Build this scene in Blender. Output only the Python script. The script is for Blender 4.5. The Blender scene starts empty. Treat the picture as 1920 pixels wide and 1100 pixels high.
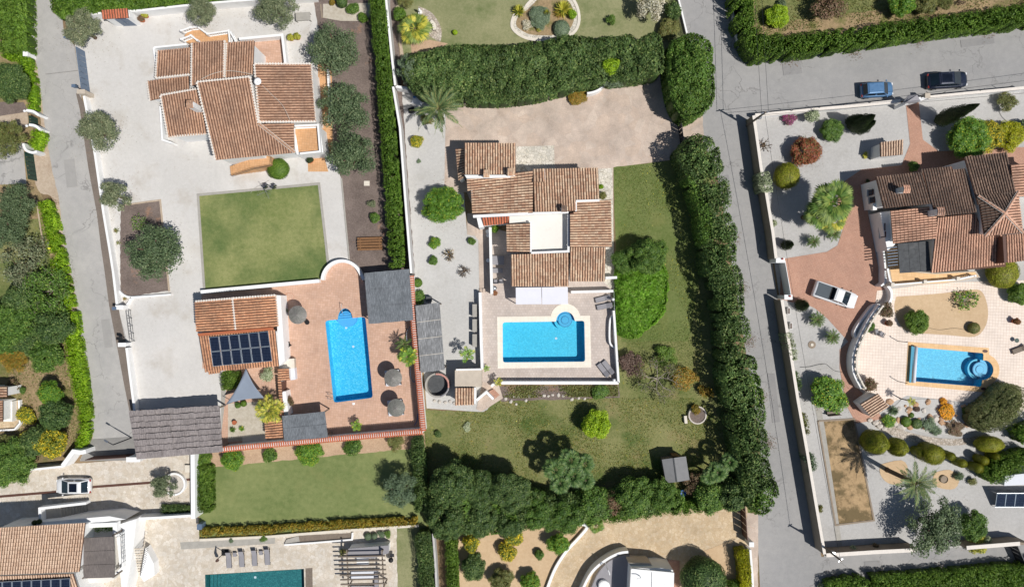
import bpy, bmesh, math, random
import numpy as np
from mathutils import Vector, Matrix
from mathutils.geometry import tessellate_polygon
R = random.Random(7); NR = np.random.default_rng(11)
sc = bpy.context.scene; COL = sc.collection
H = 85.33; PXM = 15.0                      # camera height in metres; photograph pixels per metre at ground level
# ---------------- camera, world, sun, exposure ----------------
cd = bpy.data.cameras.new('camera'); cam = bpy.data.objects.new('camera', cd); COL.objects.link(cam)
cam.location = (0, 0, H); cam.rotation_euler = (0, 0, 0)
cd.sensor_width = 36; cd.lens = 24.0; cd.clip_start = .5; cd.clip_end = 1500
sc.camera = cam
SUN_EL = math.radians(58); SX, SY = math.cos(math.radians(-30)), math.sin(math.radians(-30))
w = bpy.data.worlds.new('World'); sc.world = w; w.use_nodes = True
nt = w.node_tree; bg = nt.nodes['Background']
sky = nt.nodes.new('ShaderNodeTexSky'); sky.sky_type = 'NISHITA'; sky.sun_disc = False
sky.sun_elevation = SUN_EL; sky.sun_rotation = math.atan2(SX, SY); sky.air_density = 1.0; sky.dust_density = .6
nt.links.new(sky.outputs[0], bg.inputs[0]); bg.inputs[1].default_value = 0.056
sd = bpy.data.lights.new('sun', 'SUN'); sd.energy = 4.15; sd.angle = math.radians(.53); sd.color = (1, .965, .915)
so = bpy.data.objects.new('sun', sd); COL.objects.link(so)
dv = Vector((SX*math.cos(SUN_EL), SY*math.cos(SUN_EL), math.sin(SUN_EL)))
so.rotation_euler = dv.to_track_quat('Z', 'Y').to_euler(); so.location = dv*100
sc.view_settings.view_transform = 'Standard'; sc.view_settings.look = 'None'
sc.view_settings.exposure = 0; sc.view_settings.gamma = 1; sc.view_settings.use_curve_mapping = False

# ---------------- helpers ----------------
def L(r, g, b, k=1.0):
    f = lambda v: (v/255/12.92 if v/255 <= .04045 else ((v/255+.055)/1.055)**2.4)*k
    return (f(r), f(g), f(b), 1)
def G(px, py, h=0.0):                       # a pixel of something h metres above the ground -> its world point
    k = (H-h)/H
    return Vector(((px-960)/PXM*k, -(py-550)/PXM*k, h))
def tag(o, label=None, cat=None, group=None, kind=None):
    if label: o['label'] = label
    if cat: o['category'] = cat
    if group: o['group'] = group
    if kind: o['kind'] = kind
    return o
def link(name, me, parent=None, loc=None, mat=None):
    o = bpy.data.objects.new(name, me); COL.objects.link(o)
    if parent: o.parent = parent
    if loc is not None: o.location = loc
    if mat and me and not me.materials: me.materials.append(mat)
    return o
def thing(name, label, cat, loc=(0, 0, 0), rz=0, group=None):
    o = bpy.data.objects.new(name, None); COL.objects.link(o); o.location = loc; o.rotation_euler.z = rz
    o.empty_display_size = .3
    return tag(o, label, cat, group)
class MB:                                    # collects simple solids and builds ONE mesh
    def __init__(s): s.v = []; s.f = []
    def add(s, V, F):
        n = len(s.v); s.v += [tuple(v) for v in V]; s.f += [tuple(n+i for i in f) for f in F]; return s
    def prism(s, base, top):
        n = len(base); a = sum(base[i][0]*base[(i+1) % n][1]-base[(i+1) % n][0]*base[i][1] for i in range(n))
        if a < 0: base = base[::-1]; top = top[::-1]
        F = [tuple(range(n-1, -1, -1)), tuple(range(n, 2*n))]+[(i, (i+1) % n, n+(i+1) % n, n+i) for i in range(n)]
        return s.add(list(base)+list(top), F)
    def box(s, c, d, rz=0):
        cx, cy, cz = c; x, y, z = d[0]/2, d[1]/2, d[2]/2; co, si = math.cos(rz), math.sin(rz)
        P = [(cx+a*co-b*si, cy+a*si+b*co) for a, b in ((-x, -y), (x, -y), (x, y), (-x, y))]
        return s.prism([(p[0], p[1], cz-z) for p in P], [(p[0], p[1], cz+z) for p in P])
    def bar(s, a, b, wd, ht=None):
        a = Vector(a); b = Vector(b); ht = ht or wd; d = (b-a)
        if d.length < 1e-5: return s
        d.normalize(); u = d.cross(Vector((0, 0, 1)))
        if u.length < 1e-3: u = Vector((1, 0, 0))
        u.normalize(); n = u.cross(d); u = u*wd/2; n = n*ht/2
        V = [a-u-n, a+u-n, a+u+n, a-u+n, b-u-n, b+u-n, b+u+n, b-u+n]
        return s.add(V, [(0, 3, 2, 1), (4, 5, 6, 7), (0, 1, 5, 4), (1, 2, 6, 5), (2, 3, 7, 6), (3, 0, 4, 7)])
    def tube(s, pts, r, n=6):
        pts = [Vector(p) for p in pts]; r = r if isinstance(r, (list, tuple)) else [r]*len(pts)
        V = []; F = []
        for i, p in enumerate(pts):
            d = (pts[min(i+1, len(pts)-1)]-pts[max(i-1, 0)]).normalized(); u = d.cross(Vector((.31, .2, .93)))
            if u.length < 1e-3: u = d.cross(Vector((1, 0, 0)))
            u.normalize(); q = d.cross(u)
            V += [p+(u*math.cos(2*math.pi*k/n)+q*math.sin(2*math.pi*k/n))*r[i] for k in range(n)]
        for i in range(len(pts)-1):
            F += [(i*n+k, i*n+(k+1) % n, (i+1)*n+(k+1) % n, (i+1)*n+k) for k in range(n)]
        F += [tuple(range(n-1, -1, -1)), tuple(range((len(pts)-1)*n, len(pts)*n))]
        return s.add(V, F)
    def lathe(s, c, prof, n=20):             # prof = [(r, z)...]
        V = []; F = []
        for r, z in prof: V += [(c[0]+r*math.cos(2*math.pi*k/n), c[1]+r*math.sin(2*math.pi*k/n), c[2]+z) for k in range(n)]
        for i in range(len(prof)-1): F += [(i*n+k, i*n+(k+1) % n, (i+1)*n+(k+1) % n, (i+1)*n+k) for k in range(n)]
        F += [tuple(range(n-1, -1, -1)), tuple(range((len(prof)-1)*n, len(prof)*n))]
        return s.add(V, F)
    def mesh(s, name, m, smooth=False, bevel=0):
        me = bpy.data.meshes.new(name); me.from_pydata(s.v, [], s.f)
        if bevel:
            bm = bmesh.new(); bm.from_mesh(me); bmesh.ops.bevel(bm, geom=bm.edges[:], offset=bevel, segments=1, affect='EDGES', clamp_overlap=True)
            bm.to_mesh(me); bm.free()
        me.materials.append(m); me.update()
        if smooth: me.polygons.foreach_set('use_smooth', [True]*len(me.polygons))
        return me
    def build(s, name, m, parent=None, smooth=False, bevel=0, loc=None):
        return link(name, s.mesh(name, m, smooth, bevel), parent, loc)
def quads(name, Q, col, m, nper=4):           # Q: N x nper x 3
    n = len(Q); me = bpy.data.meshes.new(name)
    me.vertices.add(n*nper); me.vertices.foreach_set('co', np.ascontiguousarray(Q, dtype=np.float32).ravel())
    me.loops.add(n*nper); me.loops.foreach_set('vertex_index', np.arange(n*nper, dtype=np.int32))
    me.polygons.add(n); me.polygons.foreach_set('loop_start', np.arange(0, n*nper, nper, dtype=np.int32))
    me.polygons.foreach_set('loop_total', np.full(n, nper, dtype=np.int32))
    if col is not None:
        a = me.color_attributes.new('Col', 'FLOAT_COLOR', 'POINT')
        c = np.ones((n, 4), np.float32); c[:, :3] = col
        a.data.foreach_set('color', np.repeat(c, nper, axis=0).ravel())
    me.materials.append(m); me.update(calc_edges=True); return me
def inpoly(X, Y, poly):
    r = np.zeros(len(X), bool); n = len(poly)
    for i in range(n):
        x0, y0 = poly[i][0], poly[i][1]; x1, y1 = poly[(i+1) % n][0], poly[(i+1) % n][1]
        if y0 == y1: continue
        c = ((y0 > Y) != (y1 > Y)) & (X < (x1-x0)*(Y-y0)/(y1-y0)+x0); r ^= c
    return r
def arc(cx, cy, r, a0, a1, n=12, ry=None):
    ry = ry or r
    return [(cx+r*math.cos(math.radians(a0+(a1-a0)*i/n)), cy+ry*math.sin(math.radians(a0+(a1-a0)*i/n))) for i in range(n+1)]
def smoothpts(P, n=4):                        # Catmull-Rom through pixel points
    o = []
    for i in range(len(P)-1):
        a, b, c, d = P[max(i-1, 0)], P[i], P[i+1], P[min(i+2, len(P)-1)]
        for k in range(n):
            t = k/n
            o.append(tuple(.5*((2*b[j])+(c[j]-a[j])*t+(2*a[j]-5*b[j]+4*c[j]-d[j])*t*t+(3*b[j]-a[j]-3*c[j]+d[j])*t**3) for j in (0, 1)))
    o.append(tuple(P[-1][:2])); return o
def strip(P, wd):                             # pixel path -> polygon of that width
    n = len(P); A = []; B = []
    for i in range(n):
        a = P[max(i-1, 0)]; b = P[min(i+1, n-1)]; dx, dy = b[0]-a[0], b[1]-a[1]; l = math.hypot(dx, dy) or 1
        ww = wd[i] if isinstance(wd, (list, tuple)) else wd
        A.append((P[i][0]-dy/l*ww/2, P[i][1]+dx/l*ww/2)); B.append((P[i][0]+dy/l*ww/2, P[i][1]-dx/l*ww/2))
    return A+B[::-1]
# ---------------- materials ----------------
def nodes(name):
    m = bpy.data.materials.new(name); m.use_nodes = True; return m, m.node_tree, m.node_tree.nodes['Principled BSDF']
def N(t, ty, **k):
    n = t.nodes.new(ty)
    for a, b in k.items(): setattr(n, a, b)
    return n
def noise(t, vec, scale, detail=4, rough=.6):
    n = N(t, 'ShaderNodeTexNoise'); n.inputs['Scale'].default_value = scale; n.inputs['Detail'].default_value = detail
    n.inputs['Roughness'].default_value = rough; t.links.new(vec, n.inputs['Vector']); return n.outputs['Fac']
def ramp(t, fac, stops):
    n = N(t, 'ShaderNodeValToRGB'); e = n.color_ramp.elements
    while len(e) < len(stops): e.new(.5)
    for i, (p, c) in enumerate(stops): e[i].position = p; e[i].color = c
    t.links.new(fac, n.inputs[0]); return n.outputs[0]
def mix(t, a, b, f, mode='MIX'):
    n = N(t, 'ShaderNodeMix', data_type='RGBA', blend_type=mode)
    for s, v in ((n.inputs[0], f), (n.inputs[6], a), (n.inputs[7], b)):
        if hasattr(v, 'links') or isinstance(v, bpy.types.NodeSocket): t.links.new(v, s)
        else: s.default_value = v
    return n.outputs[2]
def bump(t, b, fac, dist=.03, st=.5):
    n = N(t, 'ShaderNodeBump'); n.inputs['Distance'].default_value = dist; n.inputs['Strength'].default_value = st
    t.links.new(fac, n.inputs['Height']); t.links.new(n.outputs[0], b.inputs['Normal'])
def pos(t, obj=False):
    return N(t, 'ShaderNodeTexCoord').outputs['Object'] if obj else N(t, 'ShaderNodeNewGeometry').outputs['Position']
def ground(name, stops, s1=.25, s2=6, s3=40, patches=(), bm=.04, rough=.95, fine=.35, warp=None):
    """large tone variation + medium mottling + fine grain; patches=[(colour, scale, lo, hi, amount)]"""
    m, t, b = nodes(name); p = pos(t)
    a = noise(t, p, s1, 5, .6); c = noise(t, p, s2, 4, .65)
    mm = N(t, 'ShaderNodeMath', operation='MULTIPLY_ADD'); t.links.new(a, mm.inputs[0]); mm.inputs[1].default_value = .55
    mx = N(t, 'ShaderNodeMath', operation='MULTIPLY'); t.links.new(c, mx.inputs[0]); mx.inputs[1].default_value = .45
    t.links.new(mx.outputs[0], mm.inputs[2])
    col = ramp(t, mm.outputs[0], stops)
    for i, (pc, ps, lo, hi, am) in enumerate(patches):
        vo = N(t, 'ShaderNodeMapping'); vo.inputs[1].default_value = (17.3*i+5, 9.1*i, 0); t.links.new(p, vo.inputs[0])
        f = ramp(t, noise(t, vo.outputs[0], ps, 6, .65), [(lo, (0, 0, 0, 1)), (hi, (am, am, am, 1))])
        col = mix(t, col, pc, f)
    if warp:                                  # thin wandering cracks
        n2 = N(t, 'ShaderNodeTexNoise'); n2.inputs['Scale'].default_value = .7; n2.inputs['Detail'].default_value = 5; t.links.new(p, n2.inputs['Vector'])
        ad = N(t, 'ShaderNodeVectorMath', operation='MULTIPLY_ADD'); t.links.new(n2.outputs['Color'], ad.inputs[0]); ad.inputs[1].default_value = (3.2, 3.2, 0); t.links.new(p, ad.inputs[2])
        e = N(t, 'ShaderNodeTexVoronoi', feature='DISTANCE_TO_EDGE'); e.inputs['Scale'].default_value = warp; t.links.new(ad.outputs[0], e.inputs['Vector'])
        cr = ramp(t, e.outputs['Distance'], [(.0, (1, 1, 1, 1)), (.012, (0, 0, 0, 1))]); ms = ramp(t, noise(t, p, .13, 3), [(.40, (0, 0, 0, 1)), (.58, (.6, .6, .6, 1))])
        cm = mix(t, cr, ms, 1.0, 'MULTIPLY'); col = mix(t, col, (.12, .115, .11, 1), cm)
        sp_ = ramp(t, noise(t, p, 1.1, 7, .8), [(.6, (0, 0, 0, 1)), (.78, (.35, .35, .35, 1))]); col = mix(t, col, (.24, .22, .2, 1), sp_)
    g = noise(t, p, s3, 3, .7)
    gr = ramp(t, g, [(.25, (1-fine,)*3+(1,)), (.75, (1+fine*.6,)*3+(1,))])
    col = mix(t, col, gr, 1.0, 'MULTIPLY')
    t.links.new(col, b.inputs['Base Color']); b.inputs['Roughness'].default_value = rough; b.inputs['Specular IOR Level'].default_value = .2
    if bm: bump(t, b, g, bm, .6)
    return m
def two(a, b): return [(.38, a), (.62, b)]
GRASS_G, GRASS_D, STRAW = L(88, 112, 50), L(60, 92, 38), L(136, 134, 84)
M = {}
M['soil'] = ground('soil', two(L(120, 100, 78), L(160, 138, 108)), patches=[(L(98, 104, 58), .5, .5, .7, .8)])
M['asphalt'] = ground('asphalt', two(L(166, 164, 161), L(180, 177, 173)), s1=.12, s2=1.2, s3=14, fine=.12, bm=.01, warp=.2,
    patches=[(L(190, 187, 181), .22, .52, .75, .6), (L(140, 139, 139), .5, .6, .8, .5)])
M['asphalt_right'] = ground('asphalt_right', two(L(150, 149, 148), L(163, 161, 159)), s1=.12, s2=1.2, s3=14, fine=.12, bm=.01, warp=.22,
    patches=[(L(162, 160, 160), .2, .55, .75, .5)])
M['asphalt_dark'] = ground('asphalt_dark', two(L(136, 134, 131), L(148, 146, 142)), s1=.2, s2=1.5, s3=14, fine=.1, bm=.01)
M['asphalt_patch'] = ground('asphalt_patch', two(L(138, 137, 137), L(150, 148, 147)), s1=.3, s2=1.5, s3=14, fine=.12, bm=.01)
M['asphalt_lpatch'] = ground('asphalt_lpatch', two(L(156, 154, 151), L(168, 165, 161)), s1=.3, s2=1.5, s3=14, fine=.12, bm=.01)
M['gravel'] = ground('gravel', two(L(200, 197, 192), L(212, 209, 205)), s1=.1, s2=2.5, s3=22, fine=.16, bm=.03,
    patches=[(L(180, 171, 158), .3, .52, .72, .6), (L(224, 220, 214), .12, .5, .7, .5), (L(150, 136, 118), .9, .66, .76, .5)])
M['gravel_warm'] = ground('gravel_warm', two(L(178, 168, 150), L(205, 198, 184)), s1=.2, s2=2.5, s3=20, fine=.18, bm=.03)
M['gravel_grey'] = ground('gravel_grey', two(L(188, 186, 182), L(203, 201, 197)), s1=.1, s2=3, s3=20, fine=.2, bm=.03, patches=[(L(170, 166, 158), .25, .54, .74, .55), (L(156, 142, 122), .8, .66, .78, .5)])
M['gravel_right'] = ground('gravel_right', two(L(176, 174, 171), L(192, 190, 187)), s1=.1, s2=3, s3=20, fine=.2, bm=.03, patches=[(L(160, 157, 152), .25, .54, .74, .55), (L(148, 136, 120), .8, .66, .78, .45)])
M['gravel_sand'] = ground('gravel_sand', two(L(196, 168, 134), L(210, 184, 150)), s1=.3, s2=3, s3=22, fine=.16, bm=.03)
M['mulch'] = ground('mulch', two(L(108, 96, 90), L(138, 124, 116)), s1=.4, s2=5, s3=18, fine=.45, bm=.06,
    patches=[(L(190, 140, 104), .22, .6, .72, .8)])
M['clay'] = ground('clay', two(L(178, 148, 122), L(200, 172, 144)), s1=.4, s2=4, s3=16, fine=.25, bm=.04)
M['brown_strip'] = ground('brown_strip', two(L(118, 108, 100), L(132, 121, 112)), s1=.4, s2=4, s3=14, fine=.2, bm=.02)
M['court'] = ground('court', two(L(166, 140, 106), L(190, 162, 124)), s1=.3, s2=3, s3=16, fine=.2, bm=.03,
    patches=[(L(100, 88, 62), .3, .46, .56, .85), (L(84, 76, 56), .9, .55, .68, .6)])
M['verge'] = ground('verge', two(L(172, 152, 132), L(196, 180, 160)), s1=.4, s2=3, s3=18, fine=.25, bm=.03)
M['lawn_trim'] = ground('lawn_trim', two(L(116, 128, 74), L(152, 154, 102)), s1=.13, s2=2.5, s3=16, fine=.28, bm=.06,
    patches=[(L(86, 108, 60), .11, .46, .64, .85)])
M['lawn_green'] = ground('lawn_green', two(L(110, 124, 74), L(138, 145, 94)), s1=.16, s2=1.5, s3=16, fine=.25, bm=.06,
    patches=[(L(136, 138, 88), .28, .56, .74, .6)])
M['lawn_rough'] = ground('lawn_rough', two(L(102, 112, 62), L(142, 140, 94)), s1=.2, s2=3, s3=12, fine=.35, bm=.08,
    patches=[(L(72, 98, 46), .16, .52, .66, .8), (L(156, 138, 102), .25, .56, .72, .75), (L(150, 144, 62), 1.2, .62, .7, .6)])
M['lawn_east'] = ground('lawn_east', two(L(96, 112, 58), L(122, 130, 80)), s1=.2, s2=3, s3=14, fine=.3, bm=.07,
    patches=[(L(134, 132, 80), .18, .52, .7, .6), (L(160, 146, 44), 1.6, .66, .72, .6)])
M['lawn_dry'] = ground('lawn_dry', two(L(130, 134, 94), L(156, 154, 116)), s1=.2, s2=3, s3=16, fine=.28, bm=.06,
    patches=[(L(98, 114, 66), .22, .52, .7, .8), (L(160, 126, 96), .25, .66, .76, .7)])
M['orchard'] = ground('orchard', two(L(140, 122, 92), L(176, 152, 118)), s1=.25, s2=3, s3=12, fine=.35, bm=.08,
    patches=[(L(100, 108, 54), .3, .5, .62, .85)])
def tilemat(name, c1, c2, sz, grout, gw=.012, ang=0, dirty=.5, rough=.7, bm=.01):
    m, t, b = nodes(name); p = pos(t)
    mp = N(t, 'ShaderNodeMapping'); mp.inputs['Rotation'].default_value = (0, 0, ang); t.links.new(p, mp.inputs[0])
    br = N(t, 'ShaderNodeTexBrick', offset=0.0 if sz > 0 else .5); sz = abs(sz)
    for k, v in (('Color1', c1), ('Color2', c2), ('Mortar', grout)): br.inputs[k].default_value = v
    br.inputs['Scale'].default_value = 1; br.inputs['Mortar Size'].default_value = gw; br.inputs['Brick Width'].default_value = sz
    br.inputs['Row Height'].default_value = sz; br.inputs['Bias'].default_value = 0
    t.links.new(mp.outputs[0], br.inputs['Vector'])
    d = ramp(t, noise(t, p, .5, 6, .7), [(.3, (1-dirty*.35,)*3+(1,)), (.7, (1.06, 1.06, 1.05, 1))])
    c = mix(t, br.outputs['Color'], d, 1.0, 'MULTIPLY')
    g = ramp(t, noise(t, p, 12, 3, .7), [(.3, (.92, .92, .92, 1)), (.7, (1.06, 1.06, 1.06, 1))])
    c = mix(t, c, g, 1.0, 'MULTIPLY')
    t.links.new(c, b.inputs['Base Color']); b.inputs['Roughness'].default_value = rough
    inv = N(t, 'ShaderNodeMath', operation='SUBTRACT'); inv.inputs[0].default_value = 1; t.links.new(br.outputs['Fac'], inv.inputs[1])
    bump(t, b, inv.outputs[0], bm, .5); return m
M['deck_terra'] = tilemat('deck_terra', L(200, 162, 138), L(210, 174, 152), .3, L(186, 150, 128), .012, .1)
M['deck_beige'] = tilemat('deck_beige', L(192, 178, 168), L(202, 189, 180), -.34, L(176, 163, 154), .014)
M['deck_cream'] = tilemat('deck_cream', L(230, 214, 200), L(236, 221, 208), .36, L(208, 188, 173), .018, .05, .35)
M['drive_terra'] = tilemat('drive_terra', L(180, 136, 114), L(190, 148, 126), .2, L(168, 126, 106), .014, .35, .5)
M['tile_orange'] = tilemat('tile_orange', L(204, 156, 110), L(212, 166, 122), .3, L(182, 140, 100), .012, .1, .3)
M['coping_cream'] = tilemat('coping_cream', L(232, 224, 208), L(238, 230, 216), .5, L(214, 204, 188), .01, 0, .15)
M['coping_sand'] = tilemat('coping_sand', L(224, 182, 130), L(232, 192, 142), .5, L(206, 164, 116), .01, .05, .25)
def crazy(name, cols, grout, sc_=1.6, gw=.05, dirt=.4):
    m, t, b = nodes(name); p = pos(t)
    v = N(t, 'ShaderNodeTexVoronoi'); v.inputs['Scale'].default_value = sc_; t.links.new(p, v.inputs['Vector'])
    e = N(t, 'ShaderNodeTexVoronoi', feature='DISTANCE_TO_EDGE'); e.inputs['Scale'].default_value = sc_; t.links.new(p, e.inputs['Vector'])
    sp = N(t, 'ShaderNodeSeparateColor'); t.links.new(v.outputs['Color'], sp.inputs[0])
    c = ramp(t, sp.outputs[0], [(i/(len(cols)-1), k) for i, k in enumerate(cols)])
    d = ramp(t, noise(t, p, .35, 6, .7), [(.3, (1-dirt*.4,)*3+(1,)), (.7, (1.06, 1.05, 1.04, 1))])
    c = mix(t, c, d, 1.0, 'MULTIPLY')
    g = ramp(t, noise(t, p, 8, 4, .7), [(.3, (.86, .86, .86, 1)), (.7, (1.1, 1.1, 1.1, 1))]); c = mix(t, c, g, 1.0, 'MULTIPLY')
    f = ramp(t, e.outputs['Distance'], [(gw*.4, (1, 1, 1, 1)), (gw, (0, 0, 0, 1))])
    c = mix(t, c, grout, f)
    t.links.new(c, b.inputs['Base Color']); b.inputs['Roughness'].default_value = .9
    iv = ramp(t, e.outputs['Distance'], [(0, (0, 0, 0, 1)), (gw, (1, 1, 1, 1))]); bump(t, b, iv, .015, .6); return m
M['stone_drive'] = crazy('stone_drive', [L(208, 188, 171), L(202, 185, 171), L(213, 196, 181)], L(190, 170, 154), .8, .012, .9)
M['flags'] = crazy('flags', [L(206, 200, 184), L(222, 216, 204), L(192, 188, 176)], L(160, 152, 138), 2.6, .05)
M['travertine'] = crazy('travertine', [L(212, 203, 188), L(222, 214, 202), L(202, 190, 172), L(218, 208, 194)], L(194, 182, 164), 2.2, .04, .6)
M['stamped'] = crazy('stamped', [L(210, 188, 156), L(218, 198, 168), L(202, 178, 144), L(212, 192, 160)], L(190, 164, 130), 2.6, .045, .8)
M['rubble'] = crazy('rubble', [L(186, 174, 160), L(206, 196, 184), L(170, 156, 140)], L(140, 130, 118), 3.2, .08)
def plain(name, c, rough=.6, var=.12, s=3, metal=0, spec=.4, bm=0, objc=False, streak=None):
    m, t, b = nodes(name); p = pos(t, objc)
    g = ramp(t, noise(t, p, s, 5, .65), [(.3, tuple(max(0, x*(1-var)) for x in c[:3])+(1,)), (.7, tuple(x*(1+var*.5) for x in c[:3])+(1,))])
    if streak:
        f = ramp(t, noise(t, p, .8, 6, .75), [(.55, (0, 0, 0, 1)), (.8, (.7, .7, .7, 1))]); g = mix(t, g, streak, f)
    t.links.new(g, b.inputs['Base Color']); b.inputs['Roughness'].default_value = rough; b.inputs['Metallic'].default_value = metal
    b.inputs['Specular IOR Level'].default_value = spec
    if bm: bump(t, b, noise(t, p, s*6, 3), bm, .5)
    return m
WH = (.87, .87, .86, 1)
M['white'] = plain('white', WH, .8, .05, 1.2, spec=.2, bm=.004, streak=(.66, .65, .62, 1))
M['road_wall'] = plain('road_wall', L(150, 140, 128), .9, .14, 1.5, spec=.2, bm=.012, streak=L(176, 166, 152))
M['cream_wall'] = plain('cream_wall', L(196, 184, 168), .9, .12, 1.5, spec=.2, bm=.01, streak=L(150, 140, 128))
M['white_flat'] = plain('white_flat', L(232, 228, 220), .8, .05, .8, spec=.2, streak=L(206, 200, 190))
M['brown_wall'] = plain('brown_wall', L(150, 136, 120), .9, .15, 2, spec=.2, bm=.01)
M['old_wall'] = plain('old_wall', L(196, 194, 192), .9, .16, 1.6, spec=.2, bm=.01, streak=L(120, 116, 108))
M['mortar'] = plain('mortar', L(228, 220, 210), .9, .1, 5)
M['kerb'] = plain('kerb', L(168, 164, 156), .9, .15, 2, bm=.01)
M['kerb_light'] = plain('kerb_light', L(220, 212, 198), .9, .1, 2)
M['slate_metal'] = plain('slate_metal', L(96, 114, 136), .45, .08, 2, spec=.5)
M['dark_metal'] = plain('dark_metal', L(42, 44, 50), .5, .1, 4)
M['black'] = plain('black', L(26, 27, 30), .6, .1, 4)
M['steel'] = plain('steel', L(176, 180, 184), .3, .05, 5, metal=.8)
M['brown_metal'] = plain('brown_metal', L(92, 62, 52), .6, .1, 3)
M['green_gate'] = plain('green_gate', L(34, 66, 58), .5, .1, 3)
M['wood_grey'] = plain('wood_grey', L(128, 116, 104), .85, .25, 6, bm=.01)
M['wood'] = plain('wood', L(134, 98, 66), .8, .25, 6, bm=.01)
M['canvas'] = plain('canvas', L(134, 144, 158), .85, .06, 1, spec=.2)
M['awning'] = plain('awning', L(222, 222, 230), .85, .04, 1, spec=.2)
M['shed_roof'] = plain('shed_roof', L(128, 128, 129), .85, .1, 2, bm=.005)
M['felt'] = plain('felt', L(84, 86, 88), .95, .3, 2.5, bm=.02, streak=L(120, 120, 120))
M['pad_grey'] = plain('pad_grey', L(146, 144, 148), .9, .06, 2)
M['pad_white'] = plain('pad_white', L(218, 220, 226), .85, .05, 2)
M['terracotta'] = plain('terracotta', L(178, 104, 70), .8, .15, 6)
M['rock'] = plain('rock', L(188, 152, 120), .9, .25, 2.5, bm=.03, streak=L(206, 196, 184))
M['rock_grey'] = plain('rock_grey', L(204, 196, 186), .9, .2, 2.5, bm=.03)
M['bark'] = plain('bark', L(104, 88, 72), .95, .3, 8, bm=.02)
M['bark_pale'] = plain('bark_pale', L(158, 148, 136), .95, .25, 8, bm=.02)
M['blue_plastic'] = plain('blue_plastic', L(56, 110, 170), .4, .05, 2)
M['rubber'] = plain('rubber', L(24, 24, 25), .85, .1, 6)
M['lamp_white'] = plain('lamp_white', (.85, .85, .86, 1), .3, .02, 2)
M['red'] = plain('red', L(170, 50, 40), .6, .1, 3)
M['pink'] = plain('pink', L(204, 150, 138), .7, .1, 3)
M['panel_frame'] = plain('panel_frame', L(176, 188, 198), .35, .03, 2, metal=.5)
def rooftile(name, cols, dark, dk=.5, sc_=.5, lo=.42, hi=.68):
    m, t, b = nodes(name); p = pos(t)
    at = N(t, 'ShaderNodeAttribute', attribute_name='Col'); sp = N(t, 'ShaderNodeSeparateColor'); t.links.new(at.outputs['Color'], sp.inputs[0])
    c = ramp(t, sp.outputs[0], [(i/(len(cols)-1), tuple(.65*k[j]+.35*sum(q[j] for q in cols)/len(cols) for j in range(3))+(1,)) for i, k in enumerate(cols)])
    f = ramp(t, noise(t, p, sc_, 8, .75), [(lo, (0, 0, 0, 1)), (hi, (dk, dk, dk, 1))])
    c = mix(t, c, dark, f)
    f2 = ramp(t, noise(t, p, 5, 4, .7), [(.35, (.72, .72, .72, 1)), (.65, (1.12, 1.12, 1.12, 1))]); c = mix(t, c, f2, 1.0, 'MULTIPLY')
    t.links.new(c, b.inputs['Base Color']); b.inputs['Roughness'].default_value = .85; b.inputs['Specular IOR Level'].default_value = .2
    return m
M['tile_left'] = rooftile('tile_left', [L(180, 140, 114), L(200, 158, 130), L(212, 174, 146), L(190, 148, 122)], L(122, 102, 90), .7, .3)
M['tile_mid'] = rooftile('tile_mid', [L(184, 134, 106), L(224, 188, 156), L(238, 214, 184), L(206, 158, 128), L(230, 200, 168)], L(124, 104, 90), .5, .6)
M['tile_right'] = rooftile('tile_right', [L(216, 164, 138), L(232, 186, 158), L(224, 176, 148)], L(104, 88, 80), .7, .25)
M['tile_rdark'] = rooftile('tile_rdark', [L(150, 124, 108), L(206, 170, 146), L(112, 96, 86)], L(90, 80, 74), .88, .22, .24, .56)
M['tile_annex'] = rooftile('tile_annex', [L(222, 160, 120), L(238, 184, 144), L(210, 146, 110)], L(110, 90, 78), .7, .45)
M['tile_pink'] = rooftile('tile_pink', [L(222, 190, 162), L(232, 204, 178), L(212, 178, 150)], L(170, 132, 110), .4, .4)
M['tile_red'] = rooftile('tile_red', [L(200, 116, 86), L(212, 132, 100), L(190, 106, 78)], L(150, 80, 60), .4, .5)
M['under'] = plain('under', L(104, 76, 62), .95, .2, 3)
def thatchm(name, a, c, d, sc_=9, dirs=(1, 10, 1), rot=0.06):
    m, t, b = nodes(name); p = pos(t)
    mp = N(t, 'ShaderNodeMapping'); mp.inputs['Rotation'].default_value = (0, 0, rot); mp.inputs['Scale'].default_value = dirs; t.links.new(p, mp.inputs[0])
    f = noise(t, mp.outputs[0], sc_, 4, .7)
    g = ramp(t, f, [(.3, a), (.55, c), (.75, d)])
    h = ramp(t, noise(t, p, .6, 5, .7), [(.3, (.78, .78, .78, 1)), (.7, (1.12, 1.12, 1.12, 1))]); g = mix(t, g, h, 1.0, 'MULTIPLY')
    t.links.new(g, b.inputs['Base Color']); b.inputs['Roughness'].default_value = .95; bump(t, b, f, .04, .8); return m
M['thatch'] = thatchm('thatch', L(104, 98, 98), L(146, 138, 136), L(170, 162, 158), 1.6, (8, 1, 1))
M['reed'] = thatchm('reed', L(88, 92, 96), L(118, 123, 128), L(146, 150, 154), 1.6, (8, 1.2, 1))
M['reed_light'] = thatchm('reed_light', L(98, 99, 100), L(138, 139, 140), L(198, 199, 200), 1.6, (8, .8, 1))
M['reed_brown'] = thatchm('reed_brown', L(98, 92, 90), L(118, 110, 106), L(136, 128, 122), 1.6, (8, 1.2, 1))
M['straw'] = thatchm('straw', L(98, 94, 92), L(142, 138, 134), L(172, 168, 162), 5, (1, 1, 1))
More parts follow.
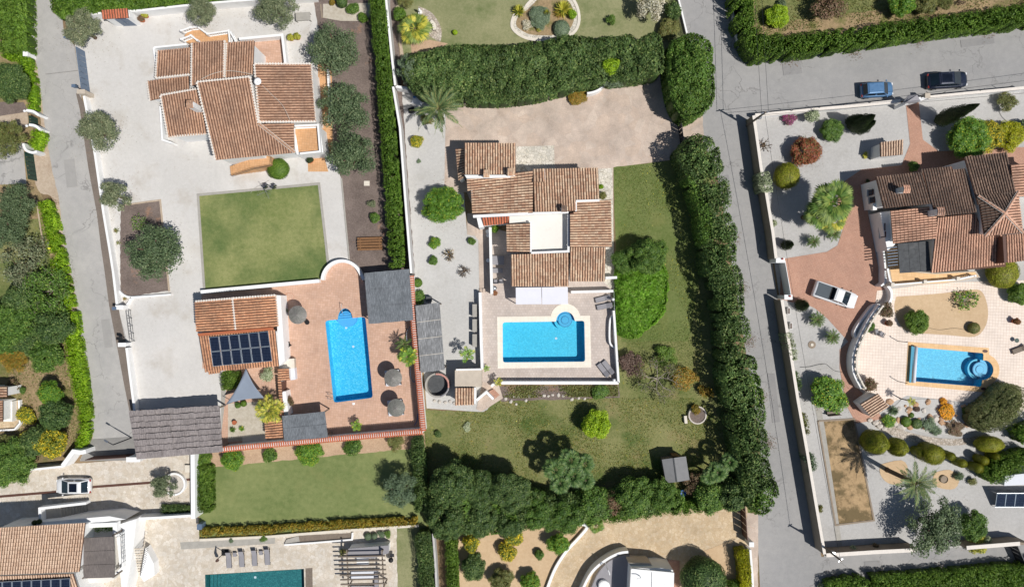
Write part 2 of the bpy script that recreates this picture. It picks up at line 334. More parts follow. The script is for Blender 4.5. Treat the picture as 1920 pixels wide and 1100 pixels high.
def carpaint(name, c, met=.4):
    m, t, b = nodes(name); b.inputs['Base Color'].default_value = c; b.inputs['Metallic'].default_value = met
    b.inputs['Roughness'].default_value = .35; b.inputs['Coat Weight'].default_value = .8; b.inputs['Coat Roughness'].default_value = .06
    f = ramp(t, noise(t, pos(t, True), 3, 5), [(.3, (.25,)*3+(1,)), (.7, (.5,)*3+(1,))]); t.links.new(f, b.inputs['Roughness']); return m
M['car_white'] = carpaint('car_white', (.78, .79, .8, 1), 0); M['car_blue'] = carpaint('car_blue', L(84, 124, 164), .2)
M['car_navy'] = carpaint('car_navy', L(26, 34, 54), .3)
def glassy(name, c, rough=.08):
    m, t, b = nodes(name); b.inputs['Base Color'].default_value = c; b.inputs['Roughness'].default_value = rough
    b.inputs['Specular IOR Level'].default_value = .5
    g = ramp(t, noise(t, pos(t, True), 1.5, 3), [(.3, tuple(x*.7 for x in c[:3])+(1,)), (.7, tuple(x*1.3 for x in c[:3])+(1,))])
    t.links.new(g, b.inputs['Base Color']); return m
M['glass'] = glassy('glass', L(30, 44, 54)); M['glass_black'] = glassy('glass_black', L(20, 26, 38))
M['window_glass'] = glassy('window_glass', L(60, 70, 82))
def solarm():
    m, t, b = nodes('solar'); p = pos(t, True)
    br = N(t, 'ShaderNodeTexBrick', offset=0.0); br.inputs['Color1'].default_value = L(22, 30, 48); br.inputs['Color2'].default_value = L(26, 36, 56)
    br.inputs['Mortar'].default_value = L(70, 80, 98); br.inputs['Scale'].default_value = 1; br.inputs['Mortar Size'].default_value = .006
    br.inputs['Brick Width'].default_value = .17; br.inputs['Row Height'].default_value = .34; t.links.new(p, br.inputs['Vector'])
    t.links.new(br.outputs['Color'], b.inputs['Base Color']); b.inputs['Roughness'].default_value = .18; b.inputs['Specular IOR Level'].default_value = .5; return m
M['solar'] = solarm()
def waterm(name, tint, bs=1.2, st=.25):
    m = bpy.data.materials.new(name); m.use_nodes = True; t = m.node_tree; t.nodes.clear(); p = pos(t)
    o = N(t, 'ShaderNodeOutputMaterial'); tr = N(t, 'ShaderNodeBsdfTransparent'); tr.inputs[0].default_value = tint
    gl = N(t, 'ShaderNodeBsdfGlossy'); gl.inputs['Roughness'].default_value = .04
    fr = N(t, 'ShaderNodeFresnel'); fr.inputs[0].default_value = 1.33
    f = noise(t, p, bs, 5, .65); bn = N(t, 'ShaderNodeBump'); bn.inputs['Distance'].default_value = .12; bn.inputs['Strength'].default_value = st
    t.links.new(f, bn.inputs['Height']); t.links.new(bn.outputs[0], gl.inputs['Normal']); t.links.new(bn.outputs[0], fr.inputs['Normal'])
    x = N(t, 'ShaderNodeMixShader'); t.links.new(fr.outputs[0], x.inputs[0]); t.links.new(tr.outputs[0], x.inputs[1]); t.links.new(gl.outputs[0], x.inputs[2])
    t.links.new(x.outputs[0], o.inputs[0]); return m
M['water'] = waterm('water', (.86, .96, .99, 1), 2.2, .22)
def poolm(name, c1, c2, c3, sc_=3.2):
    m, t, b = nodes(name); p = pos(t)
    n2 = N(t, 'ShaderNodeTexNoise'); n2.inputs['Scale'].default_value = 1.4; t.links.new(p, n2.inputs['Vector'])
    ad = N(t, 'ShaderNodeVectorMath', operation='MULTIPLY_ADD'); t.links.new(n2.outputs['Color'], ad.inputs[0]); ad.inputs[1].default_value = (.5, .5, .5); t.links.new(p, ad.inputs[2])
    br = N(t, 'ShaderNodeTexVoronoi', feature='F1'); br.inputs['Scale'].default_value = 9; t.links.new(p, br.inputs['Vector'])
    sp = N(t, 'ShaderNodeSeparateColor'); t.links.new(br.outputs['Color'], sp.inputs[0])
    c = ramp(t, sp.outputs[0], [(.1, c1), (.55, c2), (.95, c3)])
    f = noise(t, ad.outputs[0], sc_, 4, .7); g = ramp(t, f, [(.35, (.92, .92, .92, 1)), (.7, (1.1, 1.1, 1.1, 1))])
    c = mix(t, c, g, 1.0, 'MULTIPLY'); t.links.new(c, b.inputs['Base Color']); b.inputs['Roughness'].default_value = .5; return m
M['pool_blue'] = poolm('pool_blue', L(50, 180, 220), L(64, 190, 227), L(106, 208, 236))  # lightest tone paints some caustic light into the basin colour
M['pool_cyan'] = poolm('pool_cyan', L(52, 182, 212), L(60, 190, 218), L(76, 200, 224))
M['pool_azure'] = poolm('pool_azure', L(56, 170, 204), L(64, 178, 210), L(92, 196, 222))
M['pool_teal'] = poolm('pool_teal', L(34, 98, 102), L(44, 112, 114), L(58, 128, 128))
M['pool_step'] = plain('pool_step', L(84, 176, 214), .4, .1, 6)
M['pool_sky'] = plain('pool_sky', L(96, 180, 232), .4, .08, 6)
M['pool_line'] = plain('pool_line', L(56, 130, 174), .4, .1, 6)
def leafm(name, base, tr=.25):
    m = bpy.data.materials.new(name); m.use_nodes = True; t = m.node_tree; b = t.nodes['Principled BSDF']; o = t.nodes['Material Output']
    at = N(t, 'ShaderNodeAttribute', attribute_name='Col'); oi = N(t, 'ShaderNodeObjectInfo')
    v = ramp(t, oi.outputs['Random'], [(0, (.86, .9, .86, 1)), (1, (1.12, 1.08, 1.1, 1))])
    c = mix(t, at.outputs['Color'], v, 1.0, 'MULTIPLY')
    f = ramp(t, noise(t, pos(t), 1.1, 4, .6), [(.3, (.82, .86, .8, 1)), (.7, (1.18, 1.14, 1.1, 1))]); c = mix(t, c, f, 1.0, 'MULTIPLY')
    t.links.new(c, b.inputs['Base Color']); b.inputs['Roughness'].default_value = .55; b.inputs['Specular IOR Level'].default_value = .35
    tl = N(t, 'ShaderNodeBsdfTranslucent'); t.links.new(c, tl.inputs[0]); x = N(t, 'ShaderNodeMixShader'); x.inputs[0].default_value = tr
    t.links.new(b.outputs[0], x.inputs[1]); t.links.new(tl.outputs[0], x.inputs[2]); t.links.new(x.outputs[0], o.inputs[0]); return m
M['leaf'] = leafm('leaf', None)
# foliage palettes: (colour a, colour b, accent, accent share)
PAL = {
 'olive': (L(96, 108, 80), L(134, 142, 112), L(156, 158, 126), .12),
 'olive_y': (L(104, 112, 62), L(136, 138, 84), L(120, 100, 56), .10),
 'citrus': (L(86, 128, 40), L(126, 164, 62), L(196, 192, 60), .06),
 'lemon': (L(110, 128, 46), L(160, 156, 60), L(222, 198, 50), .35),
 'green': (L(74, 106, 42), L(106, 138, 62), L(132, 154, 72), .12),
 'dark': (L(66, 92, 48), L(98, 122, 68), L(128, 144, 84), .14),
 'deep': (L(76, 94, 66), L(108, 126, 92), L(132, 144, 108), .10),
 'hedge': (L(76, 108, 34), L(106, 136, 50), L(126, 150, 62), .12),
 'lime': (L(104, 144, 22), L(136, 170, 32), L(152, 178, 52), .15),
 'ltree': (L(124, 158, 26), L(166, 196, 44), L(190, 206, 70), .10),
 'gold': (L(140, 148, 20), L(180, 182, 34), L(150, 140, 44), .15),
 'clip': (L(116, 120, 78), L(146, 146, 104), L(100, 116, 60), .2),
 'goldd': (L(120, 128, 32), L(156, 160, 50), L(146, 136, 64), .18),
 'conifer': (L(40, 58, 30), L(62, 80, 42), L(70, 84, 40), .05),
 'red': (L(140, 80, 58), L(172, 104, 76), L(104, 108, 60), .35),
 'plum': (L(96, 76, 68), L(126, 104, 94), L(140, 116, 104), .1),
 'magenta': (L(130, 50, 100), L(160, 80, 130), L(100, 90, 70), .35),
 'silver': (L(148, 158, 128), L(184, 192, 162), L(120, 138, 96), .15),
 'white': (L(206, 196, 180), L(228, 222, 208), L(128, 120, 90), .25),
 'yellow': (L(170, 168, 60), L(204, 196, 90), L(110, 130, 50), .2),
 'orange': (L(232, 160, 26), L(244, 180, 40), L(90, 100, 50), .15),
 'autumn': (L(140, 112, 40), L(172, 138, 56), L(112, 118, 48), .3),
 'brown': (L(112, 88, 70), L(142, 116, 94), L(96, 100, 60), .2),
 'euony': (L(142, 122, 40), L(172, 146, 56), L(120, 128, 52), .35),
 'sage': (L(96, 116, 92), L(130, 146, 120), L(110, 130, 90), .1),
 'palm': (L(74, 98, 58), L(116, 136, 88), L(146, 150, 96), .1),
 'fand': (L(58, 88, 44), L(88, 118, 62), L(120, 140, 80), .12),
 'fan': (L(92, 118, 50), L(136, 152, 76), L(168, 164, 88), .1),
 'cycad': (L(58, 88, 38), L(90, 118, 56), L(120, 134, 66), .1),
 'grass': (L(92, 138, 36), L(122, 164, 54), L(146, 176, 80), .12),
 'tuft': (L(92, 112, 46), L(122, 132, 66), L(150, 148, 90), .2),
}
def pcol(k, n, r=NR):
    a, b, c, s = PAL[k]; u = r.random((n, 1)); o = np.array(a[:3])*(1-u)+np.array(b[:3])*u
    q = r.random(n) < s; o[q] = np.array(c[:3]); return (o*1.15*(.82+.36*r.random((n, 1)))).astype(np.float32)
# ---------------- vegetation builders ----------------
def unit(v): return v/np.maximum(np.linalg.norm(v, axis=1, keepdims=True), 1e-6)
def leafq(P, Nn, s, r=NR, jit=.55, asp=.58):
    n = len(P); Nn = unit(Nn+r.normal(0, jit, (n, 3))); t = unit(np.cross(Nn, r.normal(0, 1, (n, 3)))); b = np.cross(Nn, t)
    s = (s*(.7+.6*r.random((n, 1)))); return np.stack([P-b*s, P+t*s*asp, P+b*s, P-t*s*asp], 1)
def sph(c, rad, nu=10, nv=6):
    Q = []
    for i in range(nv):
        a0, a1 = math.pi*i/nv, math.pi*(i+1)/nv
        for j in range(nu):
            b0, b1 = 2*math.pi*j/nu, 2*math.pi*(j+1)/nu
            f = lambda a, b: (c[0]+rad[0]*math.sin(a)*math.cos(b), c[1]+rad[1]*math.sin(a)*math.sin(b), c[2]+rad[2]*math.cos(a))
            Q.append([f(a0, b0), f(a1, b0), f(a1, b1), f(a0, b1)])
    return np.array(Q)
CR = {}
def crown_mesh(pal, kind, size, var):
    k = (pal, kind, size, var)
    if k in CR: return CR[k]
    r = np.random.default_rng(abs(hash((kind, size, var))) % 9999 if False else (len(kind)*131+'SML'.index(size)*17+var*7+len(pal)))
    n = {'S': 1500, 'M': 5000, 'L': 11000}[size]; s = {'S': .085, 'M': .045, 'L': .030}[size]
    core = []; pts = []; nn = []
    if kind in ('lobe', 'airy'):
        nl = {'S': 12, 'M': 30, 'L': 64}[size]; lr = {'S': .42, 'M': .28, 'L': .21}[size]
        d = unit(r.normal(0, 1, (nl, 3))); d[:, 2] = np.abs(d[:, 2])*.9-.15
        C = d*(1-lr)*(r.random((nl, 1))**.45)*(.9+.25*r.random((nl, 1))); Rr = lr*(.7+.5*r.random(nl))
        if kind == 'lobe':                     # even spread of clumps over the dome, a few inside
            i_ = np.arange(nl)+.5; zz_ = 1-1.35*i_/nl; a_ = i_*2.39996; q_ = np.sqrt(np.clip(1-zz_**2, 0, 1)); d = np.stack([q_*np.cos(a_), q_*np.sin(a_), zz_], 1)
            C = d*(1-lr)*(.70+.42*r.random((nl, 1))); Rr = lr*(.85+.55*r.random(nl)); kp = r.random(nl) > .14; C = C[kp]; Rr = Rr[kp]; nl = len(C)
        k2 = r.integers(0, nl, n*2); q = unit(r.normal(0, 1, (n*2, 3)))
        P = C[k2]+q*Rr[k2, None]*(.80+.25*r.random((n*2, 1)) if kind == 'lobe' else .45+.62*r.random((n*2, 1)))
        D = np.linalg.norm(P[:, None, :]-C[None], axis=2)/Rr[None]; D[np.arange(len(P)), k2] = 9
        ok = (D.min(1) > (.8 if kind == 'lobe' else .35)) & (P[:, 2] > -.75); P = P[ok][:n]; q = q[ok][:n]
        pts.append(P); nn.append(q+np.array([0, 0, .3]))
        if kind == 'lobe':
            for c, rr in zip(C, Rr): core.append(sph(c, (rr*.74,)*3, 7, 4))
    elif kind == 'clip':
        q = unit(r.normal(0, 1, (n, 3))); q = q[q[:, 2] > -.8]; a = np.arctan2(q[:, 1], q[:, 0])
        w_ = 1+.03*np.sin(a*5+q[:, 2]*4)+.025*np.sin(a*3-q[:, 2]*7); P = q*w_[:, None]*(.96+.06*r.random((len(q), 1)))
        pts.append(P); nn.append(q*1.6); core.append(sph((0, 0, 0), (.95,)*3, 24, 14))
    elif kind == 'cone':                           # tall cypress: radius shrinks towards the tip
        z = r.random(n)*2-1; a = r.random(n)*6.283; rad = np.where(z > -.35, np.clip(1-(z+.35)/1.36, 0, 1)**.72, np.sqrt(np.clip(1-((z+.35)/.68)**2, 0, 1)))
        rad *= (1+.10*np.sin(a*4+z*6)+.06*np.sin(a*7-z*11))*(.86+.2*r.random(n)); P = np.stack([rad*np.cos(a), rad*np.sin(a), z], 1)
        pts.append(P); nn.append(np.stack([np.cos(a), np.sin(a), z*.2+.4], 1)); cc = sph((0, 0, 0), (1, 1, 1), 12, 12)
        zz = cc[..., 2]; rr = np.where(zz > -.35, np.clip(1-(zz+.35)/1.36, 0, 1)**.72, np.sqrt(np.clip(1-((zz+.35)/.68)**2, 0, 1)))*.84; aa = np.arctan2(cc[..., 1], cc[..., 0]); rr[np.abs(zz) > .999] = 0
        core.append(np.stack([rr*np.cos(aa), rr*np.sin(aa), zz*.98], -1))
    elif kind == 'pill':                           # clipped cylinder with a round top
        q = unit(r.normal(0, 1, (n, 3))); e = .35; P = np.sign(q)*np.abs(q)**np.array([.9, .9, e]); P *= (.95+.07*r.random((n, 1)))
        pts.append(P); nn.append(q*1.6); c = sph((0, 0, 0), (.95,)*3, 20, 12); c[..., 2] = np.sign(c[..., 2])*np.abs(c[..., 2])**e*.97; core.append(c)
    P = np.concatenate(pts); Q = leafq(P, np.concatenate(nn), s, r, .35 if kind in ('clip', 'pill') else .55)
    col = pcol(pal, len(Q), r)
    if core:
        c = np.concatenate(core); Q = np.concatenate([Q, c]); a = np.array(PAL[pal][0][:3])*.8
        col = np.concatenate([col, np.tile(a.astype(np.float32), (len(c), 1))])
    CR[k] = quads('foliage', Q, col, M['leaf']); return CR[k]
TR = {}
def trunk_mesh(v):
    if v in TR: return TR[v]
    b = MB(); rr = random.Random(v)
    b.tube([(0, 0, -.02), (.02, .01, .3), (.0, .03, .62)], [.11, .085, .07], 8)
    for i in range(5):
        a = i*1.257+rr.random(); x, y = math.cos(a), math.sin(a); z = .45+.15*rr.random()
        b.tube([(0, .02, z), (x*.22, y*.22, z+.22), (x*.5, y*.5, z+.5)], [.055, .04, .02], 6)
    TR[v] = b.mesh('trunk', M['bark']); return TR[v]
vcount = [0]
def tree(label, px, py, r, h, pal, kind='lobe', cat='tree', ax=1, ay=1, rz=None, group=None, trunk=None, zc=None, name=None, rot=None):
    """r = crown radius in pixels; h = total height in metres"""
    vcount[0] += 1; rm = r/PXM
    if rz is None: rz = min(rm*.85, h*.46) if trunk is not False and rm > 1.2 else h*.5
    zc = zc if zc is not None else h-rz; rm *= (H-zc)/H*(1.1 if kind in ('lobe', 'airy') else 1)
    size = 'S' if rm < 1.25 else ('M' if rm < 2.3 else 'L'); me = crown_mesh(pal, kind, size, vcount[0] % 3)
    if ax == ay == 1 and kind in ('lobe', 'airy') and rm > .6: ax, ay = R.uniform(.9, 1.1), R.uniform(.9, 1.1)
    p = G(px, py, zc); rot = vcount[0]*1.7 % 6.28 if rot is None else rot
    if abs(ax-ay) > .22: rot = 0
    big = (rm > 1.2 and trunk is not False) or trunk
    if big:
        t = thing(name or cat.replace(' ', '_'), label, cat, (p.x, p.y, 0), 0, group)
        o = link('crown', me, t, (0, 0, zc)); o.scale = (rm*ax, rm*ay, rz); o.rotation_euler.z = rot
        k = link('trunk', trunk_mesh(vcount[0] % 3), t); k.scale = (rm*.8, rm*.8, zc+.3*rz); k.rotation_euler.z = rot; return t
    o = link(name or cat.replace(' ', '_'), me, None, (p.x, p.y, zc)); o.scale = (rm*ax, rm*ay, rz); o.rotation_euler.z = rot
    return tag(o, label, cat, group)
VN = np.random.default_rng(5).random((256, 256))
def vn(x, y, s):                              # smooth value noise
    x = x*s; y = y*s; i = np.floor(x).astype(int); j = np.floor(y).astype(int); u = x-i; v = y-j; u = u*u*(3-2*u); v = v*v*(3-2*v); g = lambda a, b: VN[a % 256, b % 256]
    return (g(i, j)*(1-u)+g(i+1, j)*u)*(1-v)+(g(i, j+1)*(1-u)+g(i+1, j+1)*u)*v
def mass(name, label, cat, poly, h, pal, lump=.9, dens=75, leaf=.12, flat=.35, group=None, var=.25, pal2=None, side=1.0, jit=.5, up=0, core=.78, rnd=0, sub_=0, rag=0):
    """wide hedge or thicket: leaves on the skin of many overlapping clumps inside a pixel polygon seen at height h"""
    W = [G(x, y, h*.85) for x, y in poly]; W = [(v.x, v.y) for v in W]; A = np.array(W); lo, hi = A.min(0), A.max(0)
    r = np.random.default_rng(len(poly)*7+int(abs(A.sum())) % 997)
    area = abs(sum(W[i][0]*W[(i+1) % len(W)][1]-W[(i+1) % len(W)][0]*W[i][1] for i in range(len(W))))/2
    # clump centres: jittered, kept apart and inside
    n0 = int(area/(lump*lump)*6)+20; c = lo+(hi-lo)*r.random((n0, 2)); c = c[inpoly(c[:, 0], c[:, 1], W)]
    E0 = A; E1 = np.roll(A, -1, 0)
    def edge(P):
        d = np.full(len(P), 1e9)
        for a, b in zip(E0, E1):
            ab = b-a; t = np.clip(((P-a)@ab)/max(ab@ab, 1e-9), 0, 1); d = np.minimum(d, np.linalg.norm(P-a-t[:, None]*ab, axis=1))
        return d
    keep = []
    ed = edge(c) if len(c) else []
    for i, q in enumerate(c):
        if ed[i] < lump*(.42 if not rag else .18+rag*.9*vn(q[:1]+50, q[1:]+50, .42)[0]): continue
        if all((q[0]-k[0])**2+(q[1]-k[1])**2 > (lump*.72)**2 for k in keep[-400:]): keep.append(q)
    C = np.array(keep) if keep else A.mean(0)[None]; Rr = lump*(.75+.5*r.random(len(C))); Zc = h-Rr*flat-var*r.random(len(C))
    e = edge(C); Zc -= np.clip(1-e/(lump*1.6), 0, 1)*h*.16
    if rag: Zc += (vn(C[:, 0]+70, C[:, 1]+40, .3)-.5)*rag*2.2; Rr *= .8+.5*vn(C[:, 0]+5, C[:, 1]+8, .5)
    if rnd: Zc -= np.clip(1-e/rnd, 0, 1)**2*h*.45
    n = int(area*dens*2.2); P = lo-.3+(hi-lo+.6)*r.random((n, 2)); P = P[(edge(P) < .25) | inpoly(P[:, 0], P[:, 1], W)]
    best = np.full(len(P), -9.); bi = np.zeros(len(P), int)
    for j in range(len(C)):
        d = P-C[j]; d2 = (d**2).sum(1); ok = d2 < (Rr[j]*1.15)**2
        z = np.where(ok, Zc[j]+flat*np.sqrt(np.clip(Rr[j]**2*1.32-d2, 0, None)), -9); m_ = z > best; best[m_] = z[m_]; bi[m_] = j
    ok = best > -5; P = P[ok]; best = best[ok]; bi = bi[ok]
    z = best-r.random(len(P))**2*.35*lump
    if sub_: q = vn(P[:, 0]+31, P[:, 1]+57, 1.9)*.6+vn(P[:, 0]+11, P[:, 1]+7, 4.1)*.4; z = z+(q-.5)*sub_*1.3-np.clip(.36-q, 0, 1)*sub_*4
    nrm = np.concatenate([(P-C[bi])/Rr[bi, None]*1.1, np.full((len(P), 1), .75)], 1); p3 = np.concatenate([P, z[:, None]], 1)
    # sides
    peri = np.linalg.norm(E1-E0, axis=1); ns = int(peri.sum()*h*dens*.55*side)
    k = r.choice(len(W), ns, p=peri/peri.sum()); t = r.random((ns, 1)); q = E0[k]+(E1[k]-E0[k])*t; cen = C[np.argmin(((q[:, None, :]-C[None])**2).sum(2), 1)] if ns*len(C) < 3e7 else q
    dd = q-cen; dl = np.maximum(np.linalg.norm(dd, axis=1, keepdims=True), .05); zz = r.random(ns)*h*.95
    q = cen+dd/dl*np.minimum(dl, lump*1.0)*(.86+.2*r.random((ns, 1)))*(1-.12*(zz/h)[:, None]**3)
    ps = np.concatenate([q, zz[:, None]], 1); nsd = np.concatenate([dd/dl, np.full((ns, 1), .35)], 1)
    P3 = np.concatenate([p3, ps]); Nn = np.concatenate([nrm, nsd])
    if up: Nn = Nn*np.array([1, 1, .3])
    Q = leafq(P3, Nn, leaf, r, jit); col = pcol(pal, len(Q), r)
    br = .8+.42*vn(P3[:, 0]+90, P3[:, 1]+90, .8); col *= (br*(.85+.3*vn(P3[:, 0]+9, P3[:, 1]+190, .3)))[:, None].astype(np.float32)
    if pal2:
        f = (np.sin(P3[:, 0]*.55+3)+np.sin(P3[:, 1]*.4+P3[:, 0]*.2)) > .7; c2 = pcol(pal2, len(Q), r); col[f] = c2[f]
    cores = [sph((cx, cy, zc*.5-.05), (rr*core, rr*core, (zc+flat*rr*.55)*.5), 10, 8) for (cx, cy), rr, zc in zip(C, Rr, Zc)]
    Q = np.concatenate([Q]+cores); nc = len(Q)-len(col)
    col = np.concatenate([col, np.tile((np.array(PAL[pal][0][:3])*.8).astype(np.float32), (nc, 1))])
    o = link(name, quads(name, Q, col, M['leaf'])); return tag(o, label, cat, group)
def hedge(label, path, wd, h, pal, lump=.4, cat='hedge', **k):
    k.setdefault('flat', .18); k.setdefault('leaf', .085); k.setdefault('dens', 150); k.setdefault('var', .07)
    if isinstance(wd, (list, tuple)): wd = [wd[min(i//3, len(wd)-1)]*(1-(i % 3)/3)+wd[min(i//3+1, len(wd)-1)]*((i % 3)/3) for i in range(3*(len(path)-1)+1)]
    return mass('hedge', label, cat, strip(smoothpts(path, 3), wd), h, pal, lump, **k)
def frond_mesh(name, pal, pairs, ll, droop, wd=.035, seed=1, rach=.012, lift=.35, vang=.5):
    r = np.random.default_rng(seed); Q = []
    def ax(t): return np.array([t*(1-.12*t), 0, lift*t-droop*t*t])
    for i in range(10):
        a, b = ax(i/10), ax((i+1)/10); w0 = rach*(1-i/12); Q.append([a+[0, -w0, 0], b+[0, -w0, 0], b+[0, w0, 0], a+[0, w0, 0]])
    ncr = len(Q)
    for i in range(pairs):
        t = .12+.88*i/pairs; p = ax(t); L_ = ll*(math.sin(min(1, t*1.15+.12)*math.pi)**.5+.08)
        for sgn in (-1, 1):
            d = np.array([.62+.3*t, sgn*(.8-.35*t), vang*.3-.25*t])+r.normal(0, .06, 3); d /= np.linalg.norm(d); q = np.cross(d, [0, -sgn*.4, 1]); q /= np.linalg.norm(q); tip = p+d*L_*(.9+.2*r.random())
            Q.append([p-q*wd*.5, p+d*L_*.4-q*wd, tip, p+d*L_*.4+q*wd*.6])
    Q = np.array(Q); col = pcol(pal, len(Q), r); col[:ncr] = np.array(L(150, 150, 96)[:3]); return quads(name, Q, col, M['leaf'])
def fan_mesh(pal, seed=1):
    r = np.random.default_rng(seed); Q = []; n = 18
    Q.append([(0, -.02, 0), (.55, -.015, .12), (.55, .015, .12), (0, .02, 0)]); c = np.array([.52, 0, .12])
    for i in range(n):
        a = -2.1+4.2*i/(n-1); R_ = .46*(1-.12*abs(a)/2.1)*(.92+.16*r.random()); d = np.array([math.cos(a), math.sin(a), -.22+.08*(i % 2)]); q = np.array([-math.sin(a), math.cos(a), 0])*.036
        Q.append([c, c+d*R_*.62-q, c+d*R_+[0, 0, -.07], c+d*R_*.62+q])
    return quads('fan_leaf', np.array(Q), pcol(pal, len(Q), r), M['leaf'])
FM = {'date': [frond_mesh('frond', 'palm', 30, .15, .42, .012, i, .014, .42) for i in (1, 2, 3)],
      'cycad': [frond_mesh('frond', 'cycad', 24, .16, .48, .014, i, .014, .42) for i in (4, 5)],
      'areca': [frond_mesh('frond', 'yellow', 16, .34, .55, .03, i, .014, .6) for i in (6, 7)],
      'areca_g': [frond_mesh('frond', 'citrus', 16, .34, .55, .03, i, .014, .6) for i in (8, 9)],
      'fan': [fan_mesh('fan', 1), fan_mesh('green', 2)], 'fan_d': [fan_mesh('fand', 5), fan_mesh('fand', 6)], 'fan_y': [fan_mesh('yellow', 3), fan_mesh('fan', 4)]}
def palm(label, px, py, r, h, kind, n, cat='palm', trunk_r=.22, name='palm_tree', group=None, tiers=((.55, .15), (.85, .75), (1, 1.25)), zrot=0):
    p = G(px, py, h); t = thing(name, label, cat, (p.x, p.y, 0), 0, group); rm = r/PXM*(H-h)/H; rr = random.Random(int(px*7+py))
    b = MB(); b.lathe((0, 0, 0), [(trunk_r*1.3, -.05), (trunk_r, .3), (trunk_r*.9, max(.35, h*.8)), (trunk_r*1.25, h-.05), (trunk_r*.6, h+.1)], 10); b.build('trunk', M['bark'], t)
    nm = 'fan_leaf' if kind.startswith('fan') else 'frond'
    for i in range(n):
        u = i/n; tl = .95-1.15*u          # inner fronds stand up, outer ones hang
        o = link(nm, FM[kind][i % len(FM[kind])], t, (0, 0, h)); s = rm*(.72+.3*min(1, u*1.6))*(.9+.2*rr.random())
        o.scale = (s, s, s); o.rotation_euler = (rr.uniform(-.25, .25), -(tl*.85)+rr.uniform(-.1, .1)+.12, i*2.39996+rr.uniform(-.15, .15)+zrot)
    return t
def rosette(label, px, py, r, h, pal, n=26, cat='agave', name='agave', group=None, wd=.09):
    rr = np.random.default_rng(int(px+py*3)); Q = []; p = G(px, py, h*.4); rm = r/PXM
    for i in range(n):
        a = i*2.39996; u = (i+.5)/n; R_ = (.45+.55*u); z = 1.0-.85*u; d = np.array([math.cos(a)*R_, math.sin(a)*R_, z]); q = np.array([-math.sin(a), math.cos(a), 0])*wd
        Q.append([np.array([0, 0, .1])-q*.4, d*.55-q+[0, 0, .08], d, d*.55+q+[0, 0, .08]])
    Q = np.array(Q)*np.array([rm, rm, h]); o = link(name, quads(name, Q, pcol(pal, len(Q), rr), M['leaf']), None, (p.x, p.y, 0)); return tag(o, label, cat, group)
def bare(label, px, py, r, h, leaves=None, nleaf=0, seed=3, cat='tree', name='bare_tree', mat='bark_pale', depth=4, leaf=.09, fan=6, group=None, spread=1.0):
    rr = random.Random(seed); p = G(px, py, h*.6); b = MB(); tips = []; rm = r/PXM*.95; t = thing(name, label, cat, (p.x, p.y, 0), 0, group)
    def grow(a, d, ln, rad, k):
        e = a+d*ln; m_ = a+d*ln*.5+Vector((rr.uniform(-1, 1), rr.uniform(-1, 1), rr.uniform(-.3, .5)))*ln*.08
        b.tube([a, m_, e], [rad, rad*.8, rad*.6], 5 if k < 2 else 4); tips.append((a+e)/2); tips.append(e)
        if k >= depth: return
        for i in range(3 if k < depth-1 else 3):
            v = Vector((rr.uniform(-1, 1), rr.uniform(-1, 1), rr.uniform(-.35, .5))).normalized(); nd = (d*.9+v*.95).normalized(); grow(e, nd, ln*rr.uniform(.55, .8), rad*.6, k+1)
    b.tube([(0, 0, -.05), (0, 0, h*.25)], [.13+.02*rm, .1+.02*rm], 7)
    for i in range(fan):
        a = i*6.283/fan+rr.uniform(-.3, .3); grow(Vector((0, 0, h*.22)), Vector((math.cos(a)*spread, math.sin(a)*spread, rr.uniform(.5, 1.0)*h/rm/1.6)).normalized(), rm*.46, .075, 1)
    V = np.array([v[:] for v in b.v]); q = np.abs(V[:, :2]).max(); b.build('branches', M[mat], t)
    if nleaf:
        T = np.array([v[:] for v in tips]); g = np.random.default_rng(seed); i = g.integers(0, len(T), nleaf); P = T[i]+g.normal(0, .22*rm/3+.07, (nleaf, 3))
        link('leaves', quads('leaves', leafq(P, np.tile([0, 0, 1.], (nleaf, 1)), leaf, g, .7), pcol(leaves, nleaf, g), M['leaf']), t)
    return t
def twigs(label, px, py, r, h, mat, n=70, pal=None, cat='shrub', name='shrub', group=None):
    rr = random.Random(int(px)); b = MB(); p = G(px, py, h*.5); rm = r/PXM
    for i in range(n):
        a = rr.uniform(0, 6.283); u = rr.uniform(.2, 1); e = Vector((math.cos(a)*rm*u, math.sin(a)*rm*u, h*(1-.6*u*u)*rr.uniform(.7, 1.1))); m_ = e*.5+Vector((rr.uniform(-.1, .1), rr.uniform(-.1, .1), .12*h))
        b.tube([(0, 0, 0), m_, e], [.03, .02, .008], 4)
    o = b.build(name, M[mat], None, loc=(p.x, p.y, 0)); return tag(o, label, cat, group)
# ---------------- built things ----------------
ZL = [0]
def sheet(name, px, m, z=None, holes=(), kind='structure', world=False, thick=0):
    if name in ('lawn', 'soil_bed', 'soil_strip', 'verge'):   # ragged natural borders
        o = []
        for i in range(len(px)):
            a, b = px[i], px[(i+1) % len(px)]; ln = math.hypot(b[0]-a[0], b[1]-a[1]); n = max(1, min(80, int(ln/7))); o.append(a)
            for k in range(1, n): o.append((a[0]+(b[0]-a[0])*k/n+R.uniform(-.9, .9), a[1]+(b[1]-a[1])*k/n+R.uniform(-.9, .9)))
        px = o
    """a flat ground sheet from pixel points on the ground"""
    if z is None: ZL[0] += 1; z = .004*ZL[0]
    loops = [[(G(x, y, 0) if not world else Vector((x, y, 0))) for x, y in px]]+[[G(x, y, 0) for x, y in h] for h in holes]
    for l in loops:
        for v in l: v.z = z
    tri = tessellate_polygon(loops); V = [v for l in loops for v in l]; F = []
    for t in tri:
        a, b, c = (V[i] for i in t); s = (b.x-a.x)*(c.y-a.y)-(b.y-a.y)*(c.x-a.x)
        if abs(s) > 1e-9: F.append(t if s > 0 else t[::-1])
    me = bpy.data.meshes.new(name); me.from_pydata([v[:] for v in V], [], F); me.materials.append(M[m]); o = link(name, me)
    return tag(o, kind=kind)
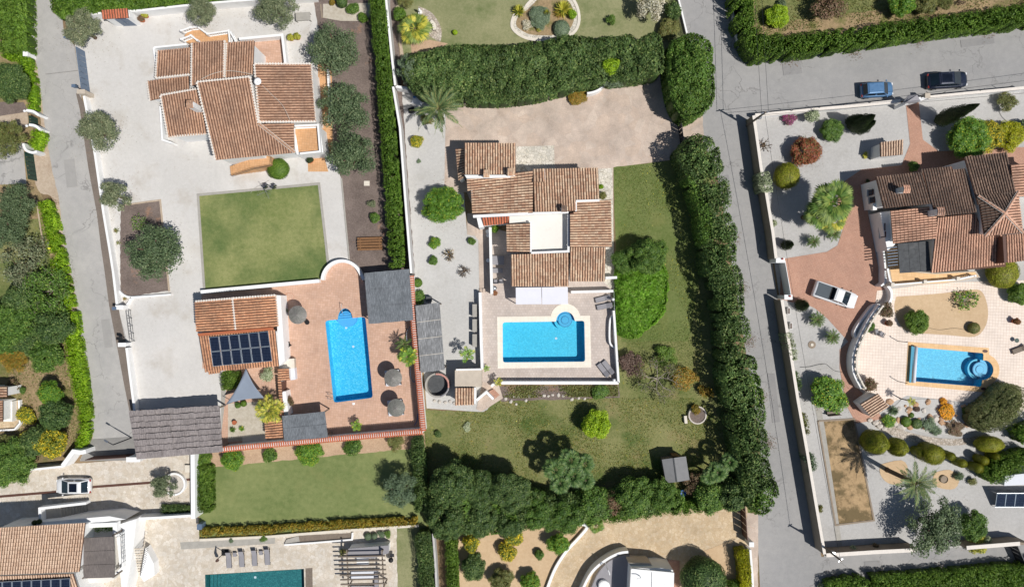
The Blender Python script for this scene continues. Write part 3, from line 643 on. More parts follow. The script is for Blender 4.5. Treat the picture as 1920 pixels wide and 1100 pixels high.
def rrect(p, r, n=4):                         # 4 pixel corners -> rounded outline
    o = []
    for i in range(4):
        a, b, c = p[i-1], p[i], p[(i+1) % 4]
        da = math.hypot(a[0]-b[0], a[1]-b[1]); dc = math.hypot(c[0]-b[0], c[1]-b[1])
        s = (b[0]+(a[0]-b[0])*r/da, b[1]+(a[1]-b[1])*r/da); e = (b[0]+(c[0]-b[0])*r/dc, b[1]+(c[1]-b[1])*r/dc)
        for k in range(n+1):
            t = k/n; o.append(tuple((1-t)**2*s[j]+2*t*(1-t)*b[j]+t*t*e[j] for j in (0, 1)))
    return o
def ring_path(P, wd):                         # world polyline -> left / right offsets with mitres
    n = len(P); A = []; B = []
    for i in range(n):
        if i == 0: d = P[1]-P[0]
        elif i == n-1: d = P[-1]-P[-2]
        else: d = (P[i]-P[i-1]).normalized()+(P[i+1]-P[i]).normalized()
        d = Vector((d.x, d.y, 0)).normalized(); q = Vector((-d.y, d.x, 0))
        if 0 < i < n-1:
            e = (P[i+1]-P[i]); e = Vector((e.x, e.y, 0)).normalized(); c = max(.35, abs(q.dot(Vector((-e.y, e.x, 0)))))
        else: c = 1
        A.append(P[i]+q*wd/2/c); B.append(P[i]-q*wd/2/c)
    return A, B
def wall(label, path, h, th=.3, m='white', cat='wall', cap=None, capw=.12, name='wall', z0=-.05, group=None, tiles=False, parent=None, zb=0):
    """wall along pixel points of its TOP line"""
    P = [G(x, y, h+zb) for x, y in path]; A, B = ring_path(P, th); b = MB()
    for i in range(len(P)-1):
        bs = [A[i], A[i+1], B[i+1], B[i]]; b.prism([(v.x, v.y, z0+zb) for v in bs], [(v.x, v.y, h+zb-(.004 if cap else 0)) for v in bs])
    t = parent or thing(name, label, cat, (0, 0, 0), 0, group)
    if not parent: t.location = (P[0].x, P[0].y, 0)
    off = Vector((-P[0].x, -P[0].y, 0)) if not parent else Vector((0, 0, 0))
    b.v = [tuple(Vector(v)+off) for v in b.v]; b.build('wall_body', M[m], t)
    if cap:
        A, B = ring_path(P, th+capw); b = MB()
        for i in range(len(P)-1):
            bs = [A[i], A[i+1], B[i+1], B[i]]; b.prism([(v.x+off.x, v.y+off.y, h+zb) for v in bs], [(v.x+off.x, v.y+off.y, h+zb+.06) for v in bs])
        b.build('coping', M[cap], t)
    if tiles:                                 # barrel tiles laid across the wall, both slopes
        Q = []; n_ = 0
        for i in range(len(P)-1):
            a, c = P[i], P[i+1]; d = c-a; ln = d.length; d = d/ln; q = Vector((-d.y, d.x, 0)); k = int(ln/.27)
            for j in range(k):
                o = a+d*(j+.5)*ln/k+off+Vector((0, 0, .06))
                for sg in (1, -1):
                    Q += tile_geo(o, o+q*sg*(th/2+.16)+Vector((0, 0, -.12)), d*sg, .115, .0)
        t_ = tiles_obj('coping_tiles', Q, 'tile_red', t); tag(t_, kind='stuff')
    return t
def tile_geo(a, b, d, r, lift):
    """one barrel tile from a (top) to b (bottom); d = across"""
    up = Vector((0, 0, 1)); f = []; A = []; B = []
    for k in range(5):
        an = math.pi*k/4; c, s = math.cos(an), math.sin(an)
        A.append(a+d*c*r*.86+up*(s*r*.6)); B.append(b+d*c*r+up*(s*r*.72+lift))
    for k in range(4): f.append([A[k], B[k], B[k+1], A[k+1]])
    f.append([B[0], B[2]-up*.0, B[4], (B[0]+B[4])/2]) if False else None
    return f
def tiles_obj(name, Q, m, parent, per=4):
    A = np.array([[v[:] for v in q] for q in Q], np.float32); n = len(A)
    r = NR.random((n//per+1, 1)); c = np.repeat(r, per, 0)[:n]; col = np.concatenate([c, c, c], 1); return link(name, quads(name, A, col, M[m]), parent)
HK = [1.0]                                    # storey scale of the house being built
def roof(parent, quad, mat, hs, clip=None, pitch=.31, tl=.43, verge=None, off=None):
    """quad = pixel corners ridgeL, ridgeR, eaveR, eaveL; hs = heights of ridge and eave (or four heights)"""
    if len(hs) == 2: hs = (hs[0], hs[0], hs[1], hs[1])
    off = off or Vector((parent.location.x, parent.location.y, 0)); hs = [h*HK[0] for h in hs]
    a, b, c, d = [G(x, y, h)-off for (x, y), h in zip(quad, hs)]
    # slab
    if clip:
        nrm = (b-a).cross(d-a).normalized()
        def onp(p, zz=None):                   # pixel -> the roof plane along the camera ray
            cp = Vector((0, 0, H))-off; g = G(*p, 0)-off; dr = g-cp; t = (a-cp).dot(nrm)/dr.dot(nrm); return cp+dr*t
        top = [onp(p) for p in clip]
    else: top = [a, b, c, d]
    s = MB(); dn = Vector((0, 0, .12)); s.prism([v-dn for v in top], [v-Vector((0, 0, .02)) for v in top]); ro = s.build('roof', M['under'], parent)
    nc = max(2, round(((b-a).length+(c-d).length)/2/pitch)); nr = max(1, round(((d-a).length+(c-b).length)/2/tl)); Q = []
    cl = [(v.x, v.y) for v in top] if clip else None
    for i in range(nc):
        s0 = (i+.5)/nc
        for j in range(nr):
            t0, t1 = j/nr, (j+1)/nr+.12/nr; P = (a*(1-s0)+b*s0); E = (d*(1-s0)+c*s0); p0 = P+(E-P)*t0; p1 = P+(E-P)*t1
            if cl:
                mid = (p0+p1)/2
                if not inpoly(np.array([mid.x]), np.array([mid.y]), cl)[0]: continue
            ac = ((b-a)*(1-t0)+(c-d)*t0); w_ = ac.length/nc; ac = ac.normalized(); ji = ac*R.uniform(-.012, .012)
            Q += tile_geo(p0+ji, p1+ji, ac, w_*.36, .03+R.uniform(0, .012))
    tag(tiles_obj('roof_tiles', Q, mat, ro), kind='stuff'); ro.parent = parent
    if verge:
        V = MB()
        for (p, q) in verge:                   # p, q = indices of the outline
            A0, B0 = top[p], top[q]; ln = (B0-A0).length; k = int(ln/.31); dd = (B0-A0)/ln
            V.bar(A0+Vector((0, 0, -.02)), B0+Vector((0, 0, -.02)), .10, .12)
            for i in range(k):
                o = A0+dd*(i+.5)*ln/k; V.bar(o+Vector((0, 0, .02))-dd*.07, o+Vector((0, 0, .02))+dd*.07, .26, .15)
        tag(V.build('verge_mortar', M['mortar'], ro), kind='stuff')
    return ro, top
def block(parent, px, hs, m='white', inset=.28, z0=0, drop=.13, name='wall'):
    """house volume under a roof outline: pixel corners with their heights"""
    off = Vector((parent.location.x, parent.location.y, 0)); T = [G(x, y, h*HK[0])-off for (x, y), h in zip(px, hs)]; n = len(T)
    ar = sum(T[i].x*T[(i+1) % n].y-T[(i+1) % n].x*T[i].y for i in range(n)); sg = 1 if ar > 0 else -1; P = []
    for i in range(n):
        e1 = T[i]-T[i-1]; e2 = T[(i+1) % n]-T[i]; e1 = Vector((e1.x, e1.y)).normalized(); e2 = Vector((e2.x, e2.y)).normalized()
        q = Vector((-e1.y, e1.x))+Vector((-e2.y, e2.x)); q = q/max(.4, q.length_squared/2)*sg*inset; P.append((T[i].x+q.x, T[i].y+q.y, T[i].z-drop))
    b = MB(); b.prism([(p[0], p[1], z0-.03) for p in P], P); b.build(name, M[m], parent); return P
def ridge(parent, p, q, hp, hq, mat, m2='mortar'):
    off = Vector((parent.location.x, parent.location.y, 0)); a = G(*p, hp)-off; b = G(*q, hq)-off; d = b-a; ln = d.length; d /= ln; k = max(2, int(ln/.4)); s = Vector((-d.y, d.x, 0)).normalized(); Q = []
    for i in range(k): Q += tile_geo(a+d*ln*i/k+Vector((0, 0, .08)), a+d*ln*(i+1.1)/k+Vector((0, 0, .08)), s, .14, .02)
    tag(tiles_obj('ridge_tiles', Q, mat, parent), kind='stuff')
    MB().bar(a+Vector((0, 0, .02)), b+Vector((0, 0, .02)), .34, .07).build('ridge_bedding', M[m2], parent)
def parapet(parent, path, h, zb=0, th=.22, m='white', name='parapet'):
    off = Vector((parent.location.x, parent.location.y, 0)); P = [G(x, y, h+zb)-off for x, y in path]; A, B = ring_path(P, th); b = MB()
    for i in range(len(P)-1):
        bs = [A[i], A[i+1], B[i+1], B[i]]; b.prism([(v.x, v.y, zb) for v in bs], [(v.x, v.y, h+zb) for v in bs])
    return b.build(name, M[m], parent)
def slab(parent, px, z0, z1, m, name):
    off = Vector((parent.location.x, parent.location.y, 0)) if parent else Vector((0, 0, 0)); T = [G(x, y, z1)-off for x, y in px]
    b = MB(); b.prism([(v.x, v.y, z0) for v in T], [(v.x, v.y, z1) for v in T]); return b.build(name, M[m], parent)
def chimney(parent, px, py, zt, ht=1.5, w_=.62, cap='tile_mid', rz=0):
    off = Vector((parent.location.x, parent.location.y, 0)); p = G(px, py, zt)-off; b = MB(); b.box((p.x, p.y, zt-ht/2), (w_, w_*.8, ht), rz); c = b.build('chimney', M['white'], parent)
    b = MB(); Q = []
    for i in range(4):
        for sg in (1, -1):
            a = Vector((p.x+(-w_/2+.09+i*w_*.27), p.y, zt+.32)); Q += tile_geo(a, a+Vector((0, sg*(w_*.5+.1), -.2)), Vector((sg, 0, 0)), .1, 0)
    tiles_obj('chimney_tiles', Q, cap, c)
    for sx in (-1, 1): MB().box((p.x+sx*(w_/2-.07), p.y, zt+.1), (.12, w_*.7, .2), 0).build('chimney_pier', M['white'], c)
    return c
def window(parent, px, py, h, wd, ht, ang, shutter=None, m='window_glass'):
    """window on a wall; ang = direction its outward side faces"""
    off = Vector((parent.location.x, parent.location.y, 0)); p = G(px, py, h)-off; b = MB(); f = Vector((math.cos(ang), math.sin(ang), 0)); s = Vector((-f.y, f.x, 0)); rz = ang
    b.box(p, (.1, wd, ht), rz); w_ = b.build('window', M['white'] if not shutter else M[shutter], parent)
    b = MB(); 
    for sx in (-.25, .25): b.box(p+f*.04+s*sx*wd, (.06, wd*.42, ht*.88), rz)
    b.build('pane', M[m], w_); MB().box(p+f*.1-Vector((0, 0, ht/2+.05)), (.28, wd+.2, .07), rz).build('sill', M['mortar'], w_); return w_
def rail(parent, path, h, zb=0, m='white', name='balustrade', pitch=.25, th=.12, bal=.09):
    off = Vector((parent.location.x, parent.location.y, 0)); P = [G(x, y, h+zb)-off for x, y in path]; b = MB(); c = MB()
    for i in range(len(P)-1):
        b.bar(P[i], P[i+1], th*1.5, .1); b.bar(P[i]-Vector((0, 0, h-.06)), P[i+1]-Vector((0, 0, h-.06)), th*1.4, .1); n = max(1, int((P[i+1]-P[i]).length/pitch))
        for k in range(n): q = P[i]+(P[i+1]-P[i])*(k+.5)/n; c.box((q.x, q.y, q.z-h/2), (bal, bal, h-.12))
    for q in P: b.box((q.x, q.y, q.z-h/2+.05), (th*1.9, th*1.9, h+.12))
    r_ = b.build(name, M[m], parent); tag(c.build('balusters', M[m], r_), kind='stuff'); return r_
def steps(parent, a0, a1, b0, b1, n, z0, z1, m, name='step', gap=0):
    """n treads between pixel edge a0-a1 (at z0) and b0-b1 (at z1)"""
    off = Vector((parent.location.x, parent.location.y, 0))
    for i in range(n):
        t0, t1 = i/n, (i+1-gap)/n; z = z0+(z1-z0)*(i+1)/n; l = lambda p, q, t: (p[0]*(1-t)+q[0]*t, p[1]*(1-t)+q[1]*t)
        pts = [l(a0, b0, t0), l(a1, b1, t0), l(a1, b1, t1), l(a0, b0, t1)]; T = [G(*p, z)-off for p in pts]; b = MB(); b.prism([(v.x, v.y, z-.12 if gap else 0) for v in T], [(v.x, v.y, z-.02) for v in T]); o = b.build(name, M[m], parent)
def pool(label, water, depth, m, coping=None, copm='coping_cream', steps_=None, zc=.1, lip=None, roman=None):
    """in-ground pool: basin, water, coping"""
    c = [sum(p[i] for p in water)/len(water) for i in (0, 1)]; o = G(*c); t = thing('swimming_pool', label, 'swimming pool', (o.x, o.y, 0))
    W = [G(x, y)-o for x, y in water]; n = len(W); a = sum(W[i].x*W[(i+1) % n].y-W[(i+1) % n].x*W[i].y for i in range(n))
    if a < 0: W = W[::-1]
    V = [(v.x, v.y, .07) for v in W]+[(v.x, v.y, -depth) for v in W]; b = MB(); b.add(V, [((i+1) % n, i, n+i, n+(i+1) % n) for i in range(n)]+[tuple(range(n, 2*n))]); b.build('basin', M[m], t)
    me = bpy.data.meshes.new('water'); me.from_pydata([(v.x, v.y, -.1) for v in W], [], [tuple(range(n))]); me.materials.append(M['water']); link('water', me, t)
    if coping:
        outer = [G(x, y)-o for x, y in coping]; inner = W
        me = bpy.data.meshes.new('coping'); lo = [[Vector((v.x, v.y, zc)) for v in outer], [Vector((v.x, v.y, zc)) for v in inner]]; tri = tessellate_polygon(lo); VV = lo[0]+lo[1]; F = []
        for q in tri:
            A, B, C_ = (VV[i] for i in q); s = (B.x-A.x)*(C_.y-A.y)-(B.y-A.y)*(C_.x-A.x)
            if abs(s) > 1e-9: F.append(tuple(q) if s > 0 else tuple(q[::-1]))
        k = len(VV); VV = [v[:] for v in VV]; no = len(lo[0])
        VV += [(v[0], v[1], -.02) for v in VV[:no]]+[(v.x, v.y, -.02) for v in lo[1]]
        for i in range(no): j = (i+1) % no; F.append((i, j, k+j, k+i))
        for i in range(n): j = (i+1) % n; F.append((no+j, no+i, k+no+i, k+no+j))
        me.from_pydata(VV, [], F); me.materials.append(M[copm]); link('coping', me, t)
    return t, o
def halfdisk(parent, o, cx, cy, r, a0, a1, z0, z1, m, name='pool_step'):
    P = [G(x, y)-o for x, y in arc(cx, cy, r, a0, a1, 24)]; b = MB(); b.prism([(v.x, v.y, z0) for v in P], [(v.x, v.y, z1) for v in P]); return b.build(name, M[m], parent)
def lounger(label, px, py, ang, col='pad_grey', L_=1.95, back=.35, group=None, frame='dark_metal'):
    p = G(px, py, .35); t = thing('sun_lounger', label, 'sun lounger', (p.x, p.y, 0), ang, group)
    b = MB(); 
    for s in (-.3, .3): b.bar((-L_/2, s, .28), (L_/2, s, .28), .05)
    for x in (-L_/2+.1, 0, L_/2-.1): b.bar((x, -.3, .28), (x, .3, .28), .04)
    b.build('frame', M[frame], t)
    for x in (-L_/2+.2, L_/2-.2):
        for s in (-.28, .28): MB().box((x, s, .14), (.05, .05, .28)).build('leg', M[frame], t)
    MB().box((-.3, 0, .35), (L_-.7, .6, .09)).build('seat', M[col], t, bevel=.02)
    MB().bar((L_/2-.68, 0, .36), (L_/2-.02, 0, .36+back), .6, .09).build('backrest', M[col], t, bevel=.02); return t
def chair(label, px, py, ang, m='dark_metal', group=None, seat='pad_grey', w_=.55, h0=0, cat='chair', name='garden_chair'):
    p = G(px, py, .5+h0); t = thing(name, label, cat, (p.x, p.y, h0), ang, group)
    MB().box((0, 0, .44), (w_, w_, .07)).build('seat', M[seat], t, bevel=.015); MB().box((-w_/2+.03, 0, .7), (.06, w_, .5)).build('backrest', M[seat], t)
    for x in (-1, 1):
        for y in (-1, 1): MB().box((x*w_*.43, y*w_*.43, .2), (.05, .05, .4)).build('leg', M[m], t)
    for y in (-1, 1): MB().box((0, y*w_*.5, .64), (w_, .06, .05)).build('armrest', M[m], t)
    return t
def table(label, px, py, ang, L_, W_, h=.74, m='wood', top=None, h0=0, cat='table', name='garden_table', group=None):
    p = G(px, py, h+h0); t = thing(name, label, cat, (p.x, p.y, h0), ang, group); MB().box((0, 0, h-.025), (L_, W_, .05)).build('tabletop', M[top or m], t, bevel=.01)
    for x in (-1, 1):
        for y in (-1, 1): MB().box((x*(L_/2-.06), y*(W_/2-.06), (h-.05)/2), (.06, .06, h-.05)).build('leg', M[m], t)
    return t
def pot(label, px, py, r, pal=None, m='terracotta', kind='lobe', cat='potted plant', h=.5, ph=.7, group=None):
    p = G(px, py, h); t = thing('potted_plant', label, cat, (p.x, p.y, 0), 0, group); rm = r/PXM
    MB().lathe((0, 0, 0), [(rm*.6, 0), (rm*.75, .05), (rm*.95, h*.9), (rm*1.05, h*.92), (rm*1.05, h), (rm*.85, h), (rm*.8, h-.06)], 14).build('pot', M[m], t)
    if pal: o = link('foliage', crown_mesh(pal, kind, 'S', 1), t, (0, 0, h+ph*.4)); o.scale = (rm*1.3, rm*1.3, ph*.5)
    return t
def parasol(label, px, py, r, h, group=None):
    p = G(px, py, h); t = thing('thatched_parasol', label, 'parasol', (p.x, p.y, 0), 0, group); rm = r/PXM*(H-h)/H; q = np.random.default_rng(int(px))
    MB().tube([(0, 0, 0), (0, 0, h+.35)], .05, 8).build('pole', M['wood'], t); MB().lathe((0, 0, 0), [(.35, 0), (.35, .08), (.06, .12)], 14).build('foot', M['kerb'], t)
    V = []; n = 1600; F = []                   # radial straw strands over a cone
    a = q.random(n)*6.283; r0 = q.random(n)**.5*rm*.95; r1 = np.minimum(r0+.35, rm*(1+.05*q.random(n))); hz = lambda r_: h+.42*(1-r_/rm)
    d = np.stack([np.cos(a), np.sin(a)], 1); e = np.stack([-np.sin(a), np.cos(a)], 1)*(.03+.03*q.random((n, 1)))
    z0 = hz(r0)+.02*q.random(n); z1 = hz(r1)+.015*q.random(n); P0 = d*r0[:, None]; P1 = d*r1[:, None]
    Q = np.stack([np.c_[P0-e*.6, z0], np.c_[P1-e, z1], np.c_[P1+e, z1], np.c_[P0+e*.6, z0]], 1); c = q.random((n, 1))*.12+.22; col = np.concatenate([c, c*.96, c*.93], 1)
    cv = MB().lathe((0, 0, h), [(rm*.98, -.12), (rm, 0), (rm*.5, .2), (.03, .43)], 28).build('canopy', M['straw'], t); tag(link('straw', quads('straw', Q, col, M['leaf']), cv), kind='stuff'); return t
def reedroof(label, px, h, m='reed', n=3, cat='pergola', drop=0, group=None, seams=True, posts=True, name='pergola', along=0, seam_m=None):
    """flat reed canopy on posts and beams: four pixel corners a b c d, n strips from a-b edge to d-c edge"""
    T = [G(x, y, h) for x, y in px]; c = sum(T, Vector())/4; c.z = 0; t = thing(name, label, cat, (c.x, c.y, 0), 0, group); T = [v-c for v in T]; a, b, cc, d = T
    for i in range(n):
        t0, t1 = i/n, (i+1)/n; P = [a.lerp(d, t0), b.lerp(cc, t0), b.lerp(cc, t1), a.lerp(d, t1)]; zz = .012*(i % 2); m_ = 8; k = MB()
        A = [P[0].lerp(P[1], j/m_)+Vector((0, R.uniform(-.02, .02), R.uniform(-.015, .02))) for j in range(m_+1)]; B = [P[3].lerp(P[2], j/m_)+Vector((0, R.uniform(-.04, .04), R.uniform(-.015, .02))) for j in range(m_+1)]
        for j in range(m_): q = [A[j], A[j+1], B[j+1], B[j]]; k.prism([v+Vector((0, 0, zz-.05)) for v in q], [v+Vector((0, 0, zz)) for v in q])
        k.build('reed_mat', M[m], t)
        if i and seams: MB().bar(P[0]+Vector((0, 0, .04)), P[1]+Vector((0, 0, .04)), .05, .03).build('batten', M[seam_m or 'wood_grey'], t)
    for t0 in (.03, .5, .97): MB().bar(a.lerp(d, t0)+Vector((0, 0, -.13)), b.lerp(cc, t0)+Vector((0, 0, -.13)), .1, .12).build('beam', M['wood_grey'], t)
    if posts:
        for q in (a, b, cc, d): v = q*.95; MB().box((v.x, v.y, (h-.2)/2), (.12, .12, h-.2)).build('post', M['wood_grey'], t)
    return t
def car(label, px, py, ang, paint, L_=4.3, W_=1.78, Hh=1.55, kind='hatch', z=0):
    p = G(px, py, .8); t = thing('parked_car' if kind != 'pickup' else 'pickup_truck', label, 'car' if kind != 'pickup' else 'pickup truck', (p.x, p.y, z), ang)
    # lower body: sections along x (front = +x)
    S = [(-1, .6, .55, .78), (-.985, .8, .32, .88), (-.9, .95, .24, .98), (-.6, 1, .2, 1.0), (0, 1, .2, .99), (.4, 1, .2, .97), (.62, .985, .2, .93), (.8, .95, .22, .87), (.9, .88, .25, .8), (.96, .78, .3, .73), (.99, .62, .38, .66), (1, .4, .45, .6)]
    if kind == 'pickup': S = [(-1, .9, .5, .95), (-.99, .96, .4, 1.05), (-.9, 1, .3, 1.1), (-.5, 1, .28, 1.1), (0, 1, .28, 1.1), (.45, 1, .28, 1.08), (.68, .98, .28, 1.05), (.82, .95, .3, 1.01), (.92, .87, .34, .94), (.97, .76, .38, .86), (.99, .62, .42, .78), (1, .42, .5, .7)]
    b = MB(); ring = 12; V = []; F = []; hl, hw = L_/2, W_/2
    for (x, w_, z0, z1) in S:
        pr = [(-.88, z0), (-1, z0+.12), (-1, z0+(z1-z0)*.55), (-.96, z1-.1), (-.88, z1-.02), (-.4, z1+.02), (.4, z1+.02), (.88, z1-.02), (.96, z1-.1), (1, z0+(z1-z0)*.55), (1, z0+.12), (.88, z0)]
        V += [(x*hl, y*hw*w_, zz) for y, zz in pr]
    for i in range(len(S)-1):
        for k in range(ring): F.append((i*ring+k, i*ring+(k+1) % ring, (i+1)*ring+(k+1) % ring, (i+1)*ring+k))
    F += [tuple(range(ring))[::-1], tuple(range((len(S)-1)*ring, len(S)*ring))]; b.add(V, F)
    F2 = F; body = b.build('body', M[paint], t, smooth=True)
    zb = .94 if kind != 'pickup' else 1.06
    if kind == 'pickup': X = (-.19, -.15, .22, .62) 
    elif kind == 'hatch': X = (-.93, -.80, .2, .62)
    else: X = (-.92, -.62, .10, .62)
    xb0, xr0, xr1, xb1 = [x*hl for x in X]; wb, wr = hw*.90, hw*.74; zr = Hh-.03
    base = [(xb0, -wb*.92, zb), (xb1, -wb*.93, zb), (xb1, wb*.93, zb), (xb0, wb*.92, zb)]; top = [(xr0, -wr, zr), (xr1, -wr, zr), (xr1, wr, zr), (xr0, wr, zr)]
    MB().prism(base, top).build('cabin', M[paint], t, bevel=.03)
    def pane(a, b_, c, d, name, m='glass', ins=.1, lift=.014):
        a, b_, c, d = map(Vector, (a, b_, c, d)); ce = (a+b_+c+d)/4; n = (b_-a).cross(d-a).normalized()
        if n.dot(ce-Vector((0, 0, zb*.9))) < 0: n = -n
        Pn = [ce+(v-ce)*(1-ins)+n*lift for v in (a, b_, c, d)]; Pb = [v-n*.02 for v in Pn]; k = MB(); k.add(Pb+Pn, [(0, 1, 2, 3)[::-1], (4, 5, 6, 7), (0, 1, 5, 4), (1, 2, 6, 5), (2, 3, 7, 6), (3, 0, 4, 7)]); k.build(name, M[m], t)
    pane(base[1], base[2], top[2], top[1], 'windscreen', ins=.06); pane(base[3], base[0], top[0], top[3], 'rear_window', ins=.12)
    for sg in (-1, 1):
        i, j = (0, 1) if sg < 0 else (3, 2)
        for u0, u1 in ((.06, .50), (.54, .95)):
            A, B, C_, D = [Vector(v) for v in (base[i], base[j], top[j], top[i])]; pane(A.lerp(B, u0), A.lerp(B, u1), D.lerp(C_, u1), D.lerp(C_, u0), 'side_window', ins=.12)
    MB().prism([(xr0+.1, -wr*.93, zr+.02), (xr1-.06, -wr*.93, zr+.02), (xr1-.06, wr*.93, zr+.02), (xr0+.1, wr*.93, zr+.02)], [(xr0+.2, -wr*.8, zr+.06), (xr1-.16, -wr*.82, zr+.06), (xr1-.16, wr*.82, zr+.06), (xr0+.2, wr*.8, zr+.06)]).build('roof_panel', M[paint], t, bevel=.01)
    if kind == 'suvglass': MB().box(((xr0+xr1)/2, 0, zr+.065), ((xr1-xr0)*.66, wr*1.35, .02)).build('sunroof', M['glass_black'], t)
    if kind == 'sunroof': MB().box((xr1-.55-.1, 0, zr+.065), (.95, wr*1.45, .02)).build('sunroof', M['glass_black'], t)
    if kind == 'suvglass':
        for sg in (-1, 1): MB().bar((xr0+.15, sg*wr*.98, zr+.1), (xr1-.1, sg*wr*.98, zr+.1), .04).build('roof_rail', M['steel'], t)
    if kind == 'pickup':
        MB().box((-.60*hl, 0, 1.135), (.62*hl, hw*1.62, .05)).build('bed_cover', M['pad_dark'], t, bevel=.01); MB().box((-.235*hl, 0, 1.16), (.1*hl, hw*1.6, .12)).build('cover_roll', M['black'], t)
    for sg in (-1, 1):
        MB().box((xb1-.18, sg*(hw+.06), zb+.06), (.14, .2, .12)).build('mirror', M[paint if kind != 'pickup' else 'black'], t, bevel=.02)
        MB().box((hl*.93, sg*hw*.66, .68 if kind != 'pickup' else .85), (.24, .3, .14)).build('headlight', M['lamp_white'], t, bevel=.03); MB().box((-hl*.975, sg*hw*.72, .78), (.1, .26, .2)).build('tail_light', M['red'], t)
        for x in (-.62, .63):
            y = sg*(hw-.1); wl = MB().tube([(x*hl, y-.11, .33), (x*hl, y+.11, .33)], .33, 16).build('wheel', M['rubber'], t); MB().tube([(x*hl, y-.115, .33), (x*hl, y+.115, .33)], .2, 10).build('rim', M['steel'], wl)
    MB().box((hl*.99, 0, .5), (.06, W_*.62, .16)).build('grille', M['black'], t); return t
M['pad_dark'] = plain('pad_dark', L(82, 90, 96), .8, .06, 2)
def pillar(label, px, py, h, w_=.45, d=.45, m='white', cap=None, cat='pillar', group=None, rz=0, name='gate_pillar'):
    p = G(px, py, h); t = thing(name, label, cat, (p.x, p.y, 0), rz, group); MB().box((0, 0, h/2-.03), (w_, d, h)).build('shaft', M[m], t); MB().box((0, 0, h+.02), (w_+.1, d+.1, .08)).build('cap', M[cap or m], t, bevel=.01); return t
def gate(label, a, b, h, m, n, cat='gate', th=.05, solid=False, name='sliding_gate'):
    A = G(*a, h); B = G(*b, h); t = thing(name, label, cat, (A.x, A.y, 0)); D = B-A; D.z = 0; ln = D.length; d = D/ln; f = MB()
    f.bar((0, 0, h-.03), D+Vector((0, 0, h-.03)), th+.02, .08); f.bar((0, 0, .1), D+Vector((0, 0, .1)), th+.02, .08)
    for u in (0, ln): f.bar(d*u+Vector((0, 0, .1)), d*u+Vector((0, 0, h)), .08)
    f.build('frame', M[m], t)
    for i in range(n):
        u0, u1 = ln*i/n+.03, ln*(i+1)/n-.03; MB().prism([(d*u0+Vector((d.y, -d.x, 0))*s*.015)+Vector((0, 0, .14)) if False else v for v, s in ((d*u0+Vector((-d.y, d.x, 0))*.015+Vector((0, 0, .14)), 1), (d*u1+Vector((-d.y, d.x, 0))*.015+Vector((0, 0, .14)), 1), (d*u1-Vector((-d.y, d.x, 0))*.015+Vector((0, 0, .14)), 1), (d*u0-Vector((-d.y, d.x, 0))*.015+Vector((0, 0, .14)), 1))],
            [d*u0+Vector((-d.y, d.x, 0))*.015+Vector((0, 0, h-.07)), d*u1+Vector((-d.y, d.x, 0))*.015+Vector((0, 0, h-.07)), d*u1-Vector((-d.y, d.x, 0))*.015+Vector((0, 0, h-.07)), d*u0-Vector((-d.y, d.x, 0))*.015+Vector((0, 0, h-.07))]).build('gate_panel', M[m], t)
    return t
def fence_rail(label, path, h, m, cat='railing', zb=0, pitch=.6, name='railing', group=None):
    P = [G(x, y, h+zb) for x, y in path]; o = Vector((P[0].x, P[0].y, 0)); t = thing(name, label, cat, o, 0, group); b = MB(); c = MB()
    for i in range(len(P)-1):
        a, e = P[i]-o, P[i+1]-o
        for z in (0, -h*.45, -h*.85): b.bar(a+Vector((0, 0, z)), e+Vector((0, 0, z)), .035)
        n = max(1, int((e-a).length/pitch))
        for k in range(n+1): q = a.lerp(e, k/n); c.box((q.x, q.y, q.z-h/2), (.05, .05, h))
    b.build('rails', M[m], t); tag(c.build('posts', M[m], t), kind='stuff'); return t
def planks(parent_label, px, z, m, n, name='deck', cat='wooden deck'):
    T = [G(x, y, z) for x, y in px]; c = sum(T, Vector())/4; c.z = 0; t = thing(name, parent_label, cat, (c.x, c.y, 0)); a, b, cc, d = [v-c for v in T]
    for i in range(n):
        t0, t1 = i/n, (i+.9)/n; P = [a.lerp(d, t0), b.lerp(cc, t0), b.lerp(cc, t1), a.lerp(d, t1)]; MB().prism([v-Vector((0, 0, .05)) for v in P], P).build('plank', M[m], t)
    return t
# =============== POOL OUTLINES (ground pixels) ===============
cw = rrect([(942.5, 604), (1095.5, 601), (1097, 677.5), (943, 679)], 5)
def insert_arc(poly, idx, arcpts): return poly[:idx]+arcpts+poly[idx:]
C_POOL = rrect([(942.5, 604), (1095.5, 601), (1097, 677.5), (943, 679)], 5)
C_POOL = C_POOL[:5]+[(1042, 602.5)]+arc(1060, 601, 17, 183, 357, 16)[1:-1]+[(1078, 601.5)]+C_POOL[5:]
L_POOL = rrect([(610, 601), (685.5, 593.6), (699.5, 745), (626, 754.5)], 6)
L_POOL = L_POOL[:5]+[(633.5, 598.8)]+arc(647.5, 597, 13.5, 172, 352, 16, 19)[1:-1]+[(661.5, 596.2)]+L_POOL[5:]
R_POOL = [(1712.5, 650.5), (1841, 661.5), (1843, 664)]+[(1842.5, 675)]+arc(1843, 693, 18.5, -84, 86, 16)[1:-1]+[(1841, 712), (1839.5, 722), (1837, 724.5), (1710, 714)]
T_POOL = [(385, 1076.5), (570, 1065.5), (572, 1140), (386, 1150)]
HOLES = [C_POOL, L_POOL, R_POOL, T_POOL]
LVC = {}
def S_(name, px, m, lv, holes=(), **k):     # every sheet gets a height of its own
    LVC[lv] = LVC.get(lv, -1)+1; return sheet(name, px, m, .012*lv+.0006*LVC[lv], holes, **k)
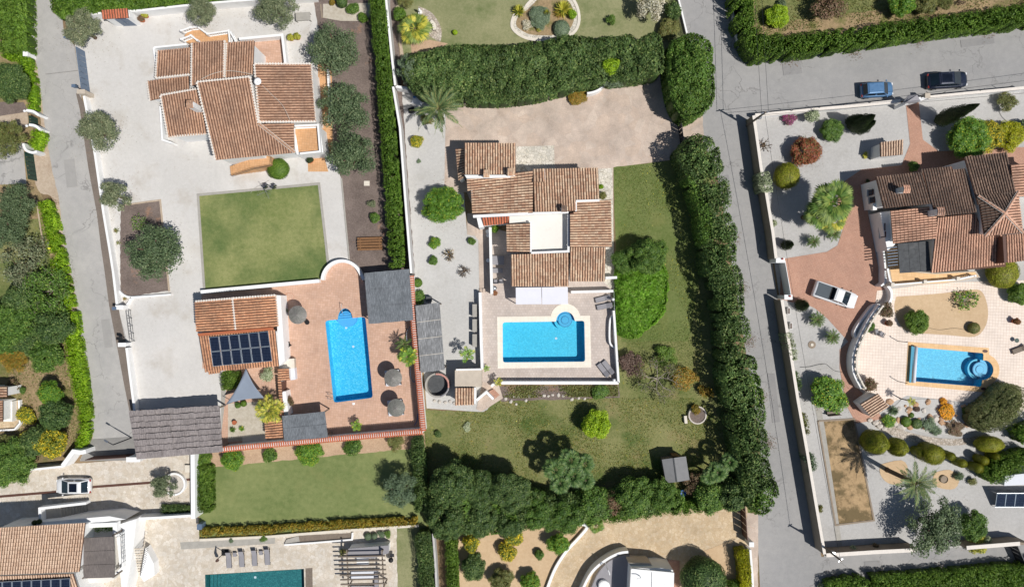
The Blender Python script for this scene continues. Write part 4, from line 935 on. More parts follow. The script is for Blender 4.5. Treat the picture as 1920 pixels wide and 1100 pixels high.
# =============== GROUND ===============
S_('ground', [(-6000, -6000), (8000, -6000), (8000, 7200), (-6000, 7200)], 'soil', 0, HOLES)
S_('road', [(40, -700), (110, -700), (93, -60), (97, 0), (100, 25), (117, 34), (120, 60), (140, 86), (150, 160), (157, 215), (176, 330), (196, 440), (208, 520), (221, 575), (240, 645), (262, 800), (262, 862), (150, 862), (158, 846), (172, 822), (170, 800), (165, 762), (156, 703), (148, 629), (142, 575), (131, 509), (119, 455), (114, 420), (109, 374), (94, 311), (83, 240), (78, 200), (70, 140), (62, 90), (48, 0)], 'asphalt', 2)
S_('road_patch', [(172, 823), (250, 818), (262, 862), (150, 864), (158, 848), (168, 838)], 'asphalt_dark', 5)
S_('road_patch', [(86, 139), (146, 132), (146.5, 133.5), (86, 140.5)], 'asphalt_dark', 5)
S_('verge', smoothpts([(34, -700), (37, 0), (44, 45), (50, 110), (60, 190), (74, 215), (76, 240), (56, 285), (64, 335), (76, 362), (96, 368), (106, 400), (113, 450), (124, 510), (135, 575), (142, 629), (150, 703), (158, 762), (164, 800), (165, 825), (154, 848)], 3)+smoothpts([(163, 848), (174, 822), (172, 800), (167, 762), (158, 703), (150, 629), (145, 575), (133, 509), (121, 455), (116, 420), (111, 374), (97, 311), (85, 240), (80, 200), (72, 140), (64, 90), (51, 0), (46, -700)], 3), 'verge', 3)
S_('gravel_yard', [(118, 30), (190, 22), (262, 20), (405, 2), (585, -8), (604, 60), (600, 230), (640, 330), (655, 480), (680, 500), (700, 520), (640, 560), (420, 560), (420, 740), (414, 860), (250, 860), (250, 770), (236, 645), (222, 575), (205, 465), (194, 400), (178, 290), (161, 200), (150, 160), (140, 80)], 'gravel', 1)
S_('lawn', [(371, 366), (598, 345), (616, 528), (383, 543)], 'lawn_trim', 3)
S_('soil_bed', [(226, 386), (300, 376), (317, 545), (242, 556), (226, 545)], 'mulch', 3)
S_('soil_bed', [(585, -20), (740, -20), (780, 540), (690, 540), (655, 500), (640, 335), (601, 232), (603, 90)], 'mulch', 3)
S_('gravel_patch', [(606, 8), (700, 6), (690, 40), (640, 40), (606, 34)], 'gravel_warm', 4)
S_('paving', [(470, 70), (532, 64), (538, 122), (472, 122)], 'deck_terra', 3)
S_('paving', [(577, 288), (606, 288), (616, 322), (578, 322)], 'tile_orange', 4)
S_('paving', [(596, 118), (622, 118), (624, 290), (600, 290)], 'tile_orange', 4)
S_('path', [(414, 695), (420, 695), (428, 700), (430, 840), (416, 850)], 'kerb', 3)
DECK_L = [(378, 552), (598, 530), (602, 520)]+arc(641, 526, 37, 190, 350, 16)[1:]+[(684, 530), (770, 516), (797, 806), (412, 843), (428, 700), (410, 695), (380, 690)]
S_('pool_deck', DECK_L, 'deck_terra', 4, [L_POOL])
S_('gravel_patch', [(428, 756), (495, 752), (500, 822), (428, 828)], 'gravel_warm', 5)
S_('paving', [(455, 818), (500, 815), (502, 832), (455, 836)], 'kerb_light', 6)
S_('soil_strip', [(360, 850), (410, 846), (796, 812), (798, 838), (600, 856), (394, 876), (370, 880)], 'clay', 2)
S_('lawn', [(372, 876), (394, 874), (600, 854), (800, 832), (815, 1000), (374, 1012)], 'lawn_green', 1)
# bottom-left property
S_('courtyard', [(-900, 872), (150, 868), (250, 860), (360, 852), (362, 975), (360, 1010), (-900, 1030)], 'travertine', 1)
S_('terrace', [(-900, 985), (255, 985), (258, 972), (372, 970), (374, 1012), (780, 985), (748, 1002), (752, 1500), (-900, 1500)], 'travertine', 2, [T_POOL])
S_('gravel_strip', [(338, 1016), (516, 1005), (516, 1018), (340, 1029)], 'kerb', 3)
S_('lawn', [(744, 990), (786, 986), (800, 1500), (750, 1500)], 'lawn_dry', 3)
# centre property
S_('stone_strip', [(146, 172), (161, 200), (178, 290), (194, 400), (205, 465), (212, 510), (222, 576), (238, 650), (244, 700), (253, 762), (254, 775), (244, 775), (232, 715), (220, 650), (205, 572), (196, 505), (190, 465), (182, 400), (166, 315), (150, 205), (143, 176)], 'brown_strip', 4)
S_('gravel_yard', [(738, 160), (860, 175), (838, 250), (838, 350), (870, 362), (876, 440), (898, 440), (900, 548), (905, 700), (930, 760), (905, 772), (800, 765), (795, 700), (768, 515), (748, 230)], 'gravel_grey', 1)
S_('driveway', [(836, 200), (850, 160), (1240, 140), (1285, 130), (1313, 150), (1318, 250), (1276, 290), (1276, 298), (1150, 314), (1150, 420), (900, 420), (875, 360), (833, 362)], 'stone_drive', 2)
S_('path', [(876, 400), (916, 400), (920, 550), (899, 550), (897, 450), (890, 442), (876, 440)], 'stone_drive', 3)
S_('stone_path', [(968, 275), (1039, 273), (1040, 318), (968, 322)], 'flags', 3)
S_('stone_path', [(1122, 317), (1148, 315), (1152, 550), (1130, 550)], 'flags', 3)
S_('lawn', [(1149, 314), (1276, 299), (1330, 300), (1345, 520), (1390, 700), (1420, 900), (1420, 960), (1160, 968), (800, 1000), (795, 768), (910, 772), (935, 740), (1160, 722), (1153, 420)], 'lawn_rough', 1)
S_('lawn', [(1150, 314), (1276, 299), (1300, 300), (1312, 520), (1290, 640), (1165, 640), (1153, 420)], 'lawn_east', 2)
S_('pool_deck', [(918, 425), (1066, 470), (1150, 545), (1158, 717), (903, 719), (899, 548), (921, 548)], 'deck_beige', 4, [C_POOL])
S_('soil_bed', [(935, 724), (1160, 722), (1162, 745), (940, 752)], 'mulch', 3)
S_('slab_paving', [(893, 766), (905, 716), (935, 720), (943, 746), (915, 764), (902, 771)], 'stone_drive', 5)
# garden north of the centre house
S_('lawn', [(742, -700), (1262, -700), (1270, 0), (1285, 66), (1285, 110), (760, 140), (742, 60)], 'lawn_dry', 1)
S_('path', [(738, -200), (742, 0), (748, 80), (757, 160), (768, 170), (750, 60), (746, 0), (744, -200)], 'verge', 2)
S_('paving', [(785, 12)]+smoothpts([(785, 12), (810, 25), (826, 50), (828, 68), (825, 80)], 4)+[(805, 68), (800, 45), (785, 30)], 'rubble', 2)
S_('clay_patch', [(770, 82), (805, 75), (840, 82), (810, 100), (772, 100)], 'clay', 2)
ISL = smoothpts([(985, 14), (965, 28), (960, 50), (975, 66), (1000, 74), (1045, 73), (1075, 62), (1086, 38), (1080, 8), (1060, -15), (1020, -20), (995, 2), (985, 14)], 4)
S_('paving', ISL, 'flags', 2)
S_('soil_bed', smoothpts([(990, 18), (972, 32), (968, 48), (982, 60), (1000, 66), (1040, 66), (1066, 57), (1076, 36), (1071, 10), (1052, -6), (1020, -10), (1000, 8), (990, 18)], 4), 'orchard', 3)
# roads on the right
S_('road', [(1268, -700), (1340, -700), (1372, 0), (1378, 45), (1392, 85), (1414, 110), (1700, 72), (1920, 48), (2900, -60), (2900, 40), (1918, 164), (1690, 190), (1410, 217), (1404, 228), (1420, 330), (1446, 480), (1464, 600), (1490, 760), (1520, 930), (1540, 1043), (1720, 1032), (2900, 940), (2900, 1000), (1930, 1072), (1550, 1090), (1530, 1180), (1560, 1800), (1440, 1800), (1425, 1100), (1418, 960), (1426, 830), (1395, 640), (1370, 480), (1345, 330), (1312, 250), (1300, 150), (1287, 70), (1270, 0)], 'asphalt_right', 2)
S_('verge', [(1414, 106), (1700, 68), (1920, 42), (2900, -75), (2900, -62), (1920, 52), (1780, 66), (1600, 90), (1480, 108), (1414, 115)], 'verge', 3)
S_('verge', [(1268, 215), (1316, 210), (1320, 256), (1276, 262)], 'stone_drive', 3)
S_('verge', [(1400, 960), (1421, 962), (1421, 1200), (1404, 1200)], 'stone_drive', 3)
S_('orchard', [(1376, -700), (2900, -700), (2900, -70), (1920, 30), (1414, 96), (1384, 50)], 'orchard', 1)
S_('lawn', [(1410, -60), (1760, -60), (1760, 6), (1590, 26), (1480, 40), (1420, 50)], 'lawn_rough', 2)
# right property
S_('gravel_yard', [(1410, 222), (1700, 192), (1920, 168), (2900, 60), (2900, 960), (1910, 1024), (1720, 1036), (1546, 1046), (1514, 860), (1482, 660), (1462, 560), (1450, 480)], 'gravel_right', 1, [R_POOL])
S_('driveway', [(1698, 193), (1722, 190), (1730, 262), (1760, 284), (1920, 276), (2200, 260), (2200, 330), (1700, 330), (1622, 372), (1650, 520), (1660, 545), (1700, 560), (1660, 600), (1612, 660), (1602, 690), (1606, 725), (1640, 760), (1655, 785), (1605, 793), (1588, 762), (1582, 735), (1574, 690), (1574, 655), (1590, 640), (1552, 598), (1528, 578), (1512, 570), (1483, 566), (1462, 560), (1464, 487), (1475, 484), (1550, 472), (1570, 460), (1580, 430), (1570, 380), (1575, 345), (1615, 318), (1690, 310), (1706, 270)], 'drive_terra', 3)
RARC = smoothpts([(1640, 575), (1622, 605), (1606, 640), (1598, 672), (1600, 700), (1612, 725), (1634, 748)], 4)
S_('pool_deck', [(1644, 545), (1760, 530), (2100, 520), (2100, 800), (1860, 760), (1760, 748), (1700, 741), (1660, 760), (1634, 748)]+RARC[::-1][1:], 'deck_cream', 5, [R_POOL])
BED = smoothpts([(1680, 556), (1760, 550), (1820, 543), (1838, 545), (1848, 562), (1852, 590), (1845, 615), (1826, 631), (1780, 628), (1720, 624), (1696, 618), (1682, 600), (1676, 575), (1680, 556)], 4)
S_('gravel_bed', BED, 'gravel_sand', 6)
S_('court', [(1534, 789), (1602, 785), (1639, 975), (1567, 984)], 'court', 3)
S_('rock_garden', [(1655, 785), (1690, 748), (1760, 748), (1862, 765), (1850, 800), (1800, 815), (1740, 812), (1690, 800)], 'gravel_grey', 6)
S_('stone_path', smoothpts([(1650, 785), (1690, 805), (1740, 818), (1800, 822), (1850, 812)], 3)+smoothpts([(1850, 824), (1800, 834), (1740, 832), (1690, 822), (1640, 800)], 3), 'rubble', 5)
S_('sand_patch', smoothpts([(1650, 870), (1690, 862), (1702, 880), (1690, 905), (1665, 905), (1650, 888), (1650, 870)], 3), 'gravel_sand', 4)
S_('sand_patch', smoothpts([(1752, 885), (1780, 880), (1798, 895), (1790, 915), (1765, 915), (1748, 905), (1752, 885)], 3), 'gravel_sand', 4)
S_('gravel_strip', [(1535, 800), (1520, 720), (1530, 718), (1546, 800), (1580, 1030), (1570, 1030)], 'kerb', 3)
# bottom property
S_('driveway', [(855, 985), (1400, 940), (1402, 962), (1406, 1500), (855, 1500)], 'stamped', 2)
S_('gravel_bed', smoothpts([(852, 1000), (930, 985), (1020, 975), (1085, 966), (1103, 986), (1085, 1006), (1060, 1030), (1040, 1060), (1025, 1095), (1010, 1140), (1000, 1500)], 3)+[(852, 1500)], 'gravel_sand', 4)
S_('gravel_bed', [(1310, 1035), (1372, 1012), (1380, 1100), (1380, 1200), (1310, 1200)], 'gravel_sand', 4)
S_('paving', [(1180, 1038), (1274, 1050), (1274, 1200), (1180, 1200)], 'drive_terra', 5)
# top-left neighbour
S_('orchard', [(-900, 100), (40, 60), (76, 362), (110, 430), (140, 600), (158, 790), (150, 850), (-900, 880)], 'orchard', 1)
S_('lawn', [(-300, 440), (75, 410), (105, 520), (60, 640), (-300, 680)], 'lawn_rough', 2)
S_('soil_bed', [(-300, 190), (45, 192), (56, 215), (0, 222), (-300, 230)], 'mulch', 3)
S_('paving', [(0, 218), (52, 210), (54, 238), (20, 250), (0, 232)], 'verge', 3)
S_('driveway', [(-300, 262), (44, 268), (50, 345), (-300, 355)], 'asphalt', 3)
for nm, c in (('lawn_edging', [(371, 366), (598, 345), (600, 345), (618, 528)]), ('lawn_edging', [(371, 366), (383, 545)])): pass
# kerbs / edgings as real steps
def kerb(path, h=.1, th=.18, m='kerb', name='kerb'):
    P = [G(x, y, h) for x, y in path]; A, B = ring_path(P, th); b = MB()
    for i in range(len(P)-1): q = [A[i], A[i+1], B[i+1], B[i]]; b.prism([(v.x, v.y, -.02) for v in q], [(v.x, v.y, h) for v in q])
    return tag(b.build(name, M[m]), kind='structure')
kerb([(383, 545), (371, 365.5), (598, 344.5), (616, 500)], .08, .3)
kerb([(228, 385), (300, 375), (317, 546)], .08, .2, 'verge')
kerb([(640, 334), (655, 490)], .08, .2)
kerb([(604, 34), (601, 8)], .1, .2, 'brown_wall')
kerb(ISL, .12, .35, 'kerb_light'); kerb([(1534, 789), (1602, 785), (1639, 975), (1567, 984), (1534, 789)], .1, .2, 'brown_wall')
kerb(BED, .06, .12, 'brown_wall'); kerb([(68, 375), (76, 430), (84, 474)], .1, .15, 'verge')
# =============== LEFT PROPERTY: BOUNDARY ===============
wall('long white boundary wall beside the pale road at left, with a dark stone strip in front', [(157, 180), (161, 200), (178, 290), (194, 400), (205, 465), (212, 510), (219, 570)], 1.0, .28)
wall('white boundary wall below the dark sliding gate, ending at the large thatched carport', [(237, 652), (243, 700), (250.6, 757), (252, 775)], 1.0, .28)
wall('curved low white kerb wall between brown bed and gravel yard', smoothpts([(221, 543), (230, 552), (245, 557), (280, 555), (320, 552)], 3), .35, .22)
wall('short curved white kerb piece linking bed corner to gate pillar', smoothpts([(245, 557), (241, 567), (234, 574)], 3), .35, .2)
gate('blue-grey sliding gate with vertical panels at top left by the road', (142, 88), (152, 166), 1.8, 'slate_metal', 7)
fence_rail('dark open-barred sliding gate between two white pillars on the pale road', [(235.5, 582), (243, 640)], 1.2, 'dark_metal', cat='gate', name='sliding_gate', pitch=.9)
pillar('white gate pillar above the dark bronze gate', 224, 576, 1.3, .9, .45); pillar('white gate pillar below the dark bronze gate', 229, 646, 1.3, .9, .4)
pillar('cream gate pillar below the blue-grey gate', 152, 172, 1.9, .9, .45, 'cream_wall')
def mailbox(label, px, py, h, m='slate_metal'):
    p = G(px, py, h); t = thing('mailbox', label, 'mailbox', (p.x, p.y, 0)); MB().box((0, 0, h-.25), (.42, .32, .5)).build('box_body', M[m], t, bevel=.02); MB().box((0, 0, (h-.5)/2), (.08, .08, h-.5)).build('post', M['dark_metal'], t); MB().box((-.02, 0, h+.01), (.48, .38, .03)).build('lid', M[m], t)
mailbox('small blue-grey mailbox beside the cream pillar of the blue-grey gate', 138, 161, 1.5); mailbox('small blue-grey mailbox by upper pillar of the dark bronze gate', 214, 578, 1.5, 'slate_metal'); mailbox('small black mailbox above the lower pillar of the dark bronze gate', 222, 634, 1.4, 'black')
mailbox('small blue-grey mailbox half hidden under the olive tree by the blue-grey gate', 123, 69, 1.4)
# gatehouse
t = thing('pedestrian_gate', 'small orange tiled porch over a blue-grey double door at top left', 'porch', G(222, 38))
roof(t, [(190, 19.5), (239, 16), (241, 33.5), (192, 36)], 'tile_red', (3.0, 2.7)); block(t, [(190, 19.5), (212, 18), (214, 35), (192, 36)], (2.9, 2.9, 2.7, 2.7), inset=.15); block(t, [(228, 17), (241, 16), (244, 32), (231, 34)], (2.9, 2.9, 2.7, 2.7), inset=.1)
p0 = G(214, 37, 2.1)-t.location; p1 = G(240, 36, 2.1)-t.location
for k in range(2):
    a = p0.lerp(p1, k*.5+.02); b_ = p0.lerp(p1, k*.5+.48); d_ = MB().prism([(a.x, a.y, .02), (b_.x, b_.y, .02), (b_.x, b_.y+.08, .02), (a.x, a.y+.08, .02)], [(a.x, a.y, 2.1), (b_.x, b_.y, 2.1), (b_.x, b_.y+.08, 2.1), (a.x, a.y+.08, 2.1)]).build('door', M['slate_metal'], t)
    MB().box((a.lerp(b_, .85 if k == 0 else .15).x, a.y-.03, 1.05), (.05, .06, .2)).build('handle', M['steel'], d_)
wall('white garden wall running right from the orange-tiled porch along the top hedge', [(243, 21), (262, 20), (343, 11), (405, 5), (480, -1), (590, -8)], 1.7, .25)
wall('short white garden wall left of the orange-tiled porch', [(159, 27.5), (189, 25)], 1.5, .25)
# =============== LEFT HOUSE ===============
LH = thing('house', 'large white villa with many brown tiled roofs at different levels, top left', 'house', G(440, 200))
v4 = [(0, 1), (1, 2), (2, 3), (3, 0)]
def rf(P, quad, mat, hs, wm='white', verge=None, ins=.28, **k):
    h4 = hs if len(hs) == 4 else (hs[0], hs[0], hs[1], hs[1]); block(P, quad, h4, wm, ins); return roof(P, quad, mat, hs, verge=verge, **k)
rf(LH, [(292, 147), (356, 140), (357, 90), (295, 96)], 'tile_left', (5.0, 4.4), verge=[(0, 1), (3, 0)])
rf(LH, [(359, 161), (420.5, 145), (421.5, 76), (360, 81)], 'tile_left', (5.7, 4.7), verge=[(3, 0), (1, 2)])
rf(LH, [(422, 146), (474, 140), (477, 77), (425, 81)], 'tile_left', (5.3, 4.5), verge=[(3, 0)])
rf(LH, [(281, 189), (355, 172), (354, 141), (276, 153)], 'tile_left', (4.2, 3.7), verge=[(0, 3)])
rf(LH, [(301, 179), (374, 166), (387, 251), (315, 257)], 'tile_left', (4.9, 4.2), verge=[(0, 1), (3, 0), (2, 3)])
rf(LH, [(477, 120), (486, 229), (592, 228), (583, 120)], 'tile_left', (5.6, 4.5), verge=[(0, 1), (1, 2), (2, 3), (3, 0)])
q7 = [(369, 154), (536, 136), (556, 286), (404, 300)]; c7 = [(369, 154), (469, 144), (485, 232), (553, 286), (404, 300)]
block(LH, [(369, 154), (469, 144), (485, 232), (489, 293), (404, 300)], (6.7, 6.7, 5.7, 5.0, 5.0)); roof(LH, q7, 'tile_left', (6.8, 5.0), clip=c7, verge=[(0, 1), (1, 2), (4, 0)])
block(LH, [(486, 233), (550, 232), (551, 284), (486, 290)], (4.9, 4.7, 4.6, 4.8)); roof(LH, [(486, 232), (486, 286), (551, 285), (551, 231)], 'tile_left', (5.2, 4.7), clip=[(487, 233), (550, 232), (552, 284)])
ridge(LH, (485, 232), (553, 286), 5.8, 5.1, 'tile_left')
chimney(LH, 357, 196, 6.9, 2.6, .75, 'tile_left')
dd = G(483, 153, 6.6)-LH.location; MB().lathe(dd-Vector((0, 0, .1)), [(.05, 0), (.25, .03), (.42, .12), (.44, .14), (.26, .06), (.02, .04)], 18).build('satellite_dish', M['white'], LH, smooth=True); MB().tube([dd-Vector((0, 0, 1)), dd-Vector((0, 0, .05))], .04).build('dish_mast', M['steel'], LH)
parapet(LH, [(301, 180), (288, 92), (290, 89), (350, 83)], 1.2); parapet(LH, [(300, 199), (304, 262), (322, 268)], 1.4)
parapet(LH, [(448, 73), (529, 65.5), (535, 119)], 1.2, th=.3)
for a, b_ in (((595, 120), (604, 122)),): pass
block(LH, [(551, 240), (600, 238), (606, 286), (556, 290)], (3.0,)*4, inset=0, drop=0, name='balcony_base'); slab(LH, [(553, 242), (595, 240), (598, 282), (560, 285)], 3.0, 3.05, 'tile_orange', 'balcony_floor')
parapet(LH, [(552, 236), (596, 234), (600, 284), (562, 288)], .6, 3.0, .22); 
slab(LH, [(470, 297), (506, 292), (508, 309), (474, 316)], 0, 2.4, 'tile_orange', 'stair_landing'); steps(LH, (431, 312), (433, 329), (470, 297), (474, 315), 9, .1, 2.4, 'tile_orange')
off = LH.location; rl = [G(433, 330, .9), G(474, 315.5, 3.2), G(508, 309, 3.2), G(506, 292, 3.2)]; b = MB(); b.tube([v-off for v in rl], .03); b.tube([v-off-Vector((0, 0, .5)) for v in rl], .02); b.build('stair_rail', M['dark_metal'], LH)
slab(LH, [(346, 66), (362, 53), (372, 52), (388, 66), (430, 62), (431, 80), (372, 82), (350, 80)], 0, .6, 'tile_orange', 'porch_floor')
rail(LH, [(340, 58), (357, 52), (371, 51), (389, 64), (429, 58), (431, 78)], .8, .5, name='balustrade'); rail(LH, [(340, 74), (358, 67), (370, 76)], .8, .5); rail(LH, [(433, 62), (442, 78)], .8, .6)
wall('low white wall beside the villa orange steps near the olive trees', [(614, 130), (618, 200), (616, 230)], .8, .2); 
pot('white round pot plant on the balcony corner of the left villa', 594, 277, 6, 'brown', 'white', h=3.9, ph=.4) if False else None
# things round the left house
for (x, y, l, pal) in ((273, 29, 'yellow-green potted plant left of three pots near the top white wall', 'yellow'), (266, 37, 'small dark potted plant beside the yellow one near the top wall', 'brown'), (546, 72, 'left of two yellow-green potted plants on gravel behind the villa', 'yellow'), (558, 70, 'right of two yellow-green potted plants on gravel behind the villa', 'yellow'), (582, 301, 'small dark pot on the orange paving by the villa corner', 'conifer')):
    pot(l, x, y, 5, pal, group=None, h=.4)
t = table('grey rectangular stone table on the gravel beside the top olive tree', 568, 31, .06, 1.8, 1.0, .75, 'kerb')
b = thing('clothes_airer', 'green rotary clothes airer with dark blue clothes at the lawn edge', 'clothes airer', G(506, 362)); 
MB().tube([(0, 0, 0), (0, 0, 1.7)], .03).build('pole', M['steel'], b)
for i in range(4): a = i*1.571+.5; MB().tube([(0, 0, 1.3), (math.cos(a)*1.1, math.sin(a)*1.1, 1.75)], .02, 4).build('arm', M['steel'], b)
for k in (.5, .8, 1.05):
    MB().tube([(math.cos(i*1.571+.5)*k, math.sin(i*1.571+.5)*k, 1.3+.41*k) for i in range(5)], .008, 4).build('line', M['steel'], b)
for x, y, l in ((497, 351, 'dark blue garment hanging on the airer, left one'), (513, 352, 'dark blue towel hanging on the airer, right one')):
    p = G(x, y, 1.6); o = MB().box((0, 0, 0), (.5, .1, .6), .5).box((.1, .28, 0), (.42, .07, .5), .3).build('garment', M['car_navy'], loc=(p.x, p.y, 1.4)); tag(o, l, 'garment')
p = G(688, 344); tag(MB().box((0, 0, .06), (.7, .6, .12)).build('manhole_cover', M['kerb_light'], loc=(p.x, p.y, 0)), 'small pale square cover on the mulch below the olive trees', 'manhole cover')
t = thing('garden_bench', 'rusty wooden slatted bench table on the mulch by the tall hedge', 'bench', G(695, 457), .03)
for i in range(5): MB().box((0, -.7+i*.34, .55 if i in (1, 2, 3) else .4), (3.1, .26, .06)).build('slat', M['wood'], t)
for s in (-1.2, 1.2): MB().box((s, 0, .27), (.12, 1.4, .5)).build('leg', M['wood'], t)
# =============== LEFT POOL DECK ===============
wall('long low white wall between the square lawn and the terracotta pool deck', [(376, 547), (598, 526.5)], .8, .42)
wall('curved low white wall round the top of the terracotta pool deck', arc(641, 526, 37, 182, 330, 18)+[(682, 524)], .9, .38)
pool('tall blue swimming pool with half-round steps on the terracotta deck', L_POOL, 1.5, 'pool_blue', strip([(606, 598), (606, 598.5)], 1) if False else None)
lp = bpy.data.objects['swimming_pool']; o = Vector(lp.location)
lp['label'] = 'tall bright blue swimming pool with half-round steps on the terracotta deck'
co = rrect([(604, 596), (689, 588), (704, 749), (621, 760)], 8); co = co[:5]+[(627, 593)]+arc(647.5, 596, 20, 180, 350, 14, 24)[1:-1]+[(669, 590)]+co[5:]; kb = sheet('coping', co, 'deck_terra', .085, [L_POOL]); kb.parent = lp; kb.matrix_parent_inverse = Matrix.Translation(-o); del kb['kind']
halfdisk(lp, o, 648, 595, 18.5, -5, 175, -1.48, -.6, 'pool_sky'); halfdisk(lp, o, 647.5, 596.5, 13.3, 172, 352, -1.45, -.3, 'pool_sky')
for i, yy in enumerate((587, 591.5, 596)): a, b_ = G(634+i*-.3, yy+1)-o, G(660+i*.5, yy-1.2)-o; MB().bar(Vector((a.x, a.y, -.27+.0)), Vector((b_.x, b_.y, -.27)), .06, .03).build('step_edge', M['pool_line'], lp)
b = MB(); a = G(643, 570)-o; c = G(645, 592)-o; b.tube([(a.x, a.y, 0), (a.x, a.y, .9), (c.x, c.y+.4, .9), (c.x, c.y, -.3)], .03); b.build('handrail', M['steel'], lp)
for yy in (737, 745): a = G(616, yy)-o; c = G(624, yy+1)-o; MB().tube([(a.x, a.y, 0), (a.x, a.y, .7), (c.x, c.y, .7), (c.x, c.y, -.7)], .03).build('ladder_rail', M['steel'], lp)
p = G(663, 756); tag(MB().lathe((0, 0, .02), [(.18, 0), (.18, .04), (.1, .06)], 14).build('skimmer_lid', M['lamp_white'], loc=(p.x, p.y, 0)), 'small white round skimmer lid below the tall blue pool', 'skimmer lid')
wall('tall wall with red tile coping on the right of the terracotta deck', [(771, 516), (775, 598), (781, 671), (793.5, 808)], 2.1, .4, tiles=True)
wall('long wall with red tile coping along the bottom of the terracotta deck', [(792.5, 808.5), (680, 818), (480, 836), (410, 843)], 2.1, .4, tiles=True)
# annex
AN = thing('pool_house', 'low white annex with orange tiled roofs and solar panels by the left pool', 'pool house', G(445, 620))
rf(AN, [(436, 559), (442, 618), (522, 612), (517, 553)], 'tile_annex', (3.5, 3.0), verge=[(0, 1), (3, 2), (0, 3)], ins=.2)
rf(AN, [(438, 559), (443, 618), (369, 622), (366, 565)], 'tile_annex', (3.5, 3.0), verge=[(0, 3)], ins=.2)
rf(AN, [(373, 630), (516, 618), (523, 685), (384, 697)], 'tile_annex', (3.3, 2.9), ins=.2)
rf(AN, [(390, 694), (412, 692), (413, 698), (391, 701)], 'tile_annex', (2.9, 2.8), ins=.05)
slab(AN, [(370, 625), (512, 613), (513, 619), (372, 630)], 3.2, 3.32, 'terracotta', 'roof_coping')
block(AN, [(517, 553), (526, 554), (534, 676), (523, 686)], (2.3,)*4, inset=0, drop=0, name='side_wall')
for i in range(6):
    for j in range(2):
        f = lambda u, v: ((1-u)*(1-v)*391.5+u*(1-v)*503+u*v*511+(1-u)*v*399, (1-u)*(1-v)*632+u*(1-v)*620.5+u*v*677+(1-u)*v*687)
        q = [f((i+.04)/6, (j+.02)/2), f((i+.96)/6, (j+.02)/2), f((i+.96)/6, (j+.97)/2), f((i+.04)/6, (j+.97)/2)]; z = (3.55, 3.55, 3.35, 3.35) if j == 0 else (3.35, 3.35, 3.16, 3.16)
        T = [G(x, y, zz)-AN.location for (x, y), zz in zip(q, z)]; b = MB(); b.prism([v-Vector((0, 0, .04)) for v in T], T); sp = b.build('solar_panel', M['solar'], AN)
        for k in range(4): MB().bar(T[k]+Vector((0, 0, .004)), T[(k+1) % 4]+Vector((0, 0, .004)), .045, .05).build('panel_edge', M['panel_frame'], sp)
# thatched carport
CP = thing('carport', 'large grey thatched carport at the end of the pale road', 'carport', G(330, 810))
cpq = [(241, 770), (411, 760), (417, 845), (256, 859)]
ff = lambda u, v, z: G((1-u)*(1-v)*cpq[0][0]+u*(1-v)*cpq[1][0]+u*v*cpq[2][0]+(1-u)*v*cpq[3][0], (1-u)*(1-v)*cpq[0][1]+u*(1-v)*cpq[1][1]+u*v*cpq[2][1]+(1-u)*v*cpq[3][1], z)-CP.location
for j in range(8):
    for i in range(7):
        sh = (j % 3)*.035; u0, u1 = max(0, (i+sh*2-.02)/7), min(1, (i+1+sh*2+.02)/7) if i < 6 else 1.0
        if i == 0: u0 = 0
        v0, v1 = j/8, min(1.02, (j+1.25)/8); z = 2.75+.06*math.sin(u0*9)+R.uniform(-.06, .06); n = 6; b = MB(); jit = [R.uniform(-.012, .012) for _ in range(n+1)]
        for k in range(n):
            a0, a1 = u0+(u1-u0)*k/n, u0+(u1-u0)*(k+1)/n; P = [ff(a0, v0+jit[k], z+.20), ff(a1, v0+jit[k+1], z+.20), ff(a1, v1, z-.02), ff(a0, v1, z-.02)]; b.prism([v-Vector((0, 0, .13)) for v in P], P)
        b.build('thatch_bundle', M['thatch'], CP)
for u in (.03, .5, .97):
    for v in (.06, .94): q = ff(u, v, 2.6); MB().box((q.x, q.y, 1.3), (.16, .16, 2.6)).build('post', M['wood_grey'], CP)
for v in (.06, .94): MB().bar(ff(.01, v, 2.6), ff(.99, v, 2.6), .12, .16).build('beam', M['wood_grey'], CP)
reedroof('dark grey reed roof in the top corner of the terracotta pool deck', [(683, 512), (767, 504), (775, 600), (691, 607)], 2.7, 'reed', 3, 'pergola', seam_m='reed')
reedroof('small grey reed roof at the bottom left of the terracotta pool deck', [(529, 779), (609, 771), (615, 819), (533, 827)], 2.6, 'reed', 2, 'pergola', seam_m='reed')
reedroof('weathered grey reed pergola with pale battens right of the red-coped wall', [(779, 573), (824, 567), (834, 693), (789, 698)], 2.6, 'reed_light', 4, 'pergola', seam_m='kerb_light')
# shade sail
t = thing('shade_sail', 'triangular slate-blue shade sail beside the solar roof', 'shade sail', G(458, 722)); A, B, C_ = [G(x, y, z)-t.location for x, y, z in ((461, 690, 2.9), (496, 746, 2.3), (424, 757, 2.3))]; V = []; F = []; n = 12
for i in range(n+1):
    for j in range(n+1-i):
        u, v = i/n, j/n; w_ = 1-u-v; q = A*w_+B*u+C_*v; c = (A+B+C_)/3; s = 4*(u*v+v*w_+u*w_); e = 1-.16*(1-min(1, 27*u*v*w_+.0))*min(1, s); q = c+(q-c)*(e if s > .01 else 1); V.append((q.x, q.y, q.z-.25*27*u*v*w_/3))
ix = {}; k = 0
for i in range(n+1):
    for j in range(n+1-i): ix[(i, j)] = k; k += 1
for i in range(n):
    for j in range(n-i):
        F.append((ix[(i, j)], ix[(i+1, j)], ix[(i, j+1)]))
        if j < n-i-1: F.append((ix[(i+1, j)], ix[(i+1, j+1)], ix[(i, j+1)]))
me = bpy.data.meshes.new('sail'); me.from_pydata(V, [], F); me.materials.append(M['canvas']); me.polygons.foreach_set('use_smooth', [True]*len(F)); so_ = link('cloth', me, t); sm = so_.modifiers.new('thickness', 'SOLIDIFY'); sm.thickness = .02
